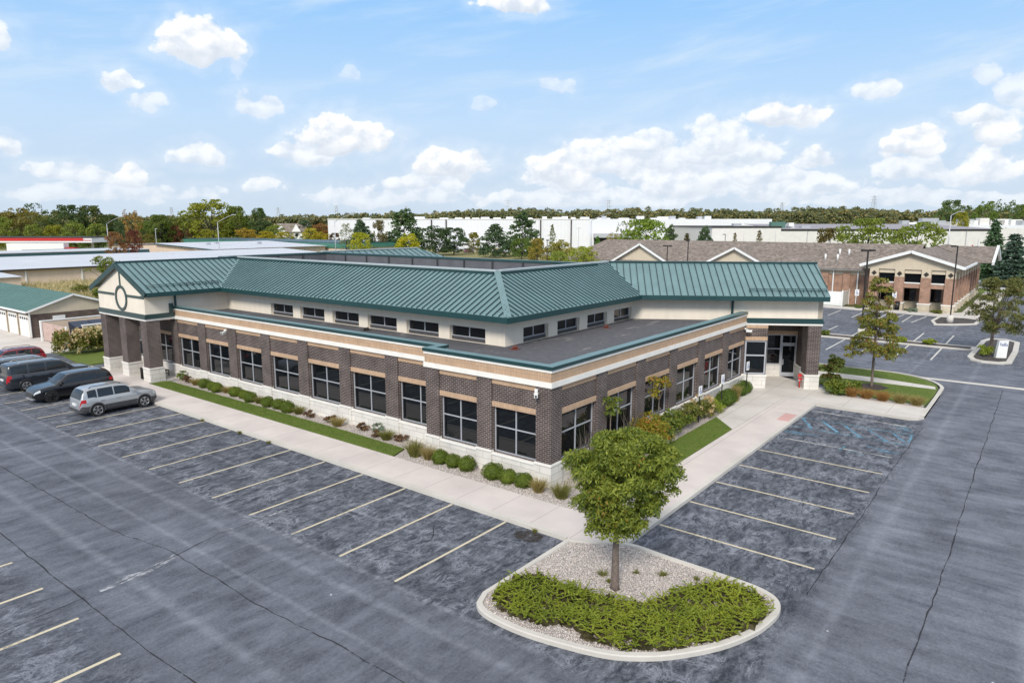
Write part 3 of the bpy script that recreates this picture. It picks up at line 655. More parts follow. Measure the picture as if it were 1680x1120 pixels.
# hip and valley caps, ridge caps
def cap(pts, w, h, name, mat='coping'):
    m = MB()
    for a, b in zip(pts[:-1], pts[1:]): m.bar(Vector(a), Vector(b), w, h)
    return B(m, name, mat)
B(MB().bar((EX + .05, EY + .05, zt + .03), (RX, RY, ZR + .03), .36, .05), 'hip_cap', 'roof')
B(MB().bar((EX, LE, zt + .01), (RX, WY - .35, ZR + .01), .28, .03), 'valley_flashing', 'roof')
M['ridge'] = simple('pale_grey_green_ridge_cap', (.42, .47, .48), .45, var=.05)
cap([(RX, RY, ZR + .05), (RX, WY, ZR + .05)], .34, .12, 'ridge_cap', 'ridge')
cap([(RX + .17, RY, ZR + .048), (pr[0], RY, ZR + .048)], .34, .12, 'ridge_cap', 'ridge')
cap([(pr[0], RY, ZR + .046), W(TRG, SR, ZR + .046)], .26, .10, 'ridge_cap', 'coping')
cap([(LX, WY, ZR + .04), (RX, WY, ZR + .04)], .26, .10, 'ridge_cap', 'coping')
# fascias and soffits
def fascia(a, b, z0, z1, out, name='fascia', mat='fascia', t=.06):
    a = Vector(a); b = Vector(b); o = Vector((*out, 0)) * t; m = MB()
    m.add([(a.x, a.y, z0), (b.x, b.y, z0), (b.x + o.x, b.y + o.y, z0), (a.x + o.x, a.y + o.y, z0), (a.x, a.y, z1), (b.x, b.y, z1), (b.x + o.x, b.y + o.y, z1), (a.x + o.x, a.y + o.y, z1)], [[3, 2, 1, 0], [4, 5, 6, 7], [0, 1, 5, 4], [1, 2, 6, 5], [2, 3, 7, 6], [3, 0, 4, 7]])
    return B(m, name, mat)
fascia((EX, EY), (EX, LE), ZE, zt, (-1, 0)); fascia((EX, EY - .06), (pe[0], EY - .06), ZE, zt, (0, 1)); fascia((LX + .08, LE), (EX - .06, LE), ZE, zt, (0, -1))
fascia(pe[:2], W(TEND - .03, SE)[:2], ZE, zt, (-vw.x, -vw.y))
B(MB().prism([(EX, EY), (pe[0], EY), (pe[0] + 1.4, EY + 1.2), (EX + 1.1, EY + 1.15), (EX + 1.1, 33.3), (EX, LE)], ZE + .01, ZE + .05), 'soffit', 'fascia')
B(MB().prism([W(5.6, SE)[:2], W(TEND - .05, SE)[:2], W(TEND - .05, SE + 1.1)[:2], W(5.2, SE + 1.1)[:2]], ZE + .012, ZE + .052), 'soffit', 'fascia')
B(MB().box(LX + .1, EX, LE, 33.3, ZE + .014, ZE + .054), 'soffit', 'fascia')
# snow guards: two rails over each entrance eave
def guard(a, b, s_up):
    m = MB(); a = Vector(a); b = Vector(b)
    for k in range(2):
        o = s_up * k; m.tube([a + o, b + o], .022, 6)
    n = int((b - a).length / .45)
    for i in range(n + 1): p = a + (b - a) * (i / n); m.bar(p - Vector((0, 0, .1)), p + s_up + Vector((0, 0, .02)), .03, .05)
    return B(m, 'snow_guard', 'fascia')
guard(W(12.0, SE + .42, zt + .34), W(TEND - .1, SE + .42, zt + .34), Vector((vw.x, vw.y, .47)) * .2)
guard((LX + .4, LE + .5, zt + .36), (4.2, LE + .5, zt + .36), Vector((0, 1, .47)) * .2)
# ---- mechanical well behind the ridges: screen walls, posts, floor
wx0, wx1, wy0, wy1 = RX + .2, 18.6, RY + .2, 39.0
def screen(a, b, out, n):
    a = Vector(a); b = Vector(b); o = Vector((*out, 0)); fr = Fr(tuple(a), tuple((b - a).normalized()), out); L = (b - a).length
    m = MB(); fr.box(m, 0, L, -.12, 0, 6.0, 8.16); s = B(m, 'screen_wall', 'wellwall')
    for i in range(1, n): m = MB(); fr.box(m, L * i / n - .07, L * i / n + .07, 0, .07, 6.0, 8.16); B(m, 'screen_post', 'wellpost', s)
    m = MB(); fr.box(m, -.1, L + .1, -.5, .06, 8.16, 8.32); B(m, 'parapet_coping', 'coping')
screen((wx1, wy0), (wx1, wy1), (-1, 0), 10); screen((wx0, wy1), (wx1, wy1), (0, -1), 4); screen((wx0, wy0), (wx0, wy1), (1, 0), 9); screen((wx0, wy0), (wx1, wy0), (0, 1), 4)
B(MB().box(wx0, wx1, wy0, wy1, 5.9, 6.0), 'well_floor', 'deck')
mm = MB(); mm.tube([(wx1 - 1.2, wy1 - .2, 7.2), (wx1 - 1.2, wy1 - .55, 7.2)], .14, 10); B(mm, 'wall_vent', 'galv')
# rear roofs (slopes that face away close the building) and the rear wing seen over the well
seam_roof('rear_roof', [(wx1 + .55, wy0, 8.2), (wx1 + .55, 36, 8.2), (wx1 + 4.4, 36, zt), (wx1 + 4.4, 12, zt)], (1, 0, -.5))
seam_roof('rear_roof', [(wx0, wy1 + .55, 8.2), (wx0, 43.4, zt), (wx1, 43.4, zt), (wx1, wy1 + .55, 8.2)], (0, 1, -.5))
seam_roof('rear_wing_roof', [(wx1 + .55, 36.3, zt + .2), (wx1 + .55, 40.3, ZR), (32.0, 40.3, ZR), (35.6, 36.3, zt + .2)], (0, -1, -.5), .8)
seam_roof('rear_wing_roof', [(32.0, 40.3, ZR), (35.6, 44.3, zt + .2), (35.6, 36.3, zt + .2)], (1, 0, -.5), .8)
seam_roof('rear_wing_roof', [(wx1, 40.3, ZR), (wx1, 44.3, zt + .2), (35.6, 44.3, zt + .2), (32.0, 40.3, ZR)], (0, 1, -.5), .8)
B(MB().bar((wx1 + .5, 40.3, ZR + .04), (32, 40.3, ZR + .04), .3, .1), 'ridge_cap', 'ridge')
B(MB().prism([(1.4, 33.4), (5.3, 33.4), (5.3, 9), (20, 9), (22.4, 12.5), (23, 36.6), (35.3, 36.6), (35.3, 44), (1.4, 44.0), (1.4, 41.0)], 0.2, ZE), 'rear_walls', 'stucco')
B(MB().prism([W(12.3, 23.4)[:2], W(16.9, 23.4)[:2], W(16.9, 26.3)[:2], W(8, 26.3)[:2]], 0.15, ZE), 'wing_rear_wall', 'brick')
# ---- left entrance porch
px0, py0, py1 = -1.12, 33.05, 40.36
FL = Fr((px0, py0), (0, 1), (-1, 0)); FLs = Fr((px0, py0), (1, 0), (0, -1))
m = MB(); m.add([(px0, py0, 4.86), (px0, py1, 4.86), (px0, py1, ZE + .1), (px0, WY, ZR - .12), (px0, py0, ZE + .1), (px0 + .3, py0, 4.86), (px0 + .3, py1, 4.86), (px0 + .3, py1, ZE + .1), (px0 + .3, WY, ZR - .12), (px0 + .3, py0, ZE + .1)],
    [[0, 1, 2, 3, 4], [9, 8, 7, 6, 5], [0, 5, 6, 1], [1, 6, 7, 2], [2, 7, 8, 3], [3, 8, 9, 4], [4, 9, 5, 0]]); B(m, 'gable_wall', 'stucco')
B(MB().box(px0 + .3, 5.3, py0, py0 + .3, 4.70, ZE + .06), 'porch_side_wall', 'stucco')
B(MB().box(px0 + .3, .85, py0, py0 + .3, 4.40, 4.69), 'porch_beam', 'brick')
B(MB().box(px0 + .3, .95, py0 + .3, py1, 4.40, 4.5), 'porch_ceiling', 'white_band')
sp = [(1.0 - .12, py0), (px0, py0), (px0, py1), (.9, py1)]
sp = sp[::-1]
sweep(sp, -.28, .05, 4.40, 4.545, 'stone_band', 'white_band')
sweep(sp, -.28, .11, 4.545, 4.70, 'porch_trim', 'coping')
sweep(sp, -.28, .06, 4.70, 4.86, 'porch_trim', 'coping')
B(MB().box(.52, .78, py0 - .105, py0 + .02, 4.705, 5.5), 'corner_trim', 'coping')
m = MB(); FL.box(m, .0, 2.75, 0, .05, 5.93, 6.10); B(m, 'gable_trim', 'coping')
m = MB(); FL.box(m, 4.55, py1 - py0, 0, .05, 5.93, 6.10); B(m, 'gable_trim', 'coping')
m = MB(); FL.box(m, WY - py0 - .08, WY - py0 + .08, 0, .05, 6.68, ZR - .3); B(m, 'gable_trim', 'coping')
ring = []
for k in range(32):
    a = 2 * PI * k / 32; ring.append([FL.p(WY - py0 + r * math.cos(a), d, 5.80 + r * math.sin(a)) for r, d in ((.91, 0), (.91, .07), (.72, .07), (.72, 0))])
ring.append(ring[0]); B(MB().loft(ring, cap=False, smooth=False), 'gable_ring', 'coping')
for s in (-1, 1):
    e = LE if s < 0 else 41.1
    B(MB().bar((LX - .03, e, zt - .16), (LX - .03, WY - s * .0, ZR - .16), .09, .34), 'rake_board', 'fascia')
    B(MB().extr([(LX, e, zt - .08), (LX, WY, ZR - .08), (LX, WY, ZR - .12), (LX, e, zt - .12)], (.62, 0, 0)), 'rake_soffit', 'fascia')
for y in (33.05, 36.32, 39.46):
    c = B(MB().box(px0, px0 + .92, y, y + .9, 1.10, 4.40), 'porch_column', 'brick')
    B(MB().box(px0 - .06, px0 + .98, y - .06, y + .96, 0, 1.02), 'column_base', 'stone', c); B(MB().box(px0 - .09, px0 + 1.01, y - .09, y + .99, 1.02, 1.10), 'base_cap', 'white_band', c)
B(MB().tube([(.02, 39.35, .3), (.02, 39.35, 1.5)], .06, 8).box(-.05, .09, 39.28, 39.42, .14, .3), 'downspout', 'white')
# ---- right entrance wing (drawn in its own rotated frame)
FW_ = Fr(W(0, 19.25)[:2], tuple(uw), tuple(-vw))
m = MB(); FW_.box(m, 11.0, 16.85, -.3, 0, 4.86, ZE + .06); FW_.box(m, 4.42, 11.0, -.3, 0, 4.70, ZE + .06); B(m, 'wing_wall', 'stucco')
FE = Fr(W(16.85, 19.25)[:2], tuple(vw), tuple(uw))
m = MB(); P = [FE.p(0, 0, 4.4), FE.p(6.3, 0, 4.4), FE.p(6.3, 0, ZE + .1), FE.p(SR - 19.25, 0, ZR - .12), FE.p(0, 0, ZE + .1)]; m.extr(P, tuple(Vector((*uw, 0)) * -.3)); B(m, 'gable_wall', 'stucco')
m = MB(); FW_.box(m, 11.9, 16.54, -.3, -.002, 4.40, 4.855); B(m, 'porch_beam', 'brick')
m = MB(); FW_.box(m, 12.05, 16.90, -.2, .05, 4.40, 4.545); FE.box(m, .2, 6.3, -.2, .05, 4.40, 4.545); B(m, 'stone_band', 'white_band')
m = MB(); FW_.box(m, 12.05, 16.96, -.2, .11, 4.545, 4.70); FE.box(m, .2, 6.3, -.2, .11, 4.545, 4.70); B(m, 'porch_trim', 'coping')
m = MB(); FW_.box(m, 12.05, 16.91, -.2, .06, 4.70, 4.86); FE.box(m, .2, 6.3, -.2, .06, 4.70, 4.86); B(m, 'porch_trim', 'coping')
m = MB(); FW_.box(m, 13.4, 17.0, -3.9, -.3, 4.42, 4.5); B(m, 'porch_ceiling', 'white_band')
# window bay beside the entrance
P = FW_.p(11.9, -.02, 0); B(wall(P[:2], tuple(uw), tuple(vw), 1.55, 1.0, 4.40, [(.12, 1.53, 1.05, 3.35)], .25), 'brick_wall', 'brick')
window(FW_, 12.04, 13.42, 1.06, 3.34, -.06, (), (.56,), .09)
m = MB(); FW_.box(m, 12.02, 13.44, -.018, .03, 3.36, 3.62); B(m, 'lintel', 'tan_brick')
m = MB(); FW_.box(m, 12.0, 13.44, -.018, .02, 4.18, 4.399); B(m, 'accent_band', 'tan_brick')
m = MB(); FW_.box(m, 11.9, 13.47, -3.85, .06, 0, .94); B(m, 'stone_base', 'stone')
m = MB(); FW_.box(m, 11.88, 13.52, -.3, .11, .94, 1.04); B(m, 'window_sill', 'white_band')
m = MB(); FW_.box(m, 13.2, 13.44, -3.85, -.27, .95, 4.40); B(m, 'brick_wall', 'brick')
# recessed storefront
m = MB(); FW_.box(m, 13.44, 16.9, -4.1, -3.86, 3.45, 4.42); B(m, 'brick_wall', 'brick')
m = MB(); FW_.box(m, 13.46, 16.5, -3.88, -3.80, 3.20, 3.45); B(m, 'lintel', 'tan_brick')
m = MB(); FW_.box(m, 13.46, 15.42, -4.1, -3.84, 0, 1.0); B(m, 'stone_base', 'stone')
window(FW_, 13.46, 15.42, 1.0, 3.2, -3.86, (.5,), (.52,), .07)
window(FW_, 15.42, 16.5, 2.5, 3.2, -3.86, (), (), .09)
dr = MB(); FW_.box(dr, 15.42, 15.54, -3.94, -3.85, .14, 2.5); FW_.box(dr, 16.38, 16.5, -3.94, -3.85, .14, 2.5); FW_.box(dr, 15.54, 16.38, -3.94, -3.85, 2.36, 2.5); FW_.box(dr, 15.54, 16.38, -3.94, -3.85, .14, .42)
door = B(dr, 'entrance_door', 'alu'); g = MB(); FW_.quad(g, 15.53, 16.39, -3.9, .4, 2.38); B(g, 'pane', 'glass', door)
g = MB(); FW_.box(g, 15.56, 15.62, -3.85, -3.78, 1.0, 1.4); B(g, 'handle', 'galv', door)
m = MB(); FW_.box(m, 16.5, 16.98, -3.9, -2.7, 1.1, 4.42); c = B(m, 'porch_column', 'brick'); m = MB(); FW_.box(m, 16.42, 17.03, -3.95, -2.6, 0, 1.02); B(m, 'column_base', 'stone', c); m = MB(); FW_.box(m, 16.39, 17.05, -3.95, -2.56, 1.02, 1.1); B(m, 'base_cap', 'white_band', c)
m = MB(); FW_.box(m, 16.02, 16.85, -.95, 0, 1.1, 4.40); c = B(m, 'porch_column', 'brick'); m = MB(); FW_.box(m, 15.96, 16.91, -1.0, .06, 0, 1.02); B(m, 'column_base', 'stone', c); m = MB(); FW_.box(m, 15.93, 16.94, -1.03, .09, 1.02, 1.1); B(m, 'base_cap', 'white_band', c)
# downspouts on the clerestory at the eave corners
for p, z0 in ((W(11.0, 19.16), 4.7), ((.95, 33.0, 0), 5.3)):
    B(MB().bar((p[0], p[1] - .06, z0), (p[0], p[1] - .06, ZE), .13, .10), 'downspout', 'fascia')
# security cameras mounted under the parapet
def seccam(x, y, z, rz, label):
    c = empty('security_camera', (x, y, z), rz, label, 'camera', 'security cameras under the parapet'); c.scale = (.72, .72, .72)
    m = MB(); m.box(-.02, .05, -.09, .09, -.09, .09); m.bar((.05, 0, 0), (.28, 0, -.1), .06, .06); m.build('bracket', M['white'], c)
    m = MB(); m.box(.12, .62, -.10, .10, -.30, -.12); m.box(.10, .66, -.12, .12, -.12, -.10); m.build('housing', M['white'], c)
    MB().tube([(.62, 0, -.21), (.66, 0, -.21)], .06, 10).build('lens', M['black'], c)
seccam(-.06, .72, 4.2, PI + .6, 'white security camera on the near corner of the brick wall')
seccam(.80, 26.29, 4.2, PI + .5, 'white security camera on the long left facade under the cream band')
seccam(22.3, -.06, 4.2, -PI / 2 + .4, 'white security camera beside the right entrance')
# fire department connection on the right column
f = empty('fire_hose_connection', FW_.p(15.8, -.35, 0), WR, 'red fire hose inlet standing at the right entrance column', 'fire inlet')
MB().tube([(0, 0, .13), (0, 0, 1.0)], .06, 10).build('riser', M['redpaint'], f)
MB().tube([(-.14, -.02, .92), (.14, -.02, .92)], .075, 10).tube([(-.09, 0, .92), (-.16, -.26, .86)], .06, 10).tube([(.09, 0, .92), (.16, -.26, .86)], .06, 10).build('inlet_body', M['redpaint'], f)
MB().box(-.16, .16, .02, .04, 1.08, 1.34).build('red_sign', M['redpaint'], f)
MB().tube([(-.165, -.28, .855), (-.17, -.31, .85)], .07, 10).build('cap', M['galv'], f); MB().tube([(.165, -.28, .855), (.17, -.31, .85)], .07, 10).build('cap', M['galv'], f)
f.scale = (.75, .75, .8)
# bench and ash stand on the left porch
b = empty('park_bench', (.45, 34.75, .14), -PI / 2, 'small dark metal bench against the wall under the left porch', 'bench')
m = MB()
for k in range(4): m.box(-.7, .7, -.2 + .11 * k, -.11 + .11 * k, .42, .45)
m.build('seat', M['black'], b)
for x in (-.6, .6):
    mm = MB(); mm.bar((x, -.2, 0), (x, -.2, .42), .05, .05).bar((x, .2, 0), (x, .2, .42), .05, .05).bar((x, -.2, .2), (x, .2, .2), .04, .04); mm.build('leg', M['black'], b)
b = empty('litter_bin', (-.95, 34.45, .14), 0, 'small dark slatted litter bin beside the nearest porch column', 'litter bin')
m = MB()
for k in range(16): a = 2 * PI * k / 16; m.bar((.2 * math.cos(a), .2 * math.sin(a), .05), (.2 * math.cos(a), .2 * math.sin(a), .78), .035, .035)
m.tube([(0, 0, .05), (0, 0, .7)], .17, 12); m.build('bin_body', M['bronze'], b); MB().tube([(0, 0, .78), (0, 0, .82)], .23, 14).build('rim', M['black'], b)
# ================================================================== PLANTS
def unit(n): v = RNG.normal(size=(n, 3)); return v / np.linalg.norm(v, axis=1, keepdims=True)
def leaf_cards(c, L, W, d=None, bias=None):
    """diamond leaves at the centres c; d = long axis (random if None)"""
    n = len(c); d = unit(n) if d is None else d / np.linalg.norm(d, axis=1, keepdims=True)
    r = unit(n) if bias is None else unit(n) * .8 + bias
    s = np.cross(d, r); s /= np.maximum(np.linalg.norm(s, axis=1, keepdims=True), 1e-6)
    L = np.broadcast_to(L, n)[:, None] * RNG.uniform(.7, 1.25, (n, 1)); Wd = np.broadcast_to(W, n)[:, None] * RNG.uniform(.75, 1.25, (n, 1))
    V = np.stack([c - d * L / 2, c + s * Wd / 2, c + d * L / 2, c - s * Wd / 2], 1).reshape(-1, 3)
    return V, np.arange(4 * n).reshape(n, 4)
def blades(c, d, L, w):
    """thin two-quad blades from c along d, drooping at the tip"""
    n = len(c); d = d / np.linalg.norm(d, axis=1, keepdims=True)
    s = np.cross(d, unit(n)); s /= np.maximum(np.linalg.norm(s, axis=1, keepdims=True), 1e-6)
    L = L[:, None]; m = c + d * L * .55; out = d * np.array([1, 1, 0]); t = m + (d + out * .9) * L * .42 - np.array([0, 0, 1]) * L * .12
    w = w * RNG.uniform(.7, 1.3, (n, 1))
    V = np.stack([c - s * w / 2, c + s * w / 2, m + s * w / 2, m - s * w / 2, t + s * w * .1, t - s * w * .1], 1).reshape(-1, 3)
    b = np.arange(n)[:, None] * 6
    return V, np.concatenate([b + np.array([[0, 1, 2, 3]]), b + np.array([[3, 2, 4, 5]])], 0)
def join(parts):
    V = []; F = []; o = 0
    for v, f in parts: V.append(v); F.append(f + o); o += len(v)
    return np.concatenate(V), np.concatenate(F)
def clumps(centres, radii, per, L, W, flat=.8, droop=.4):
    C = []; B_ = []
    for c, r in zip(centres, radii):
        k = max(6, int(per * r * r)); u = unit(k); u[:, 2] = np.where(u[:, 2] < -.3, -u[:, 2], u[:, 2])
        C.append(np.asarray(c) + u * np.array([1, 1, flat]) * r * RNG.uniform(.55, 1.05, (k, 1))); B_.append(u)
    C = np.concatenate(C); u = np.concatenate(B_)
    d = unit(len(C)) + u * .5; d[:, 2] -= droop
    return leaf_cards(C, L, W, d, u * .9)
def shell(n, rx, ry, rz, cz, lo=.62):     # points in an ellipsoid, biased to its outside
    u = unit(n); return u * np.array([rx, ry, rz]) * (RNG.uniform(lo ** 3, 1, (n, 1)) ** (1 / 3)) + np.array([0, 0, cz])
def trunk_mb(h, r0, limbs, base=(0, 0), lean=(0, 0), seg=9):
    m = MB(); p = [(base[0], base[1], -.06), (base[0], base[1], .15), (base[0] + lean[0] * .4, base[1] + lean[1] * .4, h * .5), (base[0] + lean[0], base[1] + lean[1], h)]
    m.tube(p, [r0 * 1.35, r0 * 1.05, r0 * .85, r0 * .62], seg)
    for (z, e, r) in limbs:
        a = Vector((base[0] + lean[0] * z / h, base[1] + lean[1] * z / h, z)); e = Vector(e); mid = a.lerp(e, .5) + Vector((0, 0, .12 * (e - a).length * -1 + .1))
        m.tube([a, mid, e], [r, r * .7, r * .25], 6)
    return m
def reseed(x, y):
    global RNG
    RNG = np.random.default_rng(int(abs(x * 911 + y * 373 + 5000)))
def merge(o, V, F, mat):                  # more cards of another material on the same plant
    me = o.data; n = len(me.vertices); V0 = np.empty(n * 3, np.float32); me.vertices.foreach_get('co', V0); k0 = len(me.polygons)
    F0 = np.empty(len(me.loops), np.int32); me.loops.foreach_get('vertex_index', F0)
    mats = list(me.materials) + [mat]; q = raw_mesh('tmp', np.concatenate([V0.reshape(-1, 3), V]), np.concatenate([F0.reshape(-1, 4), F + n]), mats)
    mi = np.zeros(k0 + len(F), np.int32); mi[k0:] = len(mats) - 1; q.data.polygons.foreach_set('material_index', mi); q.data.name = me.name
    o.data = q.data; D.objects.remove(q); return o
# ---- the round boxwoods
def boxwood_mesh(r, mat, n=2600, hz=.86):
    u = unit(n); u = u[u[:, 2] > -.75]; k = 1 + .07 * np.sin(u[:, :1] * 5 + 1) + .06 * np.sin(u[:, 1:2] * 7) + .05 * np.sin(u[:, 2:] * 9 + 2)
    c = u * np.array([r, r, r * hz]) * k * RNG.uniform(.88, 1.02, (len(u), 1)) + np.array([0, 0, r * hz * .82])
    V, F = leaf_cards(c, .060, .036, unit(len(c)) + u * .7, u * 1.4)
    m = MB(); rings = []
    for i in range(7):
        t = -1.0 + 2.0 * i / 6; rr = math.sqrt(max(0.02, 1 - t * t)) * r * .84
        rings.append([(rr * math.cos(a * PI / 6), rr * math.sin(a * PI / 6), (t * .84 + .82) * r * hz) for a in range(12)])
    b = len(V); V = np.concatenate([V, np.array([p for q in rings for p in q])])
    F = np.concatenate([F, np.array([[b + i * 12 + k_, b + i * 12 + (k_ + 1) % 12, b + (i + 1) * 12 + (k_ + 1) % 12, b + (i + 1) * 12 + k_] for i in range(6) for k_ in range(12)])])
    return V, F
BOX = [boxwood_mesh(.5, 'leaf_box') for _ in range(3)]
boxes = {}
def boxwood(x, y, s, label, group, mat='leaf_box', z=.08):
    k = (int(abs(x * 7 + y * 13)) % 3, mat)
    if k not in boxes: o = raw_mesh('boxwood_shrub', *BOX[k[0]], M[mat]); boxes[k] = o
    else: o = boxes[k].copy(); COL.objects.link(o)
    o.location = (x, y, z); o.scale = (s * .88, s * .88, s * .9 * random.uniform(.92, 1.06)); o.rotation_euler = (0, 0, random.uniform(0, 6)); tag(o, label, 'shrub', group)
gA = 'round clipped boxwoods along the left facade'
lA = ['first boxwood of the farthest trio on the left facade bed', 'middle boxwood of the farthest trio on the left facade bed', 'last boxwood of the farthest trio on the left facade bed',
      'first boxwood of the second trio beside the left facade', 'middle boxwood of the second trio beside the left facade', 'last boxwood of the second trio beside the left facade',
      'left boxwood of the trio below the sixth facade window', 'middle boxwood of the trio below the sixth facade window', 'right boxwood of the trio below the sixth facade window',
      'left boxwood of the trio just past the facade jog', 'middle boxwood of the trio just past the facade jog', 'right boxwood of the trio just past the facade jog',
      'largest left boxwood of the trio at the near corner window', 'middle boxwood of the trio at the near corner window', 'right boxwood of the trio nearest the brick corner']
for (x, y, s), l in zip([(.42, 28.75, .95), (.4, 27.75, .8), (.25, 26.9, .95), (.42, 24.95, 1.0), (.46, 24.0, .85), (.2, 22.9, 1.0), (.2, 21.0, .95), (.34, 20.05, .95), (.2, 18.95, 1.0), (-.66, 5.75, .95), (-.66, 4.95, .85), (-.62, 4.15, .95), (-.66, 2.6, 1.08), (-.66, 1.75, .92), (-.6, .95, .95)], lA):
    boxwood(x, y, s, l, gA)
for (x, y, s), l in zip([(17.5, -.75, 1.35), (18.6, -.65, 1.2), (20.6, -.55, 1.15), (21.4, -.55, 1.2)], ['dark green boxwood behind the pale tan grass tuft', 'dark green boxwood touching the pale tan grass tuft', 'dark green boxwood next to the entrance window bay', 'dark green boxwood rightmost at the entrance window bay']):
    boxwood(x, y, s, l, 'dark boxwoods along the right facade', 'leaf_box_dark')
# ---- ornamental grasses and small perennials
def tuft(x, y, h, r, n, mat, name, label, cat, group=None, z=.1, up=1.0, w=.016):
    reseed(x, y)
    c = np.zeros((n, 3)); a = RNG.uniform(0, 2 * PI, n); q = RNG.uniform(0, r * .35, n); c[:, 0] = q * np.cos(a); c[:, 1] = q * np.sin(a)
    sp = RNG.uniform(.05, .75, n) * r / h; d = np.stack([np.cos(a) * sp, np.sin(a) * sp, np.full(n, up)], 1) + RNG.normal(size=(n, 3)) * .08
    o = raw_mesh(name, *blades(c, d, RNG.uniform(.55, 1.1, n) * h, w), M[mat]); o.location = (x, y, z); return tag(o, label, cat, group)
gT = 'tan ornamental grass tufts in the gravel beds'
for (x, y, h, r, m), l in zip([(.42, 29.9, .55, .5, 'grass_tan'), (.55, 26.2, .5, .5, 'grass_tan'), (.32, 22.1, .5, .5, 'grass_green'), (.36, 18.1, .55, .55, 'grass_green'), (.2, 14.35, .6, .65, 'grass_tan'), (.2, 10.4, .6, .6, 'grass_green'), (-.72, 7.35, .95, .7, 'grass_green'), (-.62, 6.55, .75, .6, 'grass_tan'), (-.72, .1, .65, .5, 'grass_tan'), (-.66, -1.0, .75, .65, 'grass_green'), (18.75, -1.0, 1.25, .35, 'grass_tan')],
    ['tan grass tuft left of the farthest boxwood trio', 'small tan grass tuft between the two farthest boxwood trios', 'olive grass tuft after the second boxwood trio', 'olive grass tuft right of the third boxwood trio', 'tan grass tuft between two dark red plants in the bed', 'olive tan grass tuft right of the grey green bush', 'largest olive grass clump at the facade jog', 'tan grass clump leaning beside the largest olive clump', 'small tan grass tuft left of the stone corner base', 'olive grass tuft right of the stone corner base', 'tall narrow pale tan grass between dark boxwoods']):
    tuft(x, y, h, r, 420, m, 'ornamental_grass', l, 'ornamental grass', gT)
for (x, y), l in zip([(24.55, -6.35), (24.6, -7.2), (24.55, -8.15), (24.6, -9.1), (24.6, -10.0)], ['rust grass tuft next to the low broad shrub', 'second rust grass tuft along the entrance walk', 'rust grass tuft in the middle of the walk edge row', 'straw coloured grass tuft fourth along the entrance walk', 'straw grass tuft at the outer corner of the lawn']):
    tuft(x, y, .75, .7, 480, 'grass_orange' if y > -8.5 else 'grass_tan', 'ornamental_grass', l, 'ornamental grass', 'rust grass tufts edging the lawn', .13)
def cluster(x, y, r, h, n, mat, name, label, cat, L=.12, W=.06, group=None, z=.08, rb=None):
    reseed(x, y)
    K = max(10, int(26 * r)); q_ = min(r, h); cc = shell(K, r * .74, (rb or r) * .74, h * .40, h * .46, .35); rr_ = RNG.uniform(.2, .36, K) * q_ * 1.1; V, F = clumps(cc, rr_, 1.25 * n / (rr_ ** 2).sum(), L, W)
    V[:, 2] = np.maximum(V[:, 2], .0)
    o = raw_mesh(name, V, F, M[mat]); o.location = (x, y, z); return tag(o, label, cat, group)
for (x, y, r, h, m, l) in [(.45, 31.9, .45, .8, 'leaf_box', 'bright green leafy perennial nearest the left porch'), (.42, 31.0, .4, .6, 'sedum', 'dark red leafy perennial beside the green one near the porch'), (.36, 17.0, .4, .4, 'sedum', 'low dark red plant after the third boxwood trio'), (.4, 15.25, .4, .4, 'sedum', 'low dark red plant left of a tan grass tuft'), (.55, 12.6, .4, .45, 'sedum', 'dark red plant left of the grey green bush'), (.45, 11.3, .42, 1.0, 'sage', 'upright grey green feathery bush in the left gravel bed'), (.2, 11.1, .35, .4, 'sedum', 'dark red plant at the foot of the grey green bush'), (.5, 9.7, .45, .4, 'sedum', 'low dark red plant nearest the facade jog')]:
    cluster(x, y, r, h, 420, m, 'perennial_plant', l, 'plant', .14, .05)
# shrubs of the right-hand bed
cluster(9.6, -.7, 1.0, 1.6, 1600, 'leaf_shrub', 'leafy_shrub', 'broad green shrub under the third window of the right facade', 'shrub', .13, .08)
cluster(12.2, -.75, .85, 1.3, 900, 'leaf_hyd', 'leafy_shrub', 'brownish green shrub left of the cream flowered hydrangea', 'shrub', .13, .08)
hy = cluster(13.9, -.8, 1.15, 1.3, 1500, 'leaf_hyd', 'hydrangea_shrub', 'hydrangea with faded cream and pink flower heads by the right facade', 'shrub', .13, .08, rb=.7)
def blooms(parent, centres, r, n=26):
    C = []
    for c in centres: C.append(np.asarray(c) + unit(n) * r * RNG.uniform(.5, 1, (n, 1)))
    return merge(parent, *leaf_cards(np.concatenate(C), r * .9, r * .75), M['bloom'])
blooms(hy, shell(42, 1.05, .7, .5, .85, .9), .12, 16)
cluster(15.6, -.85, .85, .85, 900, 'leaf_jun', 'leafy_shrub', 'bright green low spreading shrub beyond the hydrangea', 'shrub', .12, .06)
cluster(4.6, -.9, 1.3, 1.5, 1700, 'leaf_shrub', 'leafy_shrub', 'wide mixed shrub behind the island tree crown', 'shrub', .14, .08)
cluster(6.8, -1.0, 1.3, 1.9, 2200, 'leaf_gold', 'leafy_shrub', 'golden orange shrub at the end of the lawn behind the island tree', 'shrub', .16, .07)
cluster(3.3, -1.5, 1.0, 1.2, 1300, 'leaf_gold', 'leafy_shrub', 'golden green shrub at the near end of the lawn strip', 'shrub', .14, .07)
cluster(8.2, -1.0, .95, 1.35, 1300, 'leaf_shrub', 'leafy_shrub', 'yellow green shrub between the golden shrub and the broad green one', 'shrub', .14, .08)
cluster(11.0, -.8, .8, 1.25, 1000, 'leaf_shrub', 'leafy_shrub', 'leafy green shrub right of the broad green one', 'shrub', .13, .08)
cluster(16.6, -.8, .7, 1.0, 900, 'leaf_box_dark', 'leafy_shrub', 'dense green shrub between the spreading shrub and the dark boxwoods', 'shrub', .09, .06)
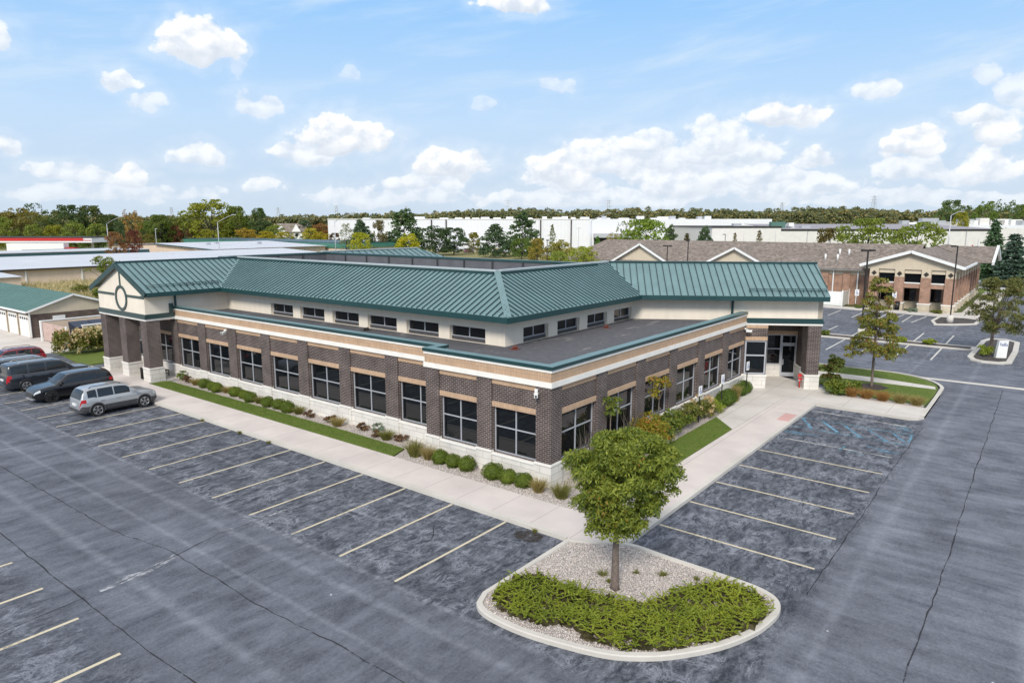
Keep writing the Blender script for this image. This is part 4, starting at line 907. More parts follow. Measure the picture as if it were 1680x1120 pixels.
cluster(1.9, -.9, 1.1, 1.3, 1400, 'leaf_shrub', 'leafy_shrub', 'leafy shrub against the stone base right of the brick corner', 'shrub', .14, .08)
for (x, y, h, k, l) in [(2.9, -.35, 2.6, 8, 'tall bare upright stems before the first right facade window'), (6.5, -.35, 2.7, 9, 'tall bare arching stems before the second right facade window')]:
    n = 60; a = RNG.uniform(0, 2 * PI, n); c = np.zeros((n, 3)); c[:, 0] = RNG.uniform(-.9, .9, n); c[:, 1] = RNG.uniform(-.2, .2, n)
    d = np.stack([np.cos(a) * .22, np.sin(a) * .12, np.ones(n)], 1); o = raw_mesh('bare_stems', *blades(c, d, RNG.uniform(.6, 1, n) * h, .035), M['bare']); o.location = (x, y, .1); tag(o, l, 'plant')
def small_tree(name, x, y, th, r0, crown, mat, label, cat='tree', per=230, L=.2, W=.07, lean=(0, 0), z=.1, bark='bark', droop=.4, name_crown='crown'):
    e = empty(name, (x, y, z), 0, label, cat)
    K = len(crown); lim = [(th * .85, (c[0] * .8, c[1] * .8, c[2] - .05), r0 * .45) for c in crown[:14]]
    trunk_mb(th, r0, lim, (0, 0), lean).build('trunk', M[bark], e)
    V, F = clumps([c[:3] for c in crown], [c[3] for c in crown], per, L, W, droop=droop); raw_mesh('crown', V, F, M[mat], e); return e
small_tree('sumac_sapling', 4.5, -.25, 2.3, .035, [(0, 0, 2.6, .35), (.3, 0, 2.3, .35), (.35, -.1, 2.75, .3), (-.3, .1, 2.9, .28), (0, 0, 2.2, .3), (.6, 0, 2.75, .25)], 'leaf_shrub', 'thin sapling with yellow green leaves before the right facade pier', per=520, L=.2, W=.08)
small_tree('sumac_sapling', 9.4, -.3, 2.2, .035, [(0, 0, 2.7, .42), (-.5, .1, 3.0, .32), (.45, -.1, 2.8, .4), (-.5, 0, 2.2, .3), (.75, 0, 2.5, .3), (-.2, .2, 2.35, .3)], 'leaf_gold', 'thin sapling with golden orange leaves before the third right window', per=480, L=.22, W=.08)
# ---- the island tree (lobed crown, narrow at the bottom, wide near the top)
def vase(n, h0, h1, rmax):
    out = []
    for q in range(n):
        t = ((q + RNG.uniform(0, 1)) / n) ** .72; prof = (.40 + .71 * t) if t < .62 else (.84 + .17 * math.sin((t - .62) / .38 * PI * .55)) * math.sqrt(max(.02, 1 - ((t - .62) / .40) ** 2)) if t < 1.0 else 0
        a = q * 2.39996 + RNG.uniform(-.3, .3); r = rmax * prof * math.sqrt(RNG.uniform(.25, 1)); lob = 1 + .13 * math.sin(3 * a + 1.2) + .10 * math.sin(5 * a + 4 * t)
        out.append((r * lob * math.cos(a), r * lob * math.sin(a), h0 + (h1 - h0) * t, RNG.uniform(.18, .44)))
    return out
reseed(5.5, 6.2)
vs = vase(140, 1.72, 4.75, 1.80)
off = (RT * .22)
vs = [(c[0] + off.x * (c[2] - 1.5) / 2, c[1] + off.y * (c[2] - 1.5) / 2, c[2], c[3]) for c in vs]
small_tree('island_tree', -5.54, -6.25, 2.15, .125, vs, 'leaf_maple', 'rounded green tree with narrow pointed leaves on the gravel island', per=2300, L=.155, W=.044, droop=.75)
# ---- street tree by the right entrance, sparse and irregular
reseed(28.2, 6.8)
st = []
for k in range(120):
    t = RNG.uniform(0, 1); a = RNG.uniform(0, 2 * PI); r = 1.85 * (1 - .72 * t) * math.sqrt(RNG.uniform(.12, 1)); st.append((r * math.cos(a), r * math.sin(a), 2.2 + 5.1 * t - .12 * r, RNG.uniform(.22, .5) * (1 - .3 * t)))
e = small_tree('street_tree', 28.25, -6.8, 5.2, .09, st, 'leaf_autumn', 'slender tree with thin bronze green autumn leaves on the lawn', per=700, L=.17, W=.085, lean=(.1, .05), z=.13)
# ---- shrubs at the right column
cluster(26.45, -4.75, 1.0, 2.5, 2400, 'leaf_euo', 'leafy_shrub', 'tall dark bronze green shrub against the right brick column', 'shrub', .16, .09, z=.1)
cluster(24.75, -5.35, 1.0, 1.0, 1700, 'leaf_shrub', 'leafy_shrub', 'low broad light green shrub in front of the right column', 'shrub', .18, .11, z=.1)
cluster(25.6, -6.1, .8, .8, 900, 'leaf_shrub', 'leafy_shrub', 'low green shrub between the column shrub and the rust grasses', 'shrub', .16, .1, z=.1)
# ---- hydrangea hedge behind the left porch
hd = empty('hydrangea_hedge', (1.9, 49.3, .08), 0, 'long hydrangea hedge full of faded cream blooms before the bin enclosure', 'hedge')
cc = [(RNG.uniform(-3.0, 6.0), RNG.uniform(-.9, .9), RNG.uniform(.3, 1.75), RNG.uniform(.4, .65)) for _ in range(170)]
hf = raw_mesh('foliage', *clumps([c[:3] for c in cc], [c[3] for c in cc], 260, .2, .12), M['leaf_hyd'], hd)
bc = [(RNG.uniform(-3.1, 6.2), RNG.uniform(-1.25, 1.1), RNG.uniform(.35, 2.15)) for _ in range(330)]; blooms(hf, [c for c in bc if c[1] < -.55 or c[2] > 1.6 or c[0] < -2.6], .17, 14)
# ---- juniper carpet on the island: ground cover nobody could count
jp = [(-8.19, -3.69), (-6.92, -3.59), (-6.42, -4.05), (-6.5, -5.02), (-6.34, -5.79), (-6.28, -6.69), (-5.87, -7.47), (-4.87, -7.96), (-3.86, -8.29), (-3.21, -9.0), (-3.36, -9.89), (-4.0, -10.3), (-5.13, -10.25), (-6.28, -9.7), (-7.4, -8.86), (-8.0, -8.0), (-8.25, -6.95), (-8.1, -5.97), (-8.45, -5.72), (-8.6, -4.92), (-8.55, -4.22)]
def inside(p, poly):
    c = False
    for i in range(len(poly)):
        (x0, y0), (x1, y1) = poly[i - 1], poly[i]
        if (y0 > p[1]) != (y1 > p[1]) and p[0] < (x1 - x0) * (p[1] - y0) / (y1 - y0) + x0: c = not c
    return c
jp = offset_in(jp[::-1], -.07) if sum((jp[i][0]-jp[i-1][0])*(jp[i][1]+jp[i-1][1]) for i in range(len(jp))) > 0 else offset_in(jp, -.07)
reseed(3, 3)
base = []
while len(base) < 1550:
    p = (RNG.uniform(-8.8, -3.0), RNG.uniform(-10.5, -3.4))
    if inside(p, jp): base.append(p)
C = []; Dd = []; Ls = []
for (x, y) in base:
    hh = .11 + .22 * (math.sin(x * 3.1 + 1) * math.sin(y * 2.7 + .5) * .5 + .5) ** 1.3 + RNG.uniform(0, .14); a = RNG.uniform(0, 2 * PI)
    k = 38; t = RNG.uniform(0, 1, k); L = RNG.uniform(.26, .50); el = RNG.uniform(.05, .6)
    dx, dy, dz = math.cos(a) * math.cos(el), math.sin(a) * math.cos(el), math.sin(el) * .7
    q = np.stack([x + dx * L * (t - .3), y + dy * L * (t - .3), hh + dz * L * (t - .3)], 1)
    side = RNG.choice([-1, 1], k) * RNG.uniform(.5, 1.1, k)
    C.append(q); Dd.append(np.stack([dx - dy * side, dy + dx * side, dz + RNG.uniform(-.1, .5, k)], 1)); Ls.append(RNG.uniform(.05, .125, k))
C = np.concatenate(C); Dd = np.concatenate(Dd); Ls = np.concatenate(Ls); C[:, 2] = np.maximum(C[:, 2], .11)
jun = raw_mesh('juniper_ground_cover', *leaf_cards(C, Ls, .024, Dd), M['leaf_jun']); tag(jun, kind='stuff')
lb = []
while len(lb) < 2200:
    p = (RNG.uniform(-8.8, -3.0), RNG.uniform(-10.5, -3.4))
    if inside(p, jp): lb.append((*p, .11 + .10 * (math.sin(p[0] * 3.1 + 1) * math.sin(p[1] * 2.7 + .5) * .5 + .5)))
V, F = leaf_cards(np.array(lb), .34, .20, None, np.tile([0, 0, 1.2], (len(lb), 1))); u_ = raw_mesh('juniper_understorey', V, F, M['jun_dead']); tag(u_, kind='stuff')
for (x, y, s, l) in [(-5.05, -5.55, .35, 'dry brown weed tuft behind the island tree trunk'), (-4.3, -6.3, .2, 'small weed in the gravel right of the trunk'), (-3.9, -7.05, .26, 'green weed in the island gravel far right of the trunk'), (-3.5, -8.0, .2, 'tiny weed near the right edge of the island gravel'), (-5.3, -5.95, .22, 'small green weed touching the island tree trunk')]:
    tuft(x, y, s * .8, s, 70, 'grass_green', 'weed', l, 'weed', None, .09)
for x, y, l in ((-3.72, 21.4, 'small weed at the kerb beyond the fifth stall line'), (-3.72, 17.6, 'small weed growing at the kerb by the middle stalls'), (-3.72, 14.9, 'kerb weed nearest the pale grass tuft in the bed'), (-3.72, -1.9, 'weed at the kerb beside the brown stain')):
    tuft(x, y, .2, .22, 60, 'grass_green', 'weed', l, 'weed', None, .0)
# grass blades on the near lawns and loose stones on the gravel: uncountable
def scatter(poly, n):
    xs = [p[0] for p in poly]; ys = [p[1] for p in poly]; out = []
    while len(out) < n:
        p = (RNG.uniform(min(xs), max(xs)), RNG.uniform(min(ys), max(ys)))
        if inside(p, poly): out.append(p)
    return np.array(out)
M['blade'] = leafmat('lawn_blades', (.085, .155, .020), (.18, .24, .045))
pts = np.concatenate([scatter([(-1.41, 8.15), (-.29, 8.55), (-.17, 13), (-.17, 32.3), (-1.41, 32.7)], 14000), scatter([(-.1, -2.98), (12.8, -2.98), (14.62, -1.39), (-.1, -1.39)], 10000), scatter([(24.9, -5.4), (24.9, -10.3), (28.6, -10.4), (32.5, -9.3), (34.1, -7), (34.1, -3), (25.7, -4.3)], 9000)])
pth = [(30.0, -10.4), (31.0, -10.3), (31.6, -6.5), (31.4, 3), (29.8, 3), (29.8, -6.5)]
pts = np.array([p for p in pts if not inside(p, pth) and math.dist(p, (28.2, -6.8)) > 1.0])
c = np.concatenate([pts, np.full((len(pts), 1), ZW + .02)], 1); d = unit(len(c)); d[:, 2] = np.abs(d[:, 2]) + .6
V, F = leaf_cards(c, .09, .018, d); tag(raw_mesh('grass_blades', V, F, M['blade']), kind='stuff')
gp = np.concatenate([scatter(offset_in(isl, .22), 7000), scatter([(-1.38, -2.9), (-.25, -2.9), (-.1, 0), (-.1, 7), (-1.38, 8)], 2600)])
k = len(gp); u = unit(6 * k).reshape(k, 6, 3)
oct_ = np.array([[1, 0, 0], [0, 1, 0], [-1, 0, 0], [0, -1, 0], [0, 0, .7], [0, 0, -.7]])
R_ = RNG.uniform(.016, .036, (k, 1, 1)) * RNG.uniform(.6, 1.3, (k, 1, 3)); V = (oct_[None] * R_ + np.concatenate([gp, np.full((k, 1), .108)], 1)[:, None, :]).reshape(-1, 3)
F = (np.arange(k)[:, None, None] * 6 + np.array([[0, 1, 4], [1, 2, 4], [2, 3, 4], [3, 0, 4], [1, 0, 5], [2, 1, 5], [3, 2, 5], [0, 3, 5]])[None]).reshape(-1, 3)
def stonemat():
    t = NT('loose_stones'); r = t.rand(); r2 = t.math('FRACT', t.math('MULTIPLY', r, 13.7)); k_ = t.mapr(r2, 0, 1, .55, 1.2)
    t.bsdf(t.mix(1.0, t.mix(r, (.70, .61, .55, 1), (.58, .56, .54, 1)), t.comb(k_, k_, k_), 'MULTIPLY'), .9, 0, .3); return t.m
tag(raw_mesh('gravel_stones', V, F, stonemat()), kind='stuff')
# ================================================================== VEHICLES
PROF = {
 'suv': [(-.5, .40), (-.493, .52), (-.482, .63), (-.455, .82), (-.425, .93), (-.37, .975), (-.25, .998), (-.12, 1.0), (0, .985), (.05, .968), (.085, .945), (.16, .79), (.235, .655), (.28, .64), (.38, .605), (.44, .565), (.478, .50), (.493, .42), (.5, .34)],
 'boxy': [(-.5, .42), (-.494, .55), (-.486, .66), (-.47, .90), (-.45, .965), (-.38, .992), (-.2, 1.0), (0, .992), (.08, .975), (.125, .945), (.20, .78), (.265, .64), (.31, .63), (.41, .605), (.465, .57), (.487, .50), (.496, .42), (.5, .36)],
 'sedan': [(-.5, .44), (-.492, .56), (-.47, .66), (-.42, .70), (-.36, .715), (-.30, .80), (-.21, .94), (-.13, .99), (0, 1.0), (.05, .975), (.09, .935), (.16, .80), (.24, .675), (.30, .655), (.40, .61), (.45, .56), (.482, .47), (.494, .40), (.5, .34)]}
def car_parts(L=4.45, W=1.82, H=1.64, style='suv', cladding=True, rim='rim', rails=True, front='grille'):
    """one smooth shell from stations along the car; its panes and lamps are cut out of the same surface"""
    pr = PROF[style]; px, pz = [p[0] for p in pr], [p[1] * H for p in pr]; hw = W / 2; wb = L * .60; rw = .37 if style != 'sedan' else .33
    belt = {'suv': .615, 'boxy': .60, 'sedan': .66}[style] * H
    cuts = {'suv': [(-.40, -.29), (-.275, -.085), (-.07, .125)], 'boxy': [(-.445, -.27), (-.25, -.075), (-.055, .16)], 'sedan': [(-.30, -.235), (-.225, -.05), (-.035, .15)]}[style]
    rear = {'suv': (-.482, -.425), 'boxy': (-.486, -.455), 'sedan': (-.36, -.21)}[style]; wind = {'suv': (.085, .235), 'boxy': (.125, .265), 'sedan': (.09, .24)}[style]
    xs = sorted(set([round(x, 4) for x in list(np.linspace(-.5, .5, 41)) + px + [c for q in cuts for c in q] + list(rear) + list(wind)]))
    xs = [x for i, x in enumerate(xs) if i == 0 or x - xs[i - 1] > .004 or x in px]
    wx = [-.5, -.485, -.46, -.40, -.2, .2, .34, .42, .465, .49, .5]; ww = [.76, .87, .94, .985, 1, 1, .985, .945, .86, .74, .66]
    zbx = [-.5, -.47, -.42, .42, .47, .5]; zb_ = [.40, .28, .22, .21, .27, .38]
    rings = []; roofw = .74 if style != 'boxy' else .80
    for x in xs:
        T = float(np.interp(x, px, pz)); w = hw * float(np.interp(x, wx, ww)); b = float(np.interp(x, zbx, zb_)); bl = min(belt + (.05 if x < -.3 else 0) * 1.0, T - .04)
        k = max(0.0, min(1.0, (T - belt) / (H - belt))); top = max(T - .055, bl + .012)
        lo = b + (bl - b) * .22; mid = b + (bl - b) * .50; m2 = b + (bl - b) * .74
        h = [(0, b), (w * .80, b), (w * .95, b + .05), (w * .99, lo), (w, mid), (w * .992, m2), (w * .965, bl - .015), (w * .93, bl + .008)]
        wt = w * (.93 - (.93 - roofw) * k)
        for q in (.10, .5, .92): h.append((w * .925 + (wt - w * .925) * q + .02 * k * math.sin(PI * q), bl + .008 + (top - bl - .008) * q))
        h += [(wt * .93, top + (T - top) * .55), (wt * .80, T - .008), (wt * .40, T + .012 * k), (0, T + .016 * k)]
        rings.append([(x * L, y, z) for y, z in h] + [(x * L, -y, z) for y, z in h[-2:0:-1]])
    n = len(rings[0]); half = 14
    body = MB(); body.v = [p for r in rings for p in r]; G = {}
    def grp(x, k):
        kk = k if k < half else n - 1 - k
        side = 0 if k < half else 1
        if 8 <= kk <= 9:
            for c in cuts:
                if c[0] <= x <= c[1]: return ('side_window', side, c)
        if kk >= 11 and wind[0] <= x <= wind[1]: return ('windshield',)
        if kk >= 11 and rear[0] <= x <= rear[1]: return ('rear_window',)
        if kk == 5 and x < -.435 or (style == 'boxy' and 4 <= kk <= 5 and x < -.47): return ('taillight', side)
        if kk == 5 and .425 < x < .492: return ('headlight', side)
        if kk <= 2 or (cladding and kk == 3): return ('sill',)
        return None
    for i in range(len(xs) - 1):
        xm = (xs[i] + xs[i + 1]) / 2
        for k in range(n):
            f = [i * n + k, i * n + (k + 1) % n, (i + 1) * n + (k + 1) % n, (i + 1) * n + k]; g = grp(xm, k)
            if g is None or (g[0] == 'sill' and not cladding): body.f.append(f); body.m.append(0); body.s.append(True)
            else: G.setdefault(g, []).append(f)
    for f in (list(range(n - 1, -1, -1)), [(len(xs) - 1) * n + k for k in range(n)]): body.f.append(f); body.m.append(0); body.s.append(False)
    used = sorted({v for f in body.f for v in f}); mp = {v: i for i, v in enumerate(used)}; allv = body.v
    body.v = [allv[v] for v in used]; body.f = [[mp[v] for v in f] for f in body.f]
    parts = [('body', body, 'paint', 50)]
    mats = {'side_window': 'carglass', 'windshield': 'carglass', 'rear_window': 'carglass', 'taillight': 'taillight', 'headlight': 'headlight', 'sill': 'plastic'}
    for g, fs in G.items():
        m = MB(); us = sorted({v for f in fs for v in f}); q = {v: i for i, v in enumerate(us)}; m.add([allv[v] for v in us], [[q[v] for v in f] for f in fs], 0, True); parts.append(('lower_cladding' if g[0] == 'sill' else g[0], m, mats[g[0]], None))
    P = lambda *a: parts.append(a)
    for y in (-1, 1):
        P('side_mirror', MB().loft([[(wind[1] * L - .34 + i * .02, y * (hw * .95 + j), belt + .05 + k) for j, k in ((0, 0), (.19, .02), (.20, .15), (0, .12))] for i in (0, 6)], smooth=False), 'paint', None)
        if rails: P('roof_rail', MB().tube([(-.36 * L, y * hw * roofw * .84, H - .03), (-.33 * L, y * hw * roofw * .84, H + .05), (.0, y * hw * roofw * .84, H + .05), (.035 * L, y * hw * roofw * .84, H - .03)], .02, 6), 'black' if style == 'suv' else 'galv', None)
        for q in cuts[1:]: P('door_handle', MB().box(q[0] * L + .08, q[0] * L + .28, *sorted((y * hw * .985, y * hw * 1.012)), belt - .16, belt - .12), 'paint', None)
    P('grille', MB().box(.488 * L, .505 * L, -hw * .52, hw * .52, H * .24, H * .36), 'plastic', None)
    P('front_skid', MB().box(.47 * L, .507 * L, -hw * .55, hw * .55, .25, .31), 'galv', None)
    P('number_plate', MB().box(-.508 * L, -.492 * L, -.24, .24, H * .40, H * .40 + .13), 'white', None)
    P('rear_bumper', MB().loft([[(-.44 * L, -hw * .93, .27), (-.44 * L, hw * .93, .27), (-.44 * L, hw * .93, .50), (-.44 * L, -hw * .93, .50)], [(-.512 * L, -hw * .74, .33), (-.512 * L, hw * .74, .33), (-.512 * L, hw * .74, .50), (-.512 * L, -hw * .74, .50)]], smooth=False), 'plastic' if cladding else 'paint', None)
    wheels = []
    for x in (-wb / 2, wb / 2):
        for y in (-1, 1):
            yo = y * (hw + .008); yi = y * (hw - .22)
            pts = [(x + (rw + .05) * math.cos(a * PI / 14), y * hw * .985, rw + (rw + .05) * math.sin(a * PI / 14)) for a in range(-1, 16)]
            P('wheel_arch', MB().tube(pts, .045 if cladding else .028, 6), 'plastic' if cladding else 'paint', None)
            m = MB(); m.loft([[(x + r * math.cos(k * PI / 12), yy, rw + r * math.sin(k * PI / 12)) for k in range(24)] for yy, r in ((y * (hw - .1), rw + .045), (y * hw * .997, rw + .045))]); P('wheel_well', m, 'rubber', None)
            t = MB(); rr = [(yi, rw * .86), (yi, rw * .97), (yi + (yo - yi) * .25, rw), (yi + (yo - yi) * .75, rw), (yo, rw * .97), (yo, rw * .72), (yo - y * .03, rw * .68)]
            t.loft([[(x + r * math.cos(k * PI / 12), yy, rw + r * math.sin(k * PI / 12)) for k in range(24)] for yy, r in rr], cap=True)
            rm = MB()
            for k in range(5):
                for d in (-.13, .13): a = 2 * PI * k / 5 + .3; rm.bar((x + .05 * math.cos(a), yo - y * .006, rw + .05 * math.sin(a)), (x + rw * .68 * math.cos(a + d), yo - y * .006, rw + rw * .68 * math.sin(a + d)), .03, .05)
            rm.tube([(x, yo - y * .03, rw), (x, yo + y * .004, rw)], .075, 10)
            rm.tube([(x + rw * .68 * math.cos(k * PI / 12), yo - y * .012, rw + rw * .68 * math.sin(k * PI / 12)) for k in range(25)], .018, 5, cap=False)
            wheels.append((t, rm))
    return parts, wheels, rim
def make_car(label, cat, color, loc, rz, group=None, name='parked_car', **kw):
    e = empty(name, loc, rz, label, cat, group); parts, wheels, rim = car_parts(**kw)
    for nm, mb, mat, sharp in parts:
        o = mb.build(nm, M[mat], e, sharp=sharp)
        o.color = (*color, 1)
    for t, r in wheels:
        w = t.build('wheel', M['rubber'], e, sharp=40); r.build('rim', M[rim], w)
    return e
gC = 'cars parked at the left entrance'
make_car('silver grey compact SUV parked nose to the walk, nearest the camera', 'car', (.36, .38, .40), (-5.55, 28.1, 0), 0, gC, L=4.4, W=1.84, H=1.68, style='suv')
make_car('glossy black SUV parked nose outward beside the silver one', 'car', (.006, .006, .008), (-5.9, 33.7, 0), PI, gC, L=4.7, W=1.9, H=1.64, style='suv', cladding=False, rim='rim_dark', rails=False)
make_car('large boxy charcoal SUV parked nose in behind the black one', 'car', (.030, .034, .042), (-5.6, 38.5, 0), 0, gC, L=5.3, W=2.02, H=1.86, style='boxy', cladding=False)
make_car('dark grey SUV mostly hidden behind the large boxy one', 'car', (.10, .11, .12), (-5.7, 41.6, 0), 0, gC, L=4.9, W=1.95, H=1.72, style='boxy', cladding=False)
make_car('dark red SUV parked nose outward near the hydrangea hedge', 'car', (.20, .010, .018), (-5.6, 46.2, 0), PI, gC, L=4.7, W=1.88, H=1.66, style='suv', cladding=False, rails=True)
make_car('grey car cut off by the left edge beyond the red SUV', 'car', (.16, .18, .20), (-9.6, 51.2, 0), PI, gC, L=4.6, W=1.82, H=1.48, style='sedan', cladding=False, rails=False)
make_car('blue grey sedan driving on the far road beside the flag', 'car', (.10, .12, .17), (141.5, -8.2, -.008), rad(-66), None, 'sedan', L=4.9, W=1.85, H=1.46, style='sedan', cladding=False, rails=False)

# ================================================================== BACKGROUND BUILDINGS
def bldg(name, label, cat='building', loc=(0, 0, 0), rz=0.0): return empty(name, loc, rz, label, cat)
def gable_roof_x(mb, x0, x1, y0, y1, ze, zr, th=.12, mi=0):       # ridge along x
    ym = (y0 + y1) / 2
    mb.extr([(x0, y0, ze), (x1, y0, ze), (x1, ym, zr), (x0, ym, zr)], (0, 0, -th), mi).extr([(x0, ym, zr), (x1, ym, zr), (x1, y1, ze), (x0, y1, ze)], (0, 0, -th), mi); return mb
def gable_wall_x(x, y0, y1, z0, ze, zr, t): return MB().extr([(x, y0, z0), (x, y1, z0), (x, y1, ze), (x, (y0 + y1) / 2, zr), (x, y0, ze)], (t, 0, 0))
# garage with green roof, ridge along y
g = bldg('garage', 'low brown garage with pale green metal roof and white doors', 'garage')
gx0, gx1, gy0, gy1, gze, gzr = 1.0, 8.7, 62.0, 92.0, 2.6, 4.05
P = MB(); P.prism([(gx0, gy0), (gx1, gy0), (gx1, gy1), (gx0, gy1)], 0, gze); P.build('brick_wall', M['garage_brick'], g)
MB().extr([(gx0, gy0 - .01, gze - .3), (gx1, gy0 - .01, gze - .3), (gx1, gy0 - .01, gze + .08), (4.85, gy0 - .01, gzr - .08), (gx0, gy0 - .01, gze + .08)], (0, .25, 0)).build('gable_siding', M['beige'], g)
seam_roof('roof', [(gx0 - .35, gy0 - .3, gze + .05), (4.85, gy0 - .3, gzr), (4.85, gy1, gzr), (gx0 - .35, gy1, gze + .05)], (-1, 0, -.4), .9, g, .08, ('pale_green_roof', 'pale_green_roof'), .04)
seam_roof('roof', [(gx1 + .35, gy0 - .3, gze + .05), (4.85, gy0 - .3, gzr), (4.85, gy1, gzr), (gx1 + .35, gy1, gze + .05)], (1, 0, -.4), .9, g, .08, ('pale_green_roof', 'pale_green_roof'), .04)
for s in (0, 1): MB().bar(((gx0 - .35, gx1 + .35)[s], gy0 - .33, gze - .02), (4.85, gy0 - .33, gzr - .06), .05, .18).build('rake_board', M['white'], g)
MB().box(gx0 - .5, gx0 - .36, gy0 - .3, gy1, gze - .12, gze + .04).build('gutter', M['white'], g)
MB().bar((gx0 - .1, gy0 - .08, .1), (gx0 - .1, gy0 - .08, gze - .1), .12, .1).build('downspout', M['white'], g)
for k in range(7):
    y = 62.45 + 3.15 * k
    d = MB().box(gx0 - .05, gx0 + .02, y, y + 2.5, .02, 2.12).build('garage_door', M['white'], g); mm = MB()
    for q in range(4): mm.box(gx0 - .065, gx0 - .045, y + .18 + .58 * q, y + .56 + .58 * q, 1.72, 1.95)
    mm.build('door_window', M['glass'], d)
    f = MB().box(gx0 - .07, gx0 + .02, y - .12, y - .005, 0, 2.22).box(gx0 - .07, gx0 + .02, y + 2.505, y + 2.62, 0, 2.22).box(gx0 - .07, gx0 + .02, y - .005, y + 2.505, 2.125, 2.22).build('door_frame', M['beige'], d)
w = MB().box(2.9, 4.0, gy0 - .06, gy0 + .02, 1.15, 2.0).build('side_door', M['white'], g)
# bin enclosure
n_ = bldg('bin_enclosure', 'pale walled bin enclosure with faded pink gates behind the hedge', 'enclosure')
MB().box(1.15, 8.2, 59.3, 59.5, 0, 1.85).box(8.0, 8.2, 53.2, 59.3, 0, 1.85).box(2.3, 8.0, 53.2, 53.4, 0, 1.85).build('enclosure_wall', M['tan_siding'], n_)
MB().box(1.0, 8.25, 59.26, 59.54, 1.85, 1.94).box(7.96, 8.24, 53.16, 59.26, 1.85, 1.94).box(2.25, 7.96, 53.16, 53.44, 1.85, 1.94).build('wall_cap', M['white'], n_)
for y0, y1 in ((56.4, 59.2), (53.45, 56.3)):
    gt = MB()
    for k in range(9): yy = y0 + (y1 - y0) * k / 9; gt.box(1.05, 1.12, yy + .012, yy + (y1 - y0) / 9 - .012, .12, 1.82)
    gt.box(1.12, 1.18, y0, y1, .35, .5).box(1.12, 1.18, y0, y1, 1.4, 1.55); gt.build('gate', M['gatewood'], n_)
MB().box(.9, 1.04, 59.28, 59.5, 0, 1.95).build('gate_post', M['white'], n_); MB().box(.9, 1.04, 53.2, 53.36, 0, 1.95).build('gate_post', M['white'], n_)
d_ = bldg('rubbish_skip', 'rubbish skip with dark blue lids inside the bin enclosure', 'dumpster', (4.2, 56.6, 0))
MB().loft([[(-1.5, -.8, .15), (1.5, -.8, .15), (1.5, .7, .15), (-1.5, .7, .15)], [(-1.6, -1.0, 1.35), (1.6, -1.0, 1.35), (1.6, .8, 1.7), (-1.6, .8, 1.7)]], smooth=False).build('bin_body', M['navy'], d_)
for x in (-1.6, .03): MB().extr([(x, -1.06, 1.38), (x + 1.55, -1.06, 1.38), (x + 1.55, .85, 1.76), (x, .85, 1.76)], (0, 0, .06)).build('lid', M['navy'], d_)
b2 = bldg('recycling_bin', 'pale grey flat topped bin beside the skip in the enclosure', 'bin', (6.7, 56.4, 0))
MB().box(-.7, .7, -.7, .7, .05, 1.2).build('bin_body', M['galv'], b2); MB().box(-.75, .75, -.75, .75, 1.2, 1.26).build('lid', M['alu'], b2)
# storage building S1 with the long white roof
s1 = bldg('storage_building', 'long low tan storage building with a wide white metal roof', 'storage building')
MB().box(-80, 92, 130, 180, 0, 2.75).build('wall', M['tan_siding'], s1)
MB().extr([(-80.5, 129.4, 2.82), (92.5, 129.4, 2.82), (92.5, 156, 3.95), (-80.5, 156, 3.95)], (0, 0, .1)).build('roof', M['white_roof'], s1)
MB().extr([(-80.5, 156.1, 3.95), (92.5, 156.1, 3.95), (92.5, 181, 2.8), (-80.5, 181, 2.8)], (0, 0, .1)).build('roof', M['white_roof'], s1)
MB().box(-80.5, 92.5, 129.25, 129.4, 2.62, 2.9).build('gutter', M['bronze'], s1)
for k in range(19): MB().box(-79.4 + 9.2 * k, -79.15 + 9.2 * k, 129.8, 129.98, 0, 2.65).build('downspout', M['white'], s1)
# front storage building gable at the far left
s0 = bldg('storage_building', 'tan gabled end of a storage building at the left edge', 'storage building')
zz = 3.2
MB().extr([(-60, 117, 0), (-60, 128, 0), (17.2, 128, 0), (17.2, 117, 0)], (0, 0, 2.3)).build('wall', M['tan_siding'], s0)
MB().extr([(5.5, 127, 2.3), (17.0, 127, 2.3), (17.0, 127, 2.65), (5.5, 127, 3.9)], (0, .3, 0)).build('gable_wall', M['tan_siding'], s0)
MB().bar((5.3, 126.8, 4.05), (17.6, 126.8, 2.75), .25, .22).build('rake_board', M['fascia'], s0)
MB().extr([(-60, 116.6, 2.35), (17.4, 116.6, 2.35), (17.4, 128, 2.6), (-60, 128, 2.6)], (0, 0, .08)).build('roof', M['white_roof'], s0)
# S2 behind: white roof with tan gable end
s2 = bldg('storage_building', 'white roofed storage building with tan gable behind the left wing ridge', 'storage building')
MB().extr([(80, 170, 0), (80, 203, 0), (80, 236, 0), (80, 236, 3.6), (80, 203, 4.6), (80, 170, 3.6)], (.4, 0, 0)).build('gable_wall', M['tan_siding'], s2)
MB().box(80.4, 118, 170.3, 235.7, 0, 3.6).build('wall', M['tan_siding'], s2)
MB().extr([(79.4, 169.4, 3.65), (118, 169.4, 3.65), (118, 203, 4.7), (79.4, 203, 4.7)], (0, 0, .12)).build('roof', M['white_roof'], s2)
MB().extr([(79.4, 203.1, 4.7), (118, 203.1, 4.7), (118, 236.6, 3.65), (79.4, 236.6, 3.65)], (0, 0, .12)).build('roof', M['white_roof'], s2)
MB().bar((79.2, 169.4, 3.55), (79.2, 203, 4.6), .2, .3).build('rake_board', M['fascia'], s2)
for x, y in ((88, 188), (93, 192), (104, 186)): MB().box(x, x + 1.2, y, y + .9, 4.0, 5.0).build('roof_vent', M['galv'], s2)
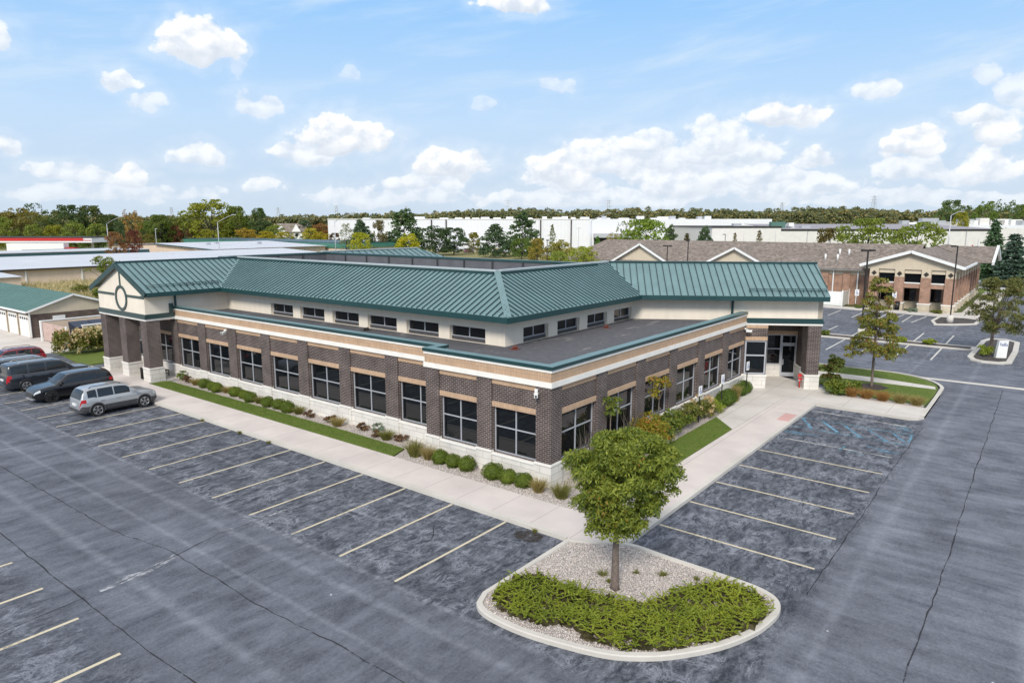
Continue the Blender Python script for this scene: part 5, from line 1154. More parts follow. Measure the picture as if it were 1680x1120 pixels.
# S3 green parapet building on the right of it, S4 green mansard row on the left
s3 = bldg('storage_building', 'storage block with a long plain green parapet beyond the white roof', 'storage building')
MB().box(119, 140, 161, 262, 0, 3.1).build('wall', M['tan_siding'], s3); MB().box(118.6, 140.4, 160.6, 262.4, 3.1, 4.62).build('green_parapet', M['green_mansard'], s3); MB().box(118.5, 140.5, 160.5, 262.5, 4.62, 4.72).build('coping', M['fascia'], s3)
s4 = bldg('storage_building', 'long storage row with dark green mansard dotted with small white lights', 'storage building')
MB().box(-60, 74, 196, 210, 0, 1.6).build('wall', M['tan_siding'], s4); MB().extr([(-60, 195.4, 1.6), (74.5, 195.4, 1.6), (74.5, 196.4, 3.2), (-60, 196.4, 3.2)], (0, 4, 0)).build('green_mansard', M['fascia'], s4)
MB().box(-60, 74.6, 196.2, 212, 3.2, 3.42).build('roof', M['white_roof'], s4)
for k in range(22):
    MB().box(-58 + 6.1 * k, -57.3 + 6.1 * k, 195.0, 195.38, 1.75, 2.25).build('wall_light', M['white'], s4)
s5 = bldg('storage_building', 'farther storage row with a thin dark green roof edge', 'storage building')
MB().box(52, 80, 214, 226, 0, 2.2).build('wall', M['tan_siding'], s5); MB().box(51.6, 80.5, 213.4, 227, 2.2, 3.05).build('green_parapet', M['fascia'], s5)

# ---- petrol station canopy and lorry, seen at the left edge
gc = far(60, 232); AZ = YAW - PI / 2
pc = bldg('petrol_canopy', 'red and white petrol station canopy above the storage roofs', 'canopy', (gc[0], gc[1], 0), AZ)
zc0, zc1 = hgt(397.5, 232), hgt(388.5, 232)
MB().box(-40, 20.0, -4, 10, zc0, zc1 - .25).build('white_fascia', M['white'], pc); MB().box(-40, 17.2, -4.1, -4.0, zc0 + .55, zc1 - .3).build('red_stripe', M['redpaint'], pc)
MB().box(-40.2, 20.2, -4.2, 10.2, zc1 - .25, zc1).build('canopy_roof', M['bronze'], pc)
for x in (-30, -18, -6, 6, 16): MB().box(x - .3, x + .3, 2.6, 3.2, 0, zc0).build('canopy_post', M['white'], pc)
def text_obj(s, size, mat, parent, loc, rot, name='lettering'):
    cu = D.curves.new('t', 'FONT'); cu.body = s; cu.size = size; cu.align_x = 'CENTER'; cu.align_y = 'CENTER'; cu.extrude = size * .02; cu.resolution_u = 3
    o = D.objects.new('tmp', cu); COL.objects.link(o); bpy.context.view_layer.update()
    me = D.meshes.new_from_object(o.evaluated_get(bpy.context.evaluated_depsgraph_get())); D.objects.remove(o)
    me.materials.clear(); me.materials.append(mat); q = D.objects.new(name, me); link(q, parent); q.location = loc; q.rotation_euler = rot; return q
text_obj('Exxon', 1.0, M['redpaint'], pc, (18.6, -4.06, (zc0 + zc1) / 2 - .1), (PI / 2, 0, 0))
lg = far(58, 222)
lo = bldg('lorry_trailer', 'white lorry trailer with pinkish wave stripes below the petrol canopy', 'truck', (lg[0], lg[1], 0), AZ)
MB().box(-9, 9, -1.3, 1.3, 1.1, hgt(399, 222)).build('trailer_box', M['white'], lo)
M['pinkmark'] = simple('pink_marking', (.62, .38, .42), .6)
for x in (-3.5, .8, 5.2):
    mm = MB(); a = [(x - 1.6 + .4 * k, -1.33, 1.9 + .55 * math.sin(PI * k / 8)) for k in range(9)]; mm.tube(a, .10, 5); mm.tube([(p[0] + .5, p[1], p[2] - .45) for p in a], .07, 5); mm.build('wave_mark', M['pinkmark'], lo)
for x in (-8, -7, 6.5, 7.6): MB().tube([(x, -1.35, .5), (x, 1.35, .5)], .5, 14).build('wheel', M['rubber'], lo)
MB().box(9.3, 12.2, -1.2, 1.2, .6, 3.3).build('tractor_cab', M['redpaint'], lo); MB().box(10.6, 12.25, -1.25, 1.25, 2.1, 2.9).build('windshield', M['glass'], lo)

# ---- white warehouse behind, parallel to the picture
wd = 312.0
wl, wr = far(538, wd), far(1267, wd); wlen = math.dist(wl, wr)
wh = bldg('warehouse', 'very long white ribbed warehouse with rooftop units across the background', 'warehouse', (wl[0], wl[1], 0), AZ)
wz = hgt(360.2, wd)
MB().box(0, wlen * .59, 0, 70, 0, wz).build('wall', M['white_wall'], wh); MB().box(wlen * .59, wlen, .6, 70, 0, wz + .25).build('wall', M['white_wall'], wh)
mm = MB()
for k in range(int(wlen * .59 / 1.6)): mm.box(1.6 * k, 1.6 * k + .22, -.07, 0, 3.2, wz - .02)
mm.build('wall_ribs', M['white'], wh)
MB().box(-.2, wlen * .589, -.25, 70, wz, wz + .3).build('parapet', M['white'], wh)
for px in (708, 732, 887, 937): x = (px - 538) / (1267 - 538) * wlen; MB().box(x - .25, x + .25, -.5, -.2, 0, wz).build('downspout', M['bronze'], wh)
x0 = (974 - 538) / 729 * wlen; x1 = (1046 - 538) / 729 * wlen
MB().box(x0, x1, -4, .6, 4.5, 6.3).build('dock_canopy', M['galv'], wh); MB().box(x0 + .3, x1, -.1, .5, 0, 4.5).build('dock_opening', M['black'], wh)
ru = random.Random(5)
for px, w_, h_ in [(590, 5, 1.6), (680, 7, 2.6), (722, 6, 1.5), (748, 5, 1.6), (765, 3, 1.9), (777, 5, 1.6), (794, 6, 2.2), (815, 5, 1.5), (836, 5, 2.4), (872, 3, 1.6), (895, 3, 2.6), (918, 8, 2.1), (929, 4, 2.9), (947, 3, 2.1), (963, 6, 2.2), (1000, 9, 1.5), (1000, 3, 3.4), (1030, 7, 1.2), (1060, 5, 3.2), (1080, 5, 1.2), (1104, 8, 2.8), (1112, 4, 3.2), (1130, 4, 1.2), (1158, 3, 2.8), (1172, 4, 3.2)]:
    x = (px - 538) / 729 * wlen; yy = 6 + ru.uniform(0, 14); MB().box(x - w_ * .33, x + w_ * .33, yy, yy + 3, wz, wz + .25 + h_ * .42).build('rooftop_unit', M[ru.choice(['white_wall', 'white_wall', 'galv', 'cream_wall'])], wh)
# second, lower cream warehouse
d2 = 205.0; a2, b2_ = far(1169, d2), far(1640, d2); l2 = math.dist(a2, b2_)
w2 = bldg('warehouse', 'lower cream panel warehouse with a dark roof edge behind the shingled roof', 'warehouse', (a2[0], a2[1], 0), AZ)
zA, zB = hgt(372, d2), hgt(377, d2); lA_ = l2 * (1282 - 1169) / (1640 - 1169)
MB().box(0, lA_, 0, 50, 0, zA - .3).build('wall', M['cream_wall'], w2); MB().box(-.2, lA_ + .2, -.2, 50, zA - .3, zA + .15).build('parapet', M['bronze'], w2)
MB().box(lA_, l2, .3, 50, 0, zB - .3).build('wall', M['cream_wall'], w2); MB().box(lA_ + .21, l2 + .2, .1, 50, zB - .3, zB + .2).build('parapet', M['bronze'], w2)
MB().extr([(lA_ + .3, .5, zB + .1), (l2, .5, zB + .1), (l2, 34, zB + 1.5), (lA_ + .3, 34, zB + 1.5)], (0, 0, .1)).build('roof', simple('grey_roof_membrane', (.30, .28, .30), .8), w2)
for px, w_, h_, zz, mt in [(1221, 2.4, .9, zA, 'galv'), (1290, 4.2, 1.7, zB + .6, 'pale_green_roof'), (1312, 1.5, 1.4, zB + .6, 'white'), (1337, 2.6, .8, zB + .3, 'galv'), (1313, 2, .7, zB + .3, 'galv')]:
    x = (px - 1169) / 471 * l2; MB().box(x - w_ / 2, x + w_ / 2, 6, 8, zz - .3, zz + h_).build('rooftop_unit', M[mt], w2)
for k in range(1, 9): MB().box(l2 * k / 9 - .04, l2 * k / 9 + .04, -.03, .31, .2, zB - .35).build('panel_joint', M['galv'], w2)
MB().box(l2 + .2, l2 + 14, .1, 50, 0, zB + .4).build('wall', M['cream_wall'], w2)
# far white roofs with units, right background
d3 = 300.0; a3 = far(1480, d3)
w3 = bldg('warehouse', 'far pale flat roof crowded with white rooftop units at the right', 'warehouse', (a3[0], a3[1], 0), AZ)
MB().box(0, 70, 0, 40, 0, hgt(369.5, d3)).build('wall', M['white_wall'], w3)
for px, w_, h_ in [(1490, 3, 2), (1502, 5, 1.2), (1520, 6, 1.6), (1530, 7, 3.0), (1548, 4, 2.0), (1572, 5, 1.5), (1590, 6, 2.6), (1600, 4, 2.0), (1618, 4, 3.0), (1640, 6, 2.2), (1652, 5, 2.6), (1668, 6, 2.4), (1680, 6, 2)]:
    x = (px - 1480) / 1140 * d3; MB().box(x - w_ / 2, x + w_ / 2, 2, 5, hgt(369.5, d3), hgt(369.5, d3) + h_).build('rooftop_unit', M[ru.choice(['white', 'white', 'galv', 'cream_wall'])], w3)

# ---- brick building on the right
rb = bldg('brick_office', 'red brick and beige office with grey brown shingle roof and a gabled corner porch', 'office building')
def RB(mb, name, mat, parent=rb): return mb.build(name, M[mat], parent)
RB(MB().box(80.3, 99, 4.4, 52, 0, 4.1), 'brick_wall', 'red_brick'); RB(MB().box(80.25, 99, 4.4, 52, 4.1, 4.9), 'beige_band', 'beige')
RB(MB().box(79.5, 80.2, 4.5, 52, 4.72, 5.0), 'gutter', 'white')
for y in (6.6, 9.4, 12.3, 18, 24, 30): RB(MB().box(80.05, 80.3, y - .45, y + .45, 0, 4.3), 'brick_pier', 'red_brick')
for y in (5.2, 8.3): RB(MB().bar((80.1, y, .2), (80.1, y, 4.7), .14, .12), 'downspout', 'white')
zr_ = 8.15
RB(MB().extr([(79.4, 4.4, 4.95), (79.4, 52.5, 4.95), (86.5, 48, zr_), (86.5, -1.4, zr_), (79.4, -1.4, 4.95)], (0, 0, -.12)), 'shingle_roof', 'shingle')
RB(MB().extr([(86.5, 48, zr_), (86.5, -1.4, zr_), (99.5, -1.4, 4.95), (99.5, 52.5, 4.95)], (0, 0, -.12)), 'shingle_roof', 'shingle')
for (y, hz, hwid) in ((37.6, 7.72, 4.9), (22.0, 7.45, 4.9)):
    RB(MB().extr([(79.6, y - hwid, 4.75), (79.6, y + hwid, 4.75), (79.6, y, hz - .2)], (.5, 0, 0)), 'gable_wall', 'beige')
    for s in (-1, 1):
        RB(MB().extr([(79.0, y + s * (hwid + .5), 4.62), (79.0, y, hz), (85.3, y, hz), (79.7, y + s * (hwid + .5), 4.62)], (0, 0, -.12)), 'shingle_roof', 'shingle')
        RB(MB().bar((78.97, y + s * (hwid + .55), 4.5), (78.97, y, hz - .1), .1, .3), 'rake_board', 'white')
# corner porch with gable
gy, ghw, gz0, gz1 = -1.4, 5.7, 5.75, 7.62
RB(MB().extr([(77.0, gy - ghw + .5, gz0 - .5), (77.0, gy + ghw - .5, gz0 - .5), (77.0, gy + ghw - .3, gz0 + .02), (77.0, gy, gz1 - .2), (77.0, gy - ghw + .3, gz0 + .02)], (.4, 0, 0)), 'gable_wall', 'beige')
for s in (-1, 1):
    RB(MB().extr([(76.4, gy + s * ghw, gz0), (76.4, gy, gz1), (112 if s < 0 else 86.4, gy, gz1), (112 if s < 0 else 82.0, gy + s * ghw, gz0)], (0, 0, -.12)), 'shingle_roof', 'shingle')
    RB(MB().bar((76.36, gy + s * (ghw + .05), gz0 - .12), (76.36, gy, gz1 - .12), .1, .36), 'rake_board', 'white')
RB(MB().extr([(98, -1.4, 7.72), (98, -9.0, 7.72), (91.5, -9.0, 5.7), (91.5, -7.2, 5.7)], (0, 0, -.06)), 'shingle_roof', 'shingle')
RB(MB().extr([(98, -1.4, 7.72), (104.5, -7.2, 5.7), (104.5, -9.0, 5.7), (98, -9.0, 7.72)], (0, 0, -.06)), 'shingle_roof', 'shingle')
RB(MB().extr([(92, -8.6, 5.6), (104, -8.6, 5.6), (98, -8.6, 7.55)], (0, .4, 0)), 'gable_wall', 'beige')
for x0, x1, z0, z1 in ((91.3, 98, 5.6, 7.7), (104.7, 98, 5.6, 7.7)): RB(MB().bar((x0, -9.05, z0), (x1, -9.05, z1), .3, .4), 'rake_board', 'white')
RB(MB().box(76.3, 112, -7.3, -7.05, gz0 - .28, gz0 - .02), 'gutter', 'white')
RB(MB().box(77.3, 111, -6.2, 3.9, 5.2, 5.3), 'porch_ceiling', 'beige')
cys = (-6.35, -3.75, -.80, 2.12)
for y in cys:
    c = RB(MB().box(76.95, 77.95, y, y + 1.1, 1.0, 4.3), 'brick_column', 'red_brick'); RB(MB().box(76.98, 77.92, y + .03, y + 1.07, 4.3, 5.3), 'column_head', 'beige', c)
    RB(MB().box(76.82, 78.08, y - .12, y + 1.22, 0, .95), 'column_base', 'tan_stone', c); RB(MB().box(76.76, 78.14, y - .18, y + 1.28, .95, 1.08), 'base_cap', 'white_band', c)
    yy = y + .55; RB(MB().extr([(76.9, yy - .3, 4.72), (76.9, yy, 4.42), (76.9, yy + .3, 4.72), (76.9, yy, 5.02)], (.09, 0, 0)), 'diamond_tile', 'bronze', c)
for a, b in ((-5.25, -3.75), (-2.65, -.8), (.3, 2.12)):
    RB(MB().box(77.2, 77.6, a, b, 4.75, 5.3), 'beam_panel', 'beige'); RB(MB().box(77.2, 77.7, a, b, 2.95, 3.5), 'brick_beam', 'red_brick'); RB(MB().box(77.12, 77.75, a, b, 3.5, 3.64), 'beam_cap', 'white_band')
    RB(MB().box(77.45, 77.5, a, b, 3.64, 4.75), 'upper_window', 'glass')
RB(MB().box(79.9, 80.28, -5.2, 4.3, 0, 1.0), 'stone_base', 'tan_stone'); RB(MB().box(80.0, 80.3, -5.2, 4.3, 1.0, 5.2), 'brick_wall', 'red_brick')
FR = Fr((80.0, -5.0), (0, 1), (-1, 0))
for a in (.35, 3.15, 6.0): window(FR, a, a + 2.1, 1.05, 3.3, .08, (.33, .66), (.7,), .06, rb, 'bronze')
RB(MB().box(80.3, 111, -5.2, 4.3, 0, 5.2), 'brick_wall', 'red_brick')
for k in range(9):
    x = 80.6 + 3.5 * k
    c = RB(MB().box(x, x + 1.0, -6.35, -5.35, 1.0, 4.05), 'brick_column', 'red_brick'); RB(MB().box(x + .03, x + .97, -6.32, -5.38, 4.05, 5.4), 'column_head', 'beige', c); RB(MB().box(x - .1, x + 1.1, -6.45, -5.25, 0, .95), 'column_base', 'tan_stone', c); RB(MB().box(x - .15, x + 1.15, -6.5, -5.2, .95, 1.08), 'base_cap', 'white_band', c)
for k in range(4):
    px, py = ((1343, 427), (1357, 419), (1372, 419), (1366, 427))[k]
    y = (9.9, 8.4, 7.2, 8.3)[k]; x = (81.7, 83.2, 83.2, 81.7)[k]; z = 4.95 + (x - 79.4) * (zr_ - 4.95) / 7.1; RB(MB().tube([(x, y, z - .1), (x, y, z + .75)], .13, 8), 'vent_pipe', 'white')
# vinyl fence by the brick building
vf = empty('vinyl_fence', (76.9, 6.2, 0), 0, 'white vinyl fence screening the brick building wall', 'fence')
MB().box(-.05, .05, .1, 9.5, .12, 2.0).build('fence_panel', M['white'], vf); MB().box(.1, 3.2, -.05, .05, .12, 2.0).build('fence_panel', M['cream_wall'], vf)
for y in (0, 3, 6, 9): MB().box(-.09, .09, y - .05, y + .13, 0, 2.2).build('fence_post', M['white'], vf)
MB().box(3.2, 3.4, -.1, .1, 0, 2.2).build('fence_post', M['white'], vf)
lb_ = empty('litter_bin', (76.6, -.35, .14), 0, 'black litter bin beside a stone column base', 'litter bin'); MB().tube([(0, 0, 0), (0, 0, .95)], [.28, .32], 12).build('bin_body', M['black'], lb_); MB().tube([(0, 0, .95), (0, 0, 1.1)], [.34, .2], 12).build('lid', M['black'], lb_)
# ================================================================== POLES, SIGNS
def lot_lamp(x, y, h, label, base=.75, heads=2, rz=0.0, mat='bronze', name='lot_lamp'):
    e = empty(name, (x, y, 0), rz, label, 'lamp post', None)
    if base: MB().tube([(0, 0, 0), (0, 0, base)], .33, 14).build('concrete_base', M['kerb'], e)
    MB().bar((0, 0, base), (0, 0, h), .115, .115).build('pole', M[mat], e)
    for s in ((-1, 1) if heads == 2 else (1,)):
        m = MB(); m.box(*(sorted((s * .06, s * .16))), -.05, .05, h - .16, h - .06); m.build('arm', M[mat], e); m = MB(); m.box(*(sorted((s * .16, s * .62))), -.2, .2, h - .17, h + .02); m.build('lamp_head', M[mat], e)
lot_lamp(67.6, -7.1, 8.6, 'dark square lamp post on a concrete base before the brick porch', .95, 1, 1.4)
lot_lamp(50.3, -1.6, 8.55, 'dark twin lamp post in the median behind the street tree', .95, 2, rad(-50))
p = far(1096.5, 100); lot_lamp(p[0], p[1], hgt(402.5, 100), 'dark twin lamp post seen over the teal ridge by the gable', 0, 2, AZ)
p = far(1130.5, 96); lot_lamp(p[0], p[1], hgt(394, 96), 'dark bare pole rising over the teal ridge', 0, 1, AZ + 1.57)
p = far(898, 120); lot_lamp(p[0], p[1], hgt(393.5, 120), 'thin dark lamp pole among the pale roadside willows', 0, 1, AZ + 1.4)
p = far(949.5, 240); lot_lamp(p[0], p[1], hgt(374, 240), 'pale lamp pole with a flat head before the white warehouse', 0, 2, AZ, 'galv')
p = far(1191, 180); lot_lamp(p[0], p[1], hgt(384, 180), 'short dark lamp post before the cream warehouse', 0, 1, AZ + PI)
p = far(1137, 230); lot_lamp(p[0], p[1], hgt(375.5, 230), 'slim pale twin lamp between the conifers', 0, 2, AZ, 'galv')
def cobra(px, ptop, dist, side, label, arm=26):
    p = far(px, dist); h = hgt(ptop, dist); e = empty('street_light', (p[0], p[1], 0), AZ, label, 'street light', 'tall pale street lights with curved arms')
    k = dist / 1140; a = arm * k
    MB().tube([(0, 0, 0), (0, 0, h * .5), (0, 0, h - a * .45)], [.12, .10, .08], 8).build('pole', M['galv'], e)
    MB().tube([(0, 0, h - a * .45), (side * a * .32, 0, h - a * .27), (side * a * .75, 0, h - a * .07), (side * a, 0, h)], [.07, .055, .05, .045], 6).build('arm', M['galv'], e)
    MB().loft([[(side * a * .92, -.18, h - .06), (side * a * .92, .18, h - .06), (side * a * .92, .18, h + .1), (side * a * .92, -.18, h + .1)], [(side * (a + .8), -.12, h - .04), (side * (a + .8), .12, h - .04), (side * (a + .8), .12, h + .06), (side * (a + .8), -.12, h + .06)]], smooth=False).build('lamp_head', M['galv'], e)
cobra(357, 352.5, 190, 1, 'pale street light with a curved arm against the big golden tree')
cobra(175, 355, 215, 1, 'pale street light behind the storage roofs at the left')
cobra(549, 352, 165, 1, 'pale street light at the left corner of the white warehouse')
cobra(970.5, 350, 175, 1, 'pale street light in front of the white warehouse dock')
cobra(1559, 347, 130, 1, 'tall pale street light behind the brick building roof', 14)
p = far(254, 240); lot_lamp(p[0], p[1], hgt(375, 240), 'small pale lamp pole between the red and dark trees', 0, 1, AZ, 'galv')
# accessible parking signs
def hc_sign(x, y, h, rz, label, s=1.0):
    e = empty('parking_sign', (x, y, .1), rz, label, 'sign', 'accessible parking signs')
    MB().box(-.03, .03, -.02, .02, 0, h).build('post', M['black'], e)
    MB().box(-.19 * s, .19 * s, -.04, -.022, h - .62 * s, h).build('panel', M['white'], e)
    m = MB(); q = -.043; m.tube([(.12 * s * math.cos(a * PI / 6) * .75, q, h - .40 * s + .12 * s * math.sin(a * PI / 6) * .75) for a in range(7, 19)], .018 * s, 5)
    m.tube([(-.02 * s, q, h - .18 * s), (0, q, h - .33 * s), (.08 * s, q, h - .34 * s), (.11 * s, q, h - .46 * s)], .018 * s, 5); m.tube([(-.025 * s, q, h - .15 * s), (-.025 * s, q, h - .11 * s)], .032 * s, 8); m.build('wheelchair_symbol', M['blue'], e)
hc_sign(13.0, -1.0, 2.1, rad(-8), 'accessible parking sign nearest, before the fourth right facade window', .9)
hc_sign(16.4, -.95, 2.15, rad(-8), 'accessible parking sign in the middle by the dark boxwoods', .9)
hc_sign(20.9, -.85, 2.2, rad(-8), 'accessible parking sign next to the entrance window bay', .9)
hc_sign(76.0, 4.3, 2.4, -PI / 2, 'accessible parking sign beside the white vinyl fence', 1.3)
hc_sign(75.7, -.1, 2.4, -PI / 2, 'accessible parking sign before the brick porch columns', 1.3)
# white monument sign on the neighbour's island
sg = empty('delivery_sign', (46.3, -12.95, .1), rad(-62), 'white leaning box sign with blue lettering on the mulched island', 'sign')
MB().loft([[(-.62, -.25, 0), (.55, -.25, 0), (.55, .25, 0), (-.62, .25, 0)], [(-.38, -.2, 1.45), (.68, -.2, 1.45), (.68, .2, 1.45), (-.38, .2, 1.45)]], smooth=False).build('sign_box', M['white'], sg)
sg.scale = (.66, .8, 1)
text_obj('FedEx', .36, M['blue'], sg, (.14, -.235, 1.12), (PI / 2 - .03, 0, 0))
# flag
fp = far(1608, 113); e = empty('flag_pole', (fp[0], fp[1], 0), AZ, 'flagpole with a drooping striped flag before the blue spruce', 'flagpole')
MB().tube([(0, 0, 0), (0, 0, hgt(392, 113))], [.09, .05], 8).build('pole', M['galv'], e)
zt_, zb_ = hgt(401, 113), hgt(433, 113); m = MB(); nst = 7
for k in range(nst):
    x0 = -.95 + 1.9 * k / nst; x1 = x0 + 1.9 / nst; mi = k % 2
    zz0 = lambda x: zt_ - .5 * (x + .95); cols = [(x0, zz0(x0)), (x1, zz0(x1))]
    m.add([(cols[0][0], .08 * math.sin(k), zb_ + .25 * math.sin(k * 1.3)), (cols[1][0], .08 * math.sin(k + 1), zb_ + .25 * math.sin((k + 1) * 1.3)), (cols[1][0], .08 * math.sin(k + 1), cols[1][1]), (cols[0][0], .08 * math.sin(k), cols[0][1])], [[0, 1, 2, 3]], mi)
m.build('flag_cloth', [M['redpaint'], M['white']], e); MB().box(-.95, .1, -.16, -.1, zt_ - 1.25, zt_ - .25).build('flag_canton', M['blue'], e)
# transmission towers on the horizon
def pylon(px, pt, dist, label):
    p = far(px, dist); h = hgt(pt, dist); e = empty('transmission_tower', (p[0], p[1], 0), AZ, label, 'pylon', 'transmission towers on the horizon'); m = MB()
    w = h * .10
    for sx in (-1, 1):
        for sy in (-1, 1): m.bar((sx * w, sy * w, 0), (sx * w * .22, sy * w * .22, h), .32, .32)
    for k in range(7): z0, z1 = h * k / 7, h * (k + 1) / 7; a, b = w * (1 - .78 * k / 7), w * (1 - .78 * (k + 1) / 7); m.bar((-a, -a, z0), (b, -b, z1), .2, .2); m.bar((a, -a, z0), (-b, -b, z1), .2, .2)
    for z in (.80, .89, .97): m.bar((-w * 1.25, 0, h * z), (w * 1.25, 0, h * z), .3, .3)
    m.build('lattice', M['galv'], e)
for px, pt, l in ((283, 340, 'faint lattice tower left of the big golden tree'), (457, 340, 'faint lattice tower above the wood left of the white warehouse'), (553, 337, 'faint lattice tower over the white warehouse corner'), (667, 338, 'faint lattice tower above the pines at the warehouse'), (833, 328, 'taller lattice tower over the warehouse roof centre'), (998, 328, 'twin armed lattice tower above the wood behind the dock'), (1281, 332, 'thin lattice tower at the right end of the white warehouse'), (1431, 321, 'tallest lattice tower above the brown wood at the right')):
    pylon(px, pt, 900, l)
# small houses at the left
def cottage(px, dist, w, ze, zr, label, wall_='white', roof_='shingle'):
    p = far(px, dist); e = empty('house', (p[0], p[1], 0), AZ, label, 'house')
    MB().box(-w / 2, w / 2, 0, 9, 0, ze).build('wall', M[wall_], e); gable_roof_x(MB(), -w / 2 - .5, w / 2 + .5, -.6, 9.6, ze, zr, .2).build('roof', M[roof_], e)
    for s in (-w * .3, w * .22): MB().extr([(s - 2.2, -.3, ze), (s + 2.2, -.3, ze), (s, -.3, zr - .3)], (0, .25, 0)).build('gable_wall', M[wall_], e); MB().box(s - .6, s + .6, -.05, .05, ze - 2, ze - .7).build('window', M['glass'], e)
cottage(475, 330, 14, 6.6, 10.6, 'white house with grey gables among the trees left of the warehouse')
cottage(408, 340, 9, 6.4, 8.4, 'beige gabled house behind the golden hedge trees', 'beige', 'shingle')

# ================================================================== BACKGROUND TREES
def broad_mesh(seed, n=1900, airy=.0, flat=1.0):
    global RNG
    keep = RNG; RNG = np.random.default_rng(seed); K = 84
    cc = []; rr = []
    for k in range(K):
        t = RNG.uniform(0, 1) ** .9; a = RNG.uniform(0, 2 * PI); prof = math.sin(PI * min(1, .20 + .74 * t)) ** .55
        r = .47 * prof * math.sqrt(RNG.uniform(.2, 1)) * (1 + .22 * math.sin(2 * a + seed)); cc.append((r * math.cos(a), r * math.sin(a), (.95 - .86 * flat) + .86 * t * flat)); rr.append(RNG.uniform(.06, .14) * (1 - airy * .4))
    V, F = clumps(cc, rr, n / (K * .010), .046, .036, .9, .2); RNG = keep
    V[:, 2] = np.minimum(V[:, 2], 1.0)
    return V, F, cc
def conifer_mesh(seed, n=2600, droop=.32, fill=1.0):
    g = np.random.default_rng(seed); P = []; Dr = []
    L = 22
    for k in range(L):
        z = .07 + .90 * (k / (L - 1)); rad_ = (.30 * (1 - z) ** .62 + .01) * g.uniform(.78, 1.12); nb = int(8 + 5 * (1 - z)); zj = z
        for b in range(nb):
            a = 2 * PI * (b + g.uniform(-.3, .3)) / nb + k * .7; z = zj + g.normal(0, .016); rb_ = rad_ * g.uniform(.7, 1.15); q = max(4, int(n * fill / (L * nb) * (1.6 - z))); t = g.uniform(.15, 1, q) ** .7 * g.uniform(.75, 1.08); w = g.normal(0, .045, q) * t
            x = rb_ * t; P.append(np.stack([np.cos(a) * x - np.sin(a) * w, np.sin(a) * x + np.cos(a) * w, z - droop * .3 * x + .05 * t * t * rad_ + g.normal(0, .006, q)], 1))
            Dr.append(np.stack([np.cos(a) + g.normal(0, .5, q), np.sin(a) + g.normal(0, .5, q), -.25 + g.normal(0, .3, q)], 1))
    P = np.concatenate(P); Dr = np.concatenate(Dr); V, F = leaf_cards(P, .060, .030, Dr); return V, F
def pine_mesh(seed):
    g = np.random.default_rng(seed); cc = []; rr = []
    for k in range(190):
        z = g.uniform(.05, .97); m_ = .45 * min(1, (1 - z) * 1.5 + .05) ** .8 * g.uniform(.8, 1.15); a = g.uniform(0, 2 * PI); r = m_ * math.sqrt(g.uniform(.15, 1)); cc.append((r * math.cos(a), r * math.sin(a), z - .05 * r)); rr.append(g.uniform(.055, .115) * (1.15 - .45 * z))
    V, F = clumps(cc, rr, 5200, .050, .026, .75, .1); return V, F, cc
BROAD = [broad_mesh(s, 3400) for s in (1, 2, 3, 4)]; AIRY = [broad_mesh(s, 1300, .5, .85) for s in (21, 22)]; CONI = [conifer_mesh(s, 5200) for s in (5, 6)]; SPAR = [conifer_mesh(8, 900, .2, .45)]
PINE = [pine_mesh(s) for s in (41, 42, 43)]
FLATC = [broad_mesh(s, 3000, .2, .68) for s in (31, 32)]
CACHE = {}
def bgtree(kind, px, ptop, pw, dist, color, label, k=0, pbase=None, group=None, cat='tree', ground=0.0):
    """one tree: crown and trunk copied from its kind, scaled to its real size"""
    lib = {'pine': PINE, 'broad': BROAD, 'airy': AIRY, 'coni': CONI, 'spar': SPAR, 'flat': FLATC}[kind]; k %= len(lib); p = far(px, dist); h = hgt(ptop, dist) - ground; w = pw * dist / 1140 * 1.02
    e = empty('conifer_tree' if kind in ('coni', 'spar', 'pine') else 'broadleaf_tree', (p[0], p[1], ground), random.uniform(0, 6.28), label, cat, group)
    if (kind, k) not in CACHE:
        c = raw_mesh('crown', lib[k][0], lib[k][1], M['needle' if kind in ('coni', 'spar', 'pine') else 'tree_leaf'], e)
        m = MB()
        if kind in ('coni', 'spar', 'pine'): m.tube([(0, 0, 0), (0, 0, .95)], [.018, .004], 6)
        else:
            m.tube([(0, 0, 0), (0, 0, .18), (0, .01, .62)], [.026, .02, .008], 7)
            for q in lib[k][2][:12]: m.tube([(0, 0, .16 + .1 * q[2]), (q[0] * .5, q[1] * .5, q[2] * .72), (q[0], q[1], q[2])], [.011, .008, .003], 5)
        t = m.build('trunk', M['bark_dark'], e); CACHE[(kind, k)] = (c, t)
    else:
        c0, t0 = CACHE[(kind, k)]; c = c0.copy(); t = t0.copy()
        for o in (c, t): COL.objects.link(o); o.parent = e
    sx = w / (.60 if kind in ('coni', 'spar') else 1.0); c.scale = (sx, sx, h); t.scale = (sx * .7, sx * .7, h); c.color = (*color, 1); c.rotation_euler = (0, 0, 0); return e
G1, G2, G3 = (.115, .155, .042), (.080, .115, .045), (.175, .205, .050)
YG, GO, OR, RD, BR = (.22, .21, .03), (.34, .27, .03), (.25, .135, .045), (.15, .050, .040), (.18, .145, .050)
PN = (.058, .092, .050); BS = (.075, .115, .105); DK = (.068, .098, .048)
T = bgtree
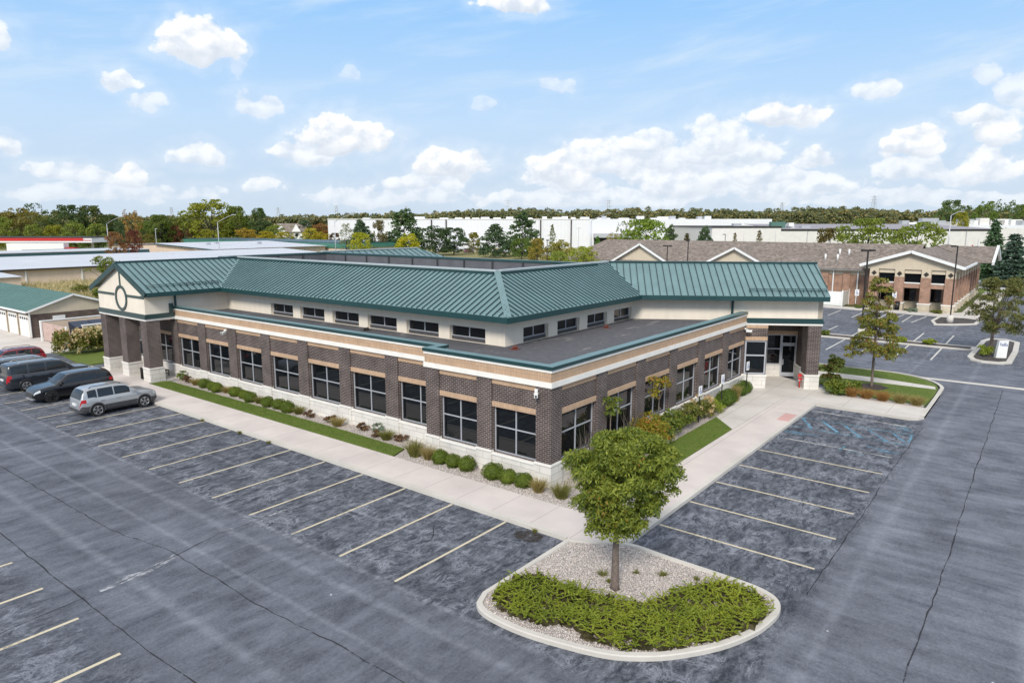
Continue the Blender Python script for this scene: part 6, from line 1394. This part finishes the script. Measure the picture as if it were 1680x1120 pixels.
# left group
T('broad', 28, 341, 74, 265, BR, 'broad tree with bronze orange top at the far left', 0)
T('airy', 58, 333, 46, 300, DK, 'open topped dark tree rising behind the bronze tree', 0)
T('broad', 120, 336, 62, 280, DK, 'large dark green tree with two humps at the left', 1)
T('broad', 148, 337, 52, 285, (0.084, 0.099, 0.037), 'olive tree touching the right of the two humped tree', 2)
T('broad', 8, 356, 40, 255, G3, 'light green bushy tree at the left edge', 3)
T('broad', 52, 368, 34, 245, G3, 'low yellow green tree behind the petrol canopy', 1)
T('broad', 88, 369, 42, 250, YG, 'low yellow bush tree above the red canopy', 2)
T('broad', 122, 362, 42, 250, G3, 'pale green spreading tree above the canopy end', 0)
T('broad', 158, 367, 34, 245, G3, 'round light green tree left of the street light', 3)
T('airy', 216, 343, 36, 270, OR, 'thin orange brown tree rising by the left street light', 1)
T('broad', 195, 359, 22, 240, DK, 'small dark round tree at the left street light', 0)
T('broad', 186, 380, 34, 185, (0.208, 0.099, 0.052), 'rust coloured bush tree at the end of the canopy', 1)
T('broad', 218, 377, 28, 188, RD, 'deep red rounded tree above the storage row', 2)
T('broad', 240, 384, 22, 300, BR, 'small bronze tree between the red tree and lamp pole', 3)
T('broad', 240, 362, 38, 335, G1, 'green tree behind the deep red one', 0)
T('coni', 268, 364, 34, 335, DK, 'dark conifer left of two red trees', 0)
T('broad', 287, 370, 26, 335, RD, 'maroon tree left of the big golden tree', 1)
T('broad', 318, 368, 30, 335, (0.122, 0.052, 0.037), 'dark maroon tree under the big golden tree', 2)
T('broad', 345, 327, 92, 335, (0.215, 0.215, 0.037), 'huge golden green tree, tallest in the left background', 0)
T('broad', 388, 338, 44, 335, (0.138, 0.169, 0.037), 'right shoulder tree beside the huge golden one', 2)
T('broad', 340, 376, 34, 300, YG, 'low yellow tree under the huge golden one', 3)
T('broad', 372, 372, 42, 335, G3, 'light green tree right of the street light', 1)
T('broad', 402, 374, 40, 300, (0.316, 0.208, 0.037), 'orange yellow tree behind the green parapet', 0)
T('broad', 424, 341, 34, 335, G2, 'dark rounded tree standing above the wood', 3)
T('broad', 434, 360, 40, 335, DK, 'dark green tree in front of the white house', 0)
T('broad', 436, 379, 32, 300, GO, 'golden low tree above the green parapet, left', 2)
T('broad', 466, 380, 34, 300, (0.301, 0.254, 0.037), 'golden low tree above the green parapet, right', 1)
T('broad', 480, 368, 34, 335, G3, 'yellow green tree before the dark conifer', 3)
T('pine', 499, 361, 55, 335, PN, 'bushy dark conifer before the warehouse corner', 1)
T('broad', 525, 366, 40, 335, (0.238, 0.115, 0.052), 'reddish brown tree at the warehouse corner', 0)
T('broad', 524, 380, 32, 300, GO, 'bright yellow tree under the reddish brown one', 1)
T('broad', 72, 352, 50, 290, (.12, .13, .04), 'olive gold tree below the open topped dark tree')
T('broad', 178, 352, 44, 300, (.06, .085, .03), 'dark green tree behind the left street light', 1)
T('broad', 262, 352, 44, 330, (.11, .14, .035), 'mid green tree behind the lamp pole left of the golden giant', 2)
T('broad', 300, 357, 50, 345, (.14, .15, .04), 'olive yellow tree behind the maroon trees', 3)
T('broad', 410, 362, 44, 340, (.12, .15, .04), 'light olive tree between the golden giant and the white house', 0)
T('broad', 450, 369, 36, 318, (.16, .19, .04), 'yellow green tree directly before the white house', 1)
T('broad', 508, 374, 34, 300, (.34, .29, .05), 'pale golden tree left of the bright yellow corner tree', 2)
T('broad', 548, 382, 22, 290, (.09, .05, .035), 'dark red brown bush tree at the foot of the warehouse corner', 3)
# in front of the white warehouse
T('airy', 567, 366, 26, 205, (0.145, 0.161, 0.084), 'thin pale tree right of the warehouse street light', 0)
T('pine', 592, 360, 52, 230, PN, 'dark conifer behind a bright yellow tree', 0)
T('broad', 589, 381, 38, 170, (0.332, 0.316, 0.034), 'bright lime yellow tree on the bank', 2)
T('broad', 620, 361, 26, 235, (0.177, 0.145, 0.084), 'brownish narrow tree before the warehouse wall', 3)
T('pine', 663, 343, 83, 245, (0.060, 0.099, 0.040), 'large dark spruce with spread branches over the warehouse roof', 1)
T('broad', 668, 383, 48, 165, (0.378, 0.332, 0.031), 'brightest yellow shrub tree near the back wing roof', 0)
T('broad', 714, 370, 60, 240, PN, 'wide dark pine, left of the merged pair', 0)
T('broad', 744, 373, 56, 243, PN, 'wide dark pine, right of the merged pair', 1)
T('broad', 776, 381, 26, 250, (0.208, 0.177, 0.037), 'small golden green tree between the pines', 3)
T('pine', 812, 367, 60, 225, PN, 'dark layered pine standing alone before the warehouse', 0)
T('pine', 857, 347, 70, 235, (0.056, 0.093, 0.040), 'tallest pine before the centre of the warehouse', 1)
T('broad', 856, 391, 44, 215, G1, 'low green bush tree under the tallest pine', 1)
T('spar', 906, 368, 22, 190, (0.161, 0.177, 0.099), 'sparse young larch before the warehouse wall', 0)
T('broad', 882, 391, 34, 150, (0.270, 0.208, 0.052), 'pale golden willow left of the thin dark pole', 2)
T('broad', 920, 393, 46, 150, (0.254, 0.223, 0.060), 'golden green shrub tree beside the thin dark pole', 0)
T('broad', 955, 404, 56, 118, (0.254, 0.270, 0.052), 'pale green willow rising over the teal ridge', 1)
T('broad', 918, 412, 40, 112, (0.208, 0.238, 0.052), 'low pale green willow at the teal ridge', 3)
T('coni', 981, 388, 20, 165, (0.099, 0.192, 0.037), 'small bright green cypress by the street light', 0)
T('airy', 1006, 378, 26, 160, (0.285, 0.223, 0.084), 'thin tan tree left of the big green spreading tree', 1)
T('broad', 1056, 359, 82, 150, (0.169, 0.223, 0.040), 'big light green spreading tree behind the brick building gable', 2)
T('airy', 1024, 362, 30, 170, (0.192, 0.192, 0.115), 'greyish airy tree behind the big spreading tree', 0)
T('pine', 1100, 369, 39, 165, DK, 'dark green cypress tree right of the big spreading tree', 1)
T('coni', 1128, 383, 26, 165, (0.099, 0.084, 0.045), 'small brownish conifer before the warehouse edge', 0)
T('pine', 1158, 371, 44, 162, PN, 'dark conifer at the left end of the cream warehouse', 1)
T('spar', 1207, 382, 18, 190, (0.161, 0.130, 0.084), 'nearly bare small tree, left, before the cream warehouse', 0)
T('spar', 1247, 378, 24, 190, (0.161, 0.130, 0.084), 'nearly bare small tree, right, before the cream warehouse', 0)
T('broad', 1364, 374, 48, 150, (0.115, 0.091, 0.037), 'dark bronze round tree behind the shingled roof', 3)
T('flat', 1422, 358, 82, 140, (0.169, 0.200, 0.049), 'flat topped honey locust, left of the pair behind the roof', 0)
T('flat', 1503, 364, 86, 135, (0.177, 0.208, 0.046), 'flat topped honey locust, right of the pair behind the roof', 1)
T('coni', 1634, 362, 50, 128, (0.068, 0.115, 0.068), 'tall green spruce right of the brick building', 1)
T('coni', 1668, 384, 66, 122, BS, 'blue grey spruce behind the flag', 0)
# trees above the right roofs
T('broad', 1562, 328, 52, 330, G2, 'tall dark green tree behind the tall right street light', 1)
T('broad', 1576, 346, 30, 300, (0.238, 0.223, 0.037), 'small yellow green tree below the tall dark one', 2)
T('broad', 1614, 330, 46, 330, G1, 'tall green tree at the right skyline', 0)
T('airy', 1648, 326, 44, 330, G2, 'tall open tree at the right skyline', 1)
T('broad', 1678, 335, 34, 330, G1, 'green tree at the right edge of the skyline', 3)
# far wood: one mass
gw = np.random.default_rng(77)
prof = [(-560, 350), (-40, 349), (90, 349), (230, 352), (300, 352), (480, 352), (560, 350), (640, 349), (700, 349), (735, 344), (770, 342), (830, 342), (880, 341), (930, 345), (1000, 343), (1060, 341), (1120, 343), (1180, 342), (1240, 343), (1290, 344), (1320, 339), (1400, 338), (1440, 341), (1500, 345), (1560, 343), (1640, 343), (1720, 343), (2300, 345)]
cc = []; rr = []
for row, (dd, low) in enumerate(((560, 2.0), (480, 3.0), (420, 5.0))):
    px = -560.0
    while px < 2300:
        yy = np.interp(px, [q[0] for q in prof], [q[1] for q in prof]) + row * 2.2 + gw.normal(0, 1.6); p = far(px, dd); top = hgt(yy, dd); w = gw.uniform(4.5, 9)
        for k in range(9): cc.append((p[0] + gw.normal(0, w * .36), p[1] + gw.normal(0, w * .36), max(1, top - 2 - gw.uniform(0, 1) ** 1.3 * (top - 3)))); rr.append(gw.uniform(1.5, 3.1))
        px += gw.uniform(5, 11)
V, F = clumps(cc, rr, 7.0, 1.35, 1.0, .85, .2); tag(raw_mesh('far_wood', V, F, M['woodleaf']), kind='stuff')
M['forest_floor'] = simple('dark_forest_floor', (.03, .04, .015), 1, var=.3, scale=.05)
m = MB(); ring = []
for i in range(75):
    px = -600 + 40 * i; p = far(px, 600); ring.append([(p[0], p[1], 0), (p[0], p[1], hgt(np.interp(px, [q[0] for q in prof], [q[1] for q in prof]) + 4.5, 600)), (far(px, 640)[0], far(px, 640)[1], hgt(np.interp(px, [q[0] for q in prof], [q[1] for q in prof]) + 6, 600)), (far(px, 640)[0], far(px, 640)[1], 0)])
structure(m.loft(ring, cap=False).build('hills', M['woodleaf']))
# dry tall grass behind the garage, tufts on the bank
reseed(9, 9)
k = 9000; c = np.stack([RNG.uniform(9, 48, k), RNG.uniform(98, 126, k), np.zeros(k)], 1); d = unit(k) * .35; d[:, 2] = 1
tag(raw_mesh('tall_dry_grass', *blades(c, d, RNG.uniform(.6, 1.5, k), .09), leafmat('pale_dry_grass', (.34, .29, .15), (.58, .48, .30), None, 0, False, .3, .2)), kind='stuff')
reseed(8, 8)
small_tree('meadow_tree', *far(165, 112), 2.6, .10, [(RNG.normal(0, 1.0), RNG.normal(0, 1.0), 3.0 + RNG.uniform(0, 2.4), RNG.uniform(.4, .7)) for _ in range(42)], 'leaf_shrub', 'lone open green tree before the tan storage wall', per=110, L=.32, W=.14, droop=-.3, z=0)
for px, dist, r, m_, l in ((20, 106, 1.2, 'leaf_hyd', 'tan brush behind the garage ridge, left'), (120, 108, 1.6, 'leaf_hyd', 'brown brush behind the garage gable'), (152, 104, 1.4, 'leaf_shrub', 'green brown brush under the lone meadow tree')):
    p = far(px, dist); cluster(p[0], p[1], r, 1.6, 700, m_, 'wild_brush', l, 'shrub', .28, .16, z=0)
# clipped strips in the neighbour's median
for (x, y, r, l, m_) in ((50, 1.6, 1.0, 'low green ground shrub at the left of the median', 'leaf_shrub'), (50, -5.0, 1.3, 'long low shrub patch in the median, left half', 'leaf_jun'), (50, -7.4, 1.3, 'long low shrub patch in the median, right half', 'leaf_jun'), (75.9, 3.9, 1.0, 'green shrub at the foot of the vinyl fence', 'leaf_shrub'), (75.6, -2.3, 1.0, 'blue green creeping shrub between porch columns', 'sage'), (75.6, -4.9, .9, 'brownish creeping shrub at the porch corner column', 'leaf_hyd')):
    cluster(x, y, r, .55, 900, m_, 'ground_shrub', l, 'shrub', .16, .07, z=.05, rb=.7)
cluster(46.4, -12.0, .75, 1.0, 700, 'leaf_jun', 'ground_shrub', 'bright green shrub at the trunk behind the white sign', 'shrub', .16, .08)
reseed(47, 12)
it = []
for k in range(80):
    t = RNG.uniform(0, 1); a = RNG.uniform(0, 2 * PI); r = 2.5 * math.sin(PI * (.18 + .72 * t)) ** .7 * math.sqrt(RNG.uniform(.15, 1)); it.append((r * math.cos(a) - .1, r * math.sin(a) - .5, 2.0 + 4.3 * t, RNG.uniform(.35, .62)))
M['leaf_olive'] = leafmat('olive_island_tree_leaves', (.085, .10, .03), (.20, .195, .05), (.22, .14, .06), .12)
small_tree('island_tree', 47.2, -12.2, 2.6, .15, it, 'leaf_olive', 'olive tree with twiggy crown on the mulched island at the right', per=480, L=.20, W=.085)
# cars before the white warehouse: small copies of one car
src = make_car('white car parked first in the row before the warehouse', 'car', (.6, .6, .6), (*far(608, 268), 0), AZ + PI / 2, 'cars parked before the white warehouse', 'parked_car', L=4.6, W=1.82, H=1.5, style='sedan', cladding=False, rails=False)
names = ['blue car parked beside the first yellow tree', 'black car parked beside the blue one', 'white van like car beyond the lime tree', 'white car under the dark pine pair', 'dark car half hidden under the pine pair', 'silver car right of the pine pair', 'dark red car before the warehouse wall', 'maroon and dark car beside the dark red one', 'white hatchback left of the lone pine', 'white car next to the lone pine trunk', 'grey blue car right of the lone pine', 'black car under the tallest pine', 'blue grey car under the tallest pine', 'white car at the right end of the row', 'dark car near the warehouse dock', 'orange car near the warehouse dock']
cols = [(.02, .05, .22), (.01, .01, .012), (.6, .6, .6), (.6, .6, .6), (.015, .015, .02), (.35, .36, .38), (.14, .008, .012), (.08, .01, .015), (.6, .6, .6), (.62, .62, .6), (.14, .18, .25), (.012, .012, .015), (.10, .13, .2), (.6, .6, .6), (.012, .012, .016), (.55, .16, .02)]
for px, l, c_ in zip([618, 628, 640, 716, 728, 748, 764, 772, 786, 795, 822, 842, 852, 864, 958, 963], names, cols):
    o = copy_tree(src); p = far(px, 262 if px < 900 else 235); o.location = (p[0], p[1], 0); o.rotation_euler = (0, 0, AZ + PI / 2 * (1 if px % 2 else -1) + .2); o['label'] = l
    for ch in KIDS[o.name]:
        ch.color = (*c_, 1)

# ================================================================== SKY AND LIGHT
SUN_AZ, SUN_EL = YAW + rad(166), rad(38)          # high, behind the camera, veiled by cloud
w = D.worlds.new('World'); scene.world = w; w.use_nodes = True; t = NT.__new__(NT); t.m = None; t.t = w.node_tree; t.t.nodes.clear()
out = t.n('ShaderNodeOutputWorld'); bg = t.n('ShaderNodeBackground'); t.l(bg.outputs[0], out.inputs[0]); bg.inputs[1].default_value = .128
sky = t.n('ShaderNodeTexSky'); sky.sky_type = 'NISHITA'; sky.sun_disc = False; sky.sun_elevation = SUN_EL; sky.sun_rotation = PI / 2 - SUN_AZ; sky.air_density = 1.0; sky.dust_density = 1.2; sky.ozone_density = 1.3
vec = t.co('Generated'); s = t.sep(vec); az = t.math('ARCTAN2', s[1], s[0]); el = t.math('ARCSINE', s[2])
rel = t.math('SUBTRACT', az, YAW)                # bearing measured from the viewing axis, left positive
rel = t.math('SUBTRACT', t.math('WRAP', rel, PI, -PI), 0.0)
ae = t.comb(rel, el, 0.0)
wn = t.n('ShaderNodeTexNoise'); t.l(ae, wn.inputs['Vector']); wn.inputs['Scale'].default_value = 13; wn.inputs['Detail'].default_value = 4; wc = t.sep(wn.outputs['Color'])
rel_w = t.math('ADD', rel, t.math('MULTIPLY', t.math('SUBTRACT', wc[0], .5), .085)); el_w = t.math('ADD', el, t.math('MULTIPLY', t.math('SUBTRACT', wc[1], .5), .045))
def puff(dx, dy):
    p = t.n('ShaderNodeVectorMath', operation='ADD'); t.l(t.scale(ae, (1, 1.25, 1)), p.inputs[0]); p.inputs[1].default_value = (dx, dy, 0)
    f = t.noise(p.outputs[0], 26, 10, .64, .15); v = t.n('ShaderNodeTexVoronoi', feature='SMOOTH_F1'); t.l(p.outputs[0], v.inputs['Vector']); v.inputs['Scale'].default_value = 46; v.inputs['Smoothness'].default_value = .5
    return t.math('ADD', t.math('MULTIPLY', t.math('SUBTRACT', f, .5), 2.3), t.math('MULTIPLY', t.math('SUBTRACT', .38, v.outputs['Distance']), .85))
wob = puff(0, 0); wob_l = puff(.006, .011)           # the second sample lies towards the light
relief = t.mapr(t.math('SUBTRACT', wob, wob_l), -.55, .35, 0, 1, True)
ns = t.noise(t.scale(ae, (1, 1.25, 1)), 16, 9, .62, .35); nb_ = t.noise(t.scale(ae, (1, 1.6, 1)), 5, 5, .6, .2)
def ael(px, py):
    d = ray(px, py).normalized(); return math.atan2(d.y, d.x) - YAW, math.asin(d.z)
clouds = [(930, 300, 70, 22, .8), (1090, 262, 60, 30, .8), (1150, 245, 60, 36, .8), (1240, 285, 80, 24, .75), (325, 72, 74, 46, 1.0), (195, 127, 40, 24, .8), (242, 163, 30, 24, .6), (10, 60, 42, 42, .8), (425, 167, 46, 26, .65), (852, 12, 62, 22, .95), (560, 232, 84, 44, 1.05), (500, 258, 50, 26, .8), (740, 272, 70, 34, 1.0), (690, 300, 70, 20, .7), (575, 128, 24, 20, .35), (210, 285, 44, 28, .85), (118, 282, 70, 24, .65), (325, 258, 58, 26, .75), (20, 240, 40, 24, .75), (425, 308, 30, 15, .7),
    (915, 285, 60, 36, .95), (1000, 262, 80, 40, .85), (1060, 240, 56, 26, .75), (1130, 290, 120, 44, .8), (1180, 225, 70, 44, .8), (1290, 190, 62, 30, .95), (1220, 250, 70, 30, .8), (1340, 262, 50, 26, .8), (1270, 305, 160, 34, .7), (1488, 248, 56, 28, 1.0), (1445, 150, 46, 22, .7), (1610, 195, 70, 22, .8), (1635, 222, 56, 34, .9), (1620, 275, 60, 34, .85), (1500, 285, 90, 26, .7), (1625, 118, 40, 26, .55), (1670, 150, 46, 40, .6), (910, 140, 28, 18, .45), (797, 170, 26, 18, .35), (385, 95, 30, 40, .35), (640, 320, 160, 20, .55), (960, 325, 260, 20, .6), (150, 318, 220, 22, .5), (1500, 325, 260, 18, .5)]
mask = None; shade = None
for px, py, rx, ry, st_ in clouds:
    a0, e0 = ael(px, py); a1, _ = ael(px + rx, py); _, e1 = ael(px, py - ry)
    dx = t.math('DIVIDE', t.math('SUBTRACT', rel_w, a0), abs(a1 - a0)); dy = t.math('DIVIDE', t.math('SUBTRACT', el_w, e0), abs(e1 - e0))
    low = t.math('MULTIPLY', t.math('MINIMUM', dy, 0.0), .35); q = t.math('SQRT', t.math('ADD', t.math('MULTIPLY', dx, dx), t.math('MULTIPLY', t.math('ADD', dy, low), t.math('ADD', dy, low))))
    f = t.math('MULTIPLY', t.mapr(t.math('SUBTRACT', t.math('ADD', q, t.math('MULTIPLY', wob, -.50)), 0.0), 1.07, .79, 0, 1, True), st_)
    f = t.math('MAXIMUM', f, t.math('MULTIPLY', t.mapr(t.math('ADD', q, t.math('MULTIPLY', wob, -.28)), 1.75, .75, 0, 1, True), .26 * st_)); mask = f if mask is None else t.math('MAXIMUM', mask, f)
    g_ = t.math('MULTIPLY', f, t.mapr(t.math('ADD', dy, t.math('MULTIPLY', wob, .30)), -.75, .25, 1, 0, True)); shade = g_ if shade is None else t.math('MAXIMUM', shade, g_)
# cirrus streaks and low haze clouds everywhere, cumulus outside the framed part of the sky
cir = t.math('MULTIPLY', t.mapr(t.noise(t.scale(t.comb(t.math('ADD', rel, t.math('MULTIPLY', el, -1.5)), t.math('ADD', el, t.math('MULTIPLY', rel, .18)), 0.0), (2.2, 16, 1)), 1.3, 6, .6, .3), .46, .78, 0, .55, True), t.mapr(el, .05, .2, .35, 1))
gen = t.math('MULTIPLY', t.mapr(t.math('ADD', nb_, t.math('MULTIPLY', t.math('SUBTRACT', ns, .5), .5)), .52, .66, 0, .8, True), t.mapr(t.math('ABSOLUTE', rel), .68, .95, 0, 1, True))
mask = t.math('MAXIMUM', mask, t.math('MULTIPLY', gen, t.mapr(el, .0, .08, 0, 1)))
over = t.math('MULTIPLY', t.mapr(t.math('ADD', nb_, t.math('MULTIPLY', t.math('SUBTRACT', ns, .5), .4)), .36, .52, 0, .92, True), t.mapr(el, .36, .50, 0, 1, True))  # unseen overhead cloud cover, added to whiten and soften the ambient light
mask = t.math('MAXIMUM', mask, over)
base = t.mix(1.0, sky.outputs[0], (1.05, 1.15, 1.25, 1), 'MULTIPLY')
base = t.mix(t.mapr(el, .55, .27, 0, .94), base, (1.95, 3.85, 6.4, 1))
base = t.mix(t.mapr(el, .30, .13, 0, 1), base, (3.6, 4.85, 6.35, 1))
base = t.mix(t.mapr(el, .14, .0, 0, 1), base, (4.1, 4.8, 5.55, 1))
base = t.mix(cir, base, (5.1, 5.8, 6.4, 1))
lit = t.mix(relief, (5.1, 5.5, 6.1, 1), (7.2, 7.2, 7.2, 1))
ccol = t.mix(t.math('MULTIPLY', shade, .85), lit, (4.3, 4.8, 5.5, 1))
col = t.mix(t.math('MINIMUM', mask, 1.0), base, ccol)
t.l(col, bg.inputs[0])
sl_ = D.lights.new('sun', 'SUN'); so = D.objects.new('sun', sl_); COL.objects.link(so); sl_.energy = 2.45; sl_.angle = rad(15); sl_.color = (1.0, .945, .86)
so.rotation_euler = (PI / 2 - SUN_EL, 0, SUN_AZ + PI / 2); so.location = (0, 0, 60)
vs_ = scene.view_settings; vs_.view_transform = 'Standard'; vs_.look = 'None'; vs_.exposure = 0.27; vs_.gamma = 1.0; vs_.use_curve_mapping = False
scene.cycles.max_bounces = 6; scene.cycles.transparent_max_bounces = 12; scene.cycles.use_denoising = True
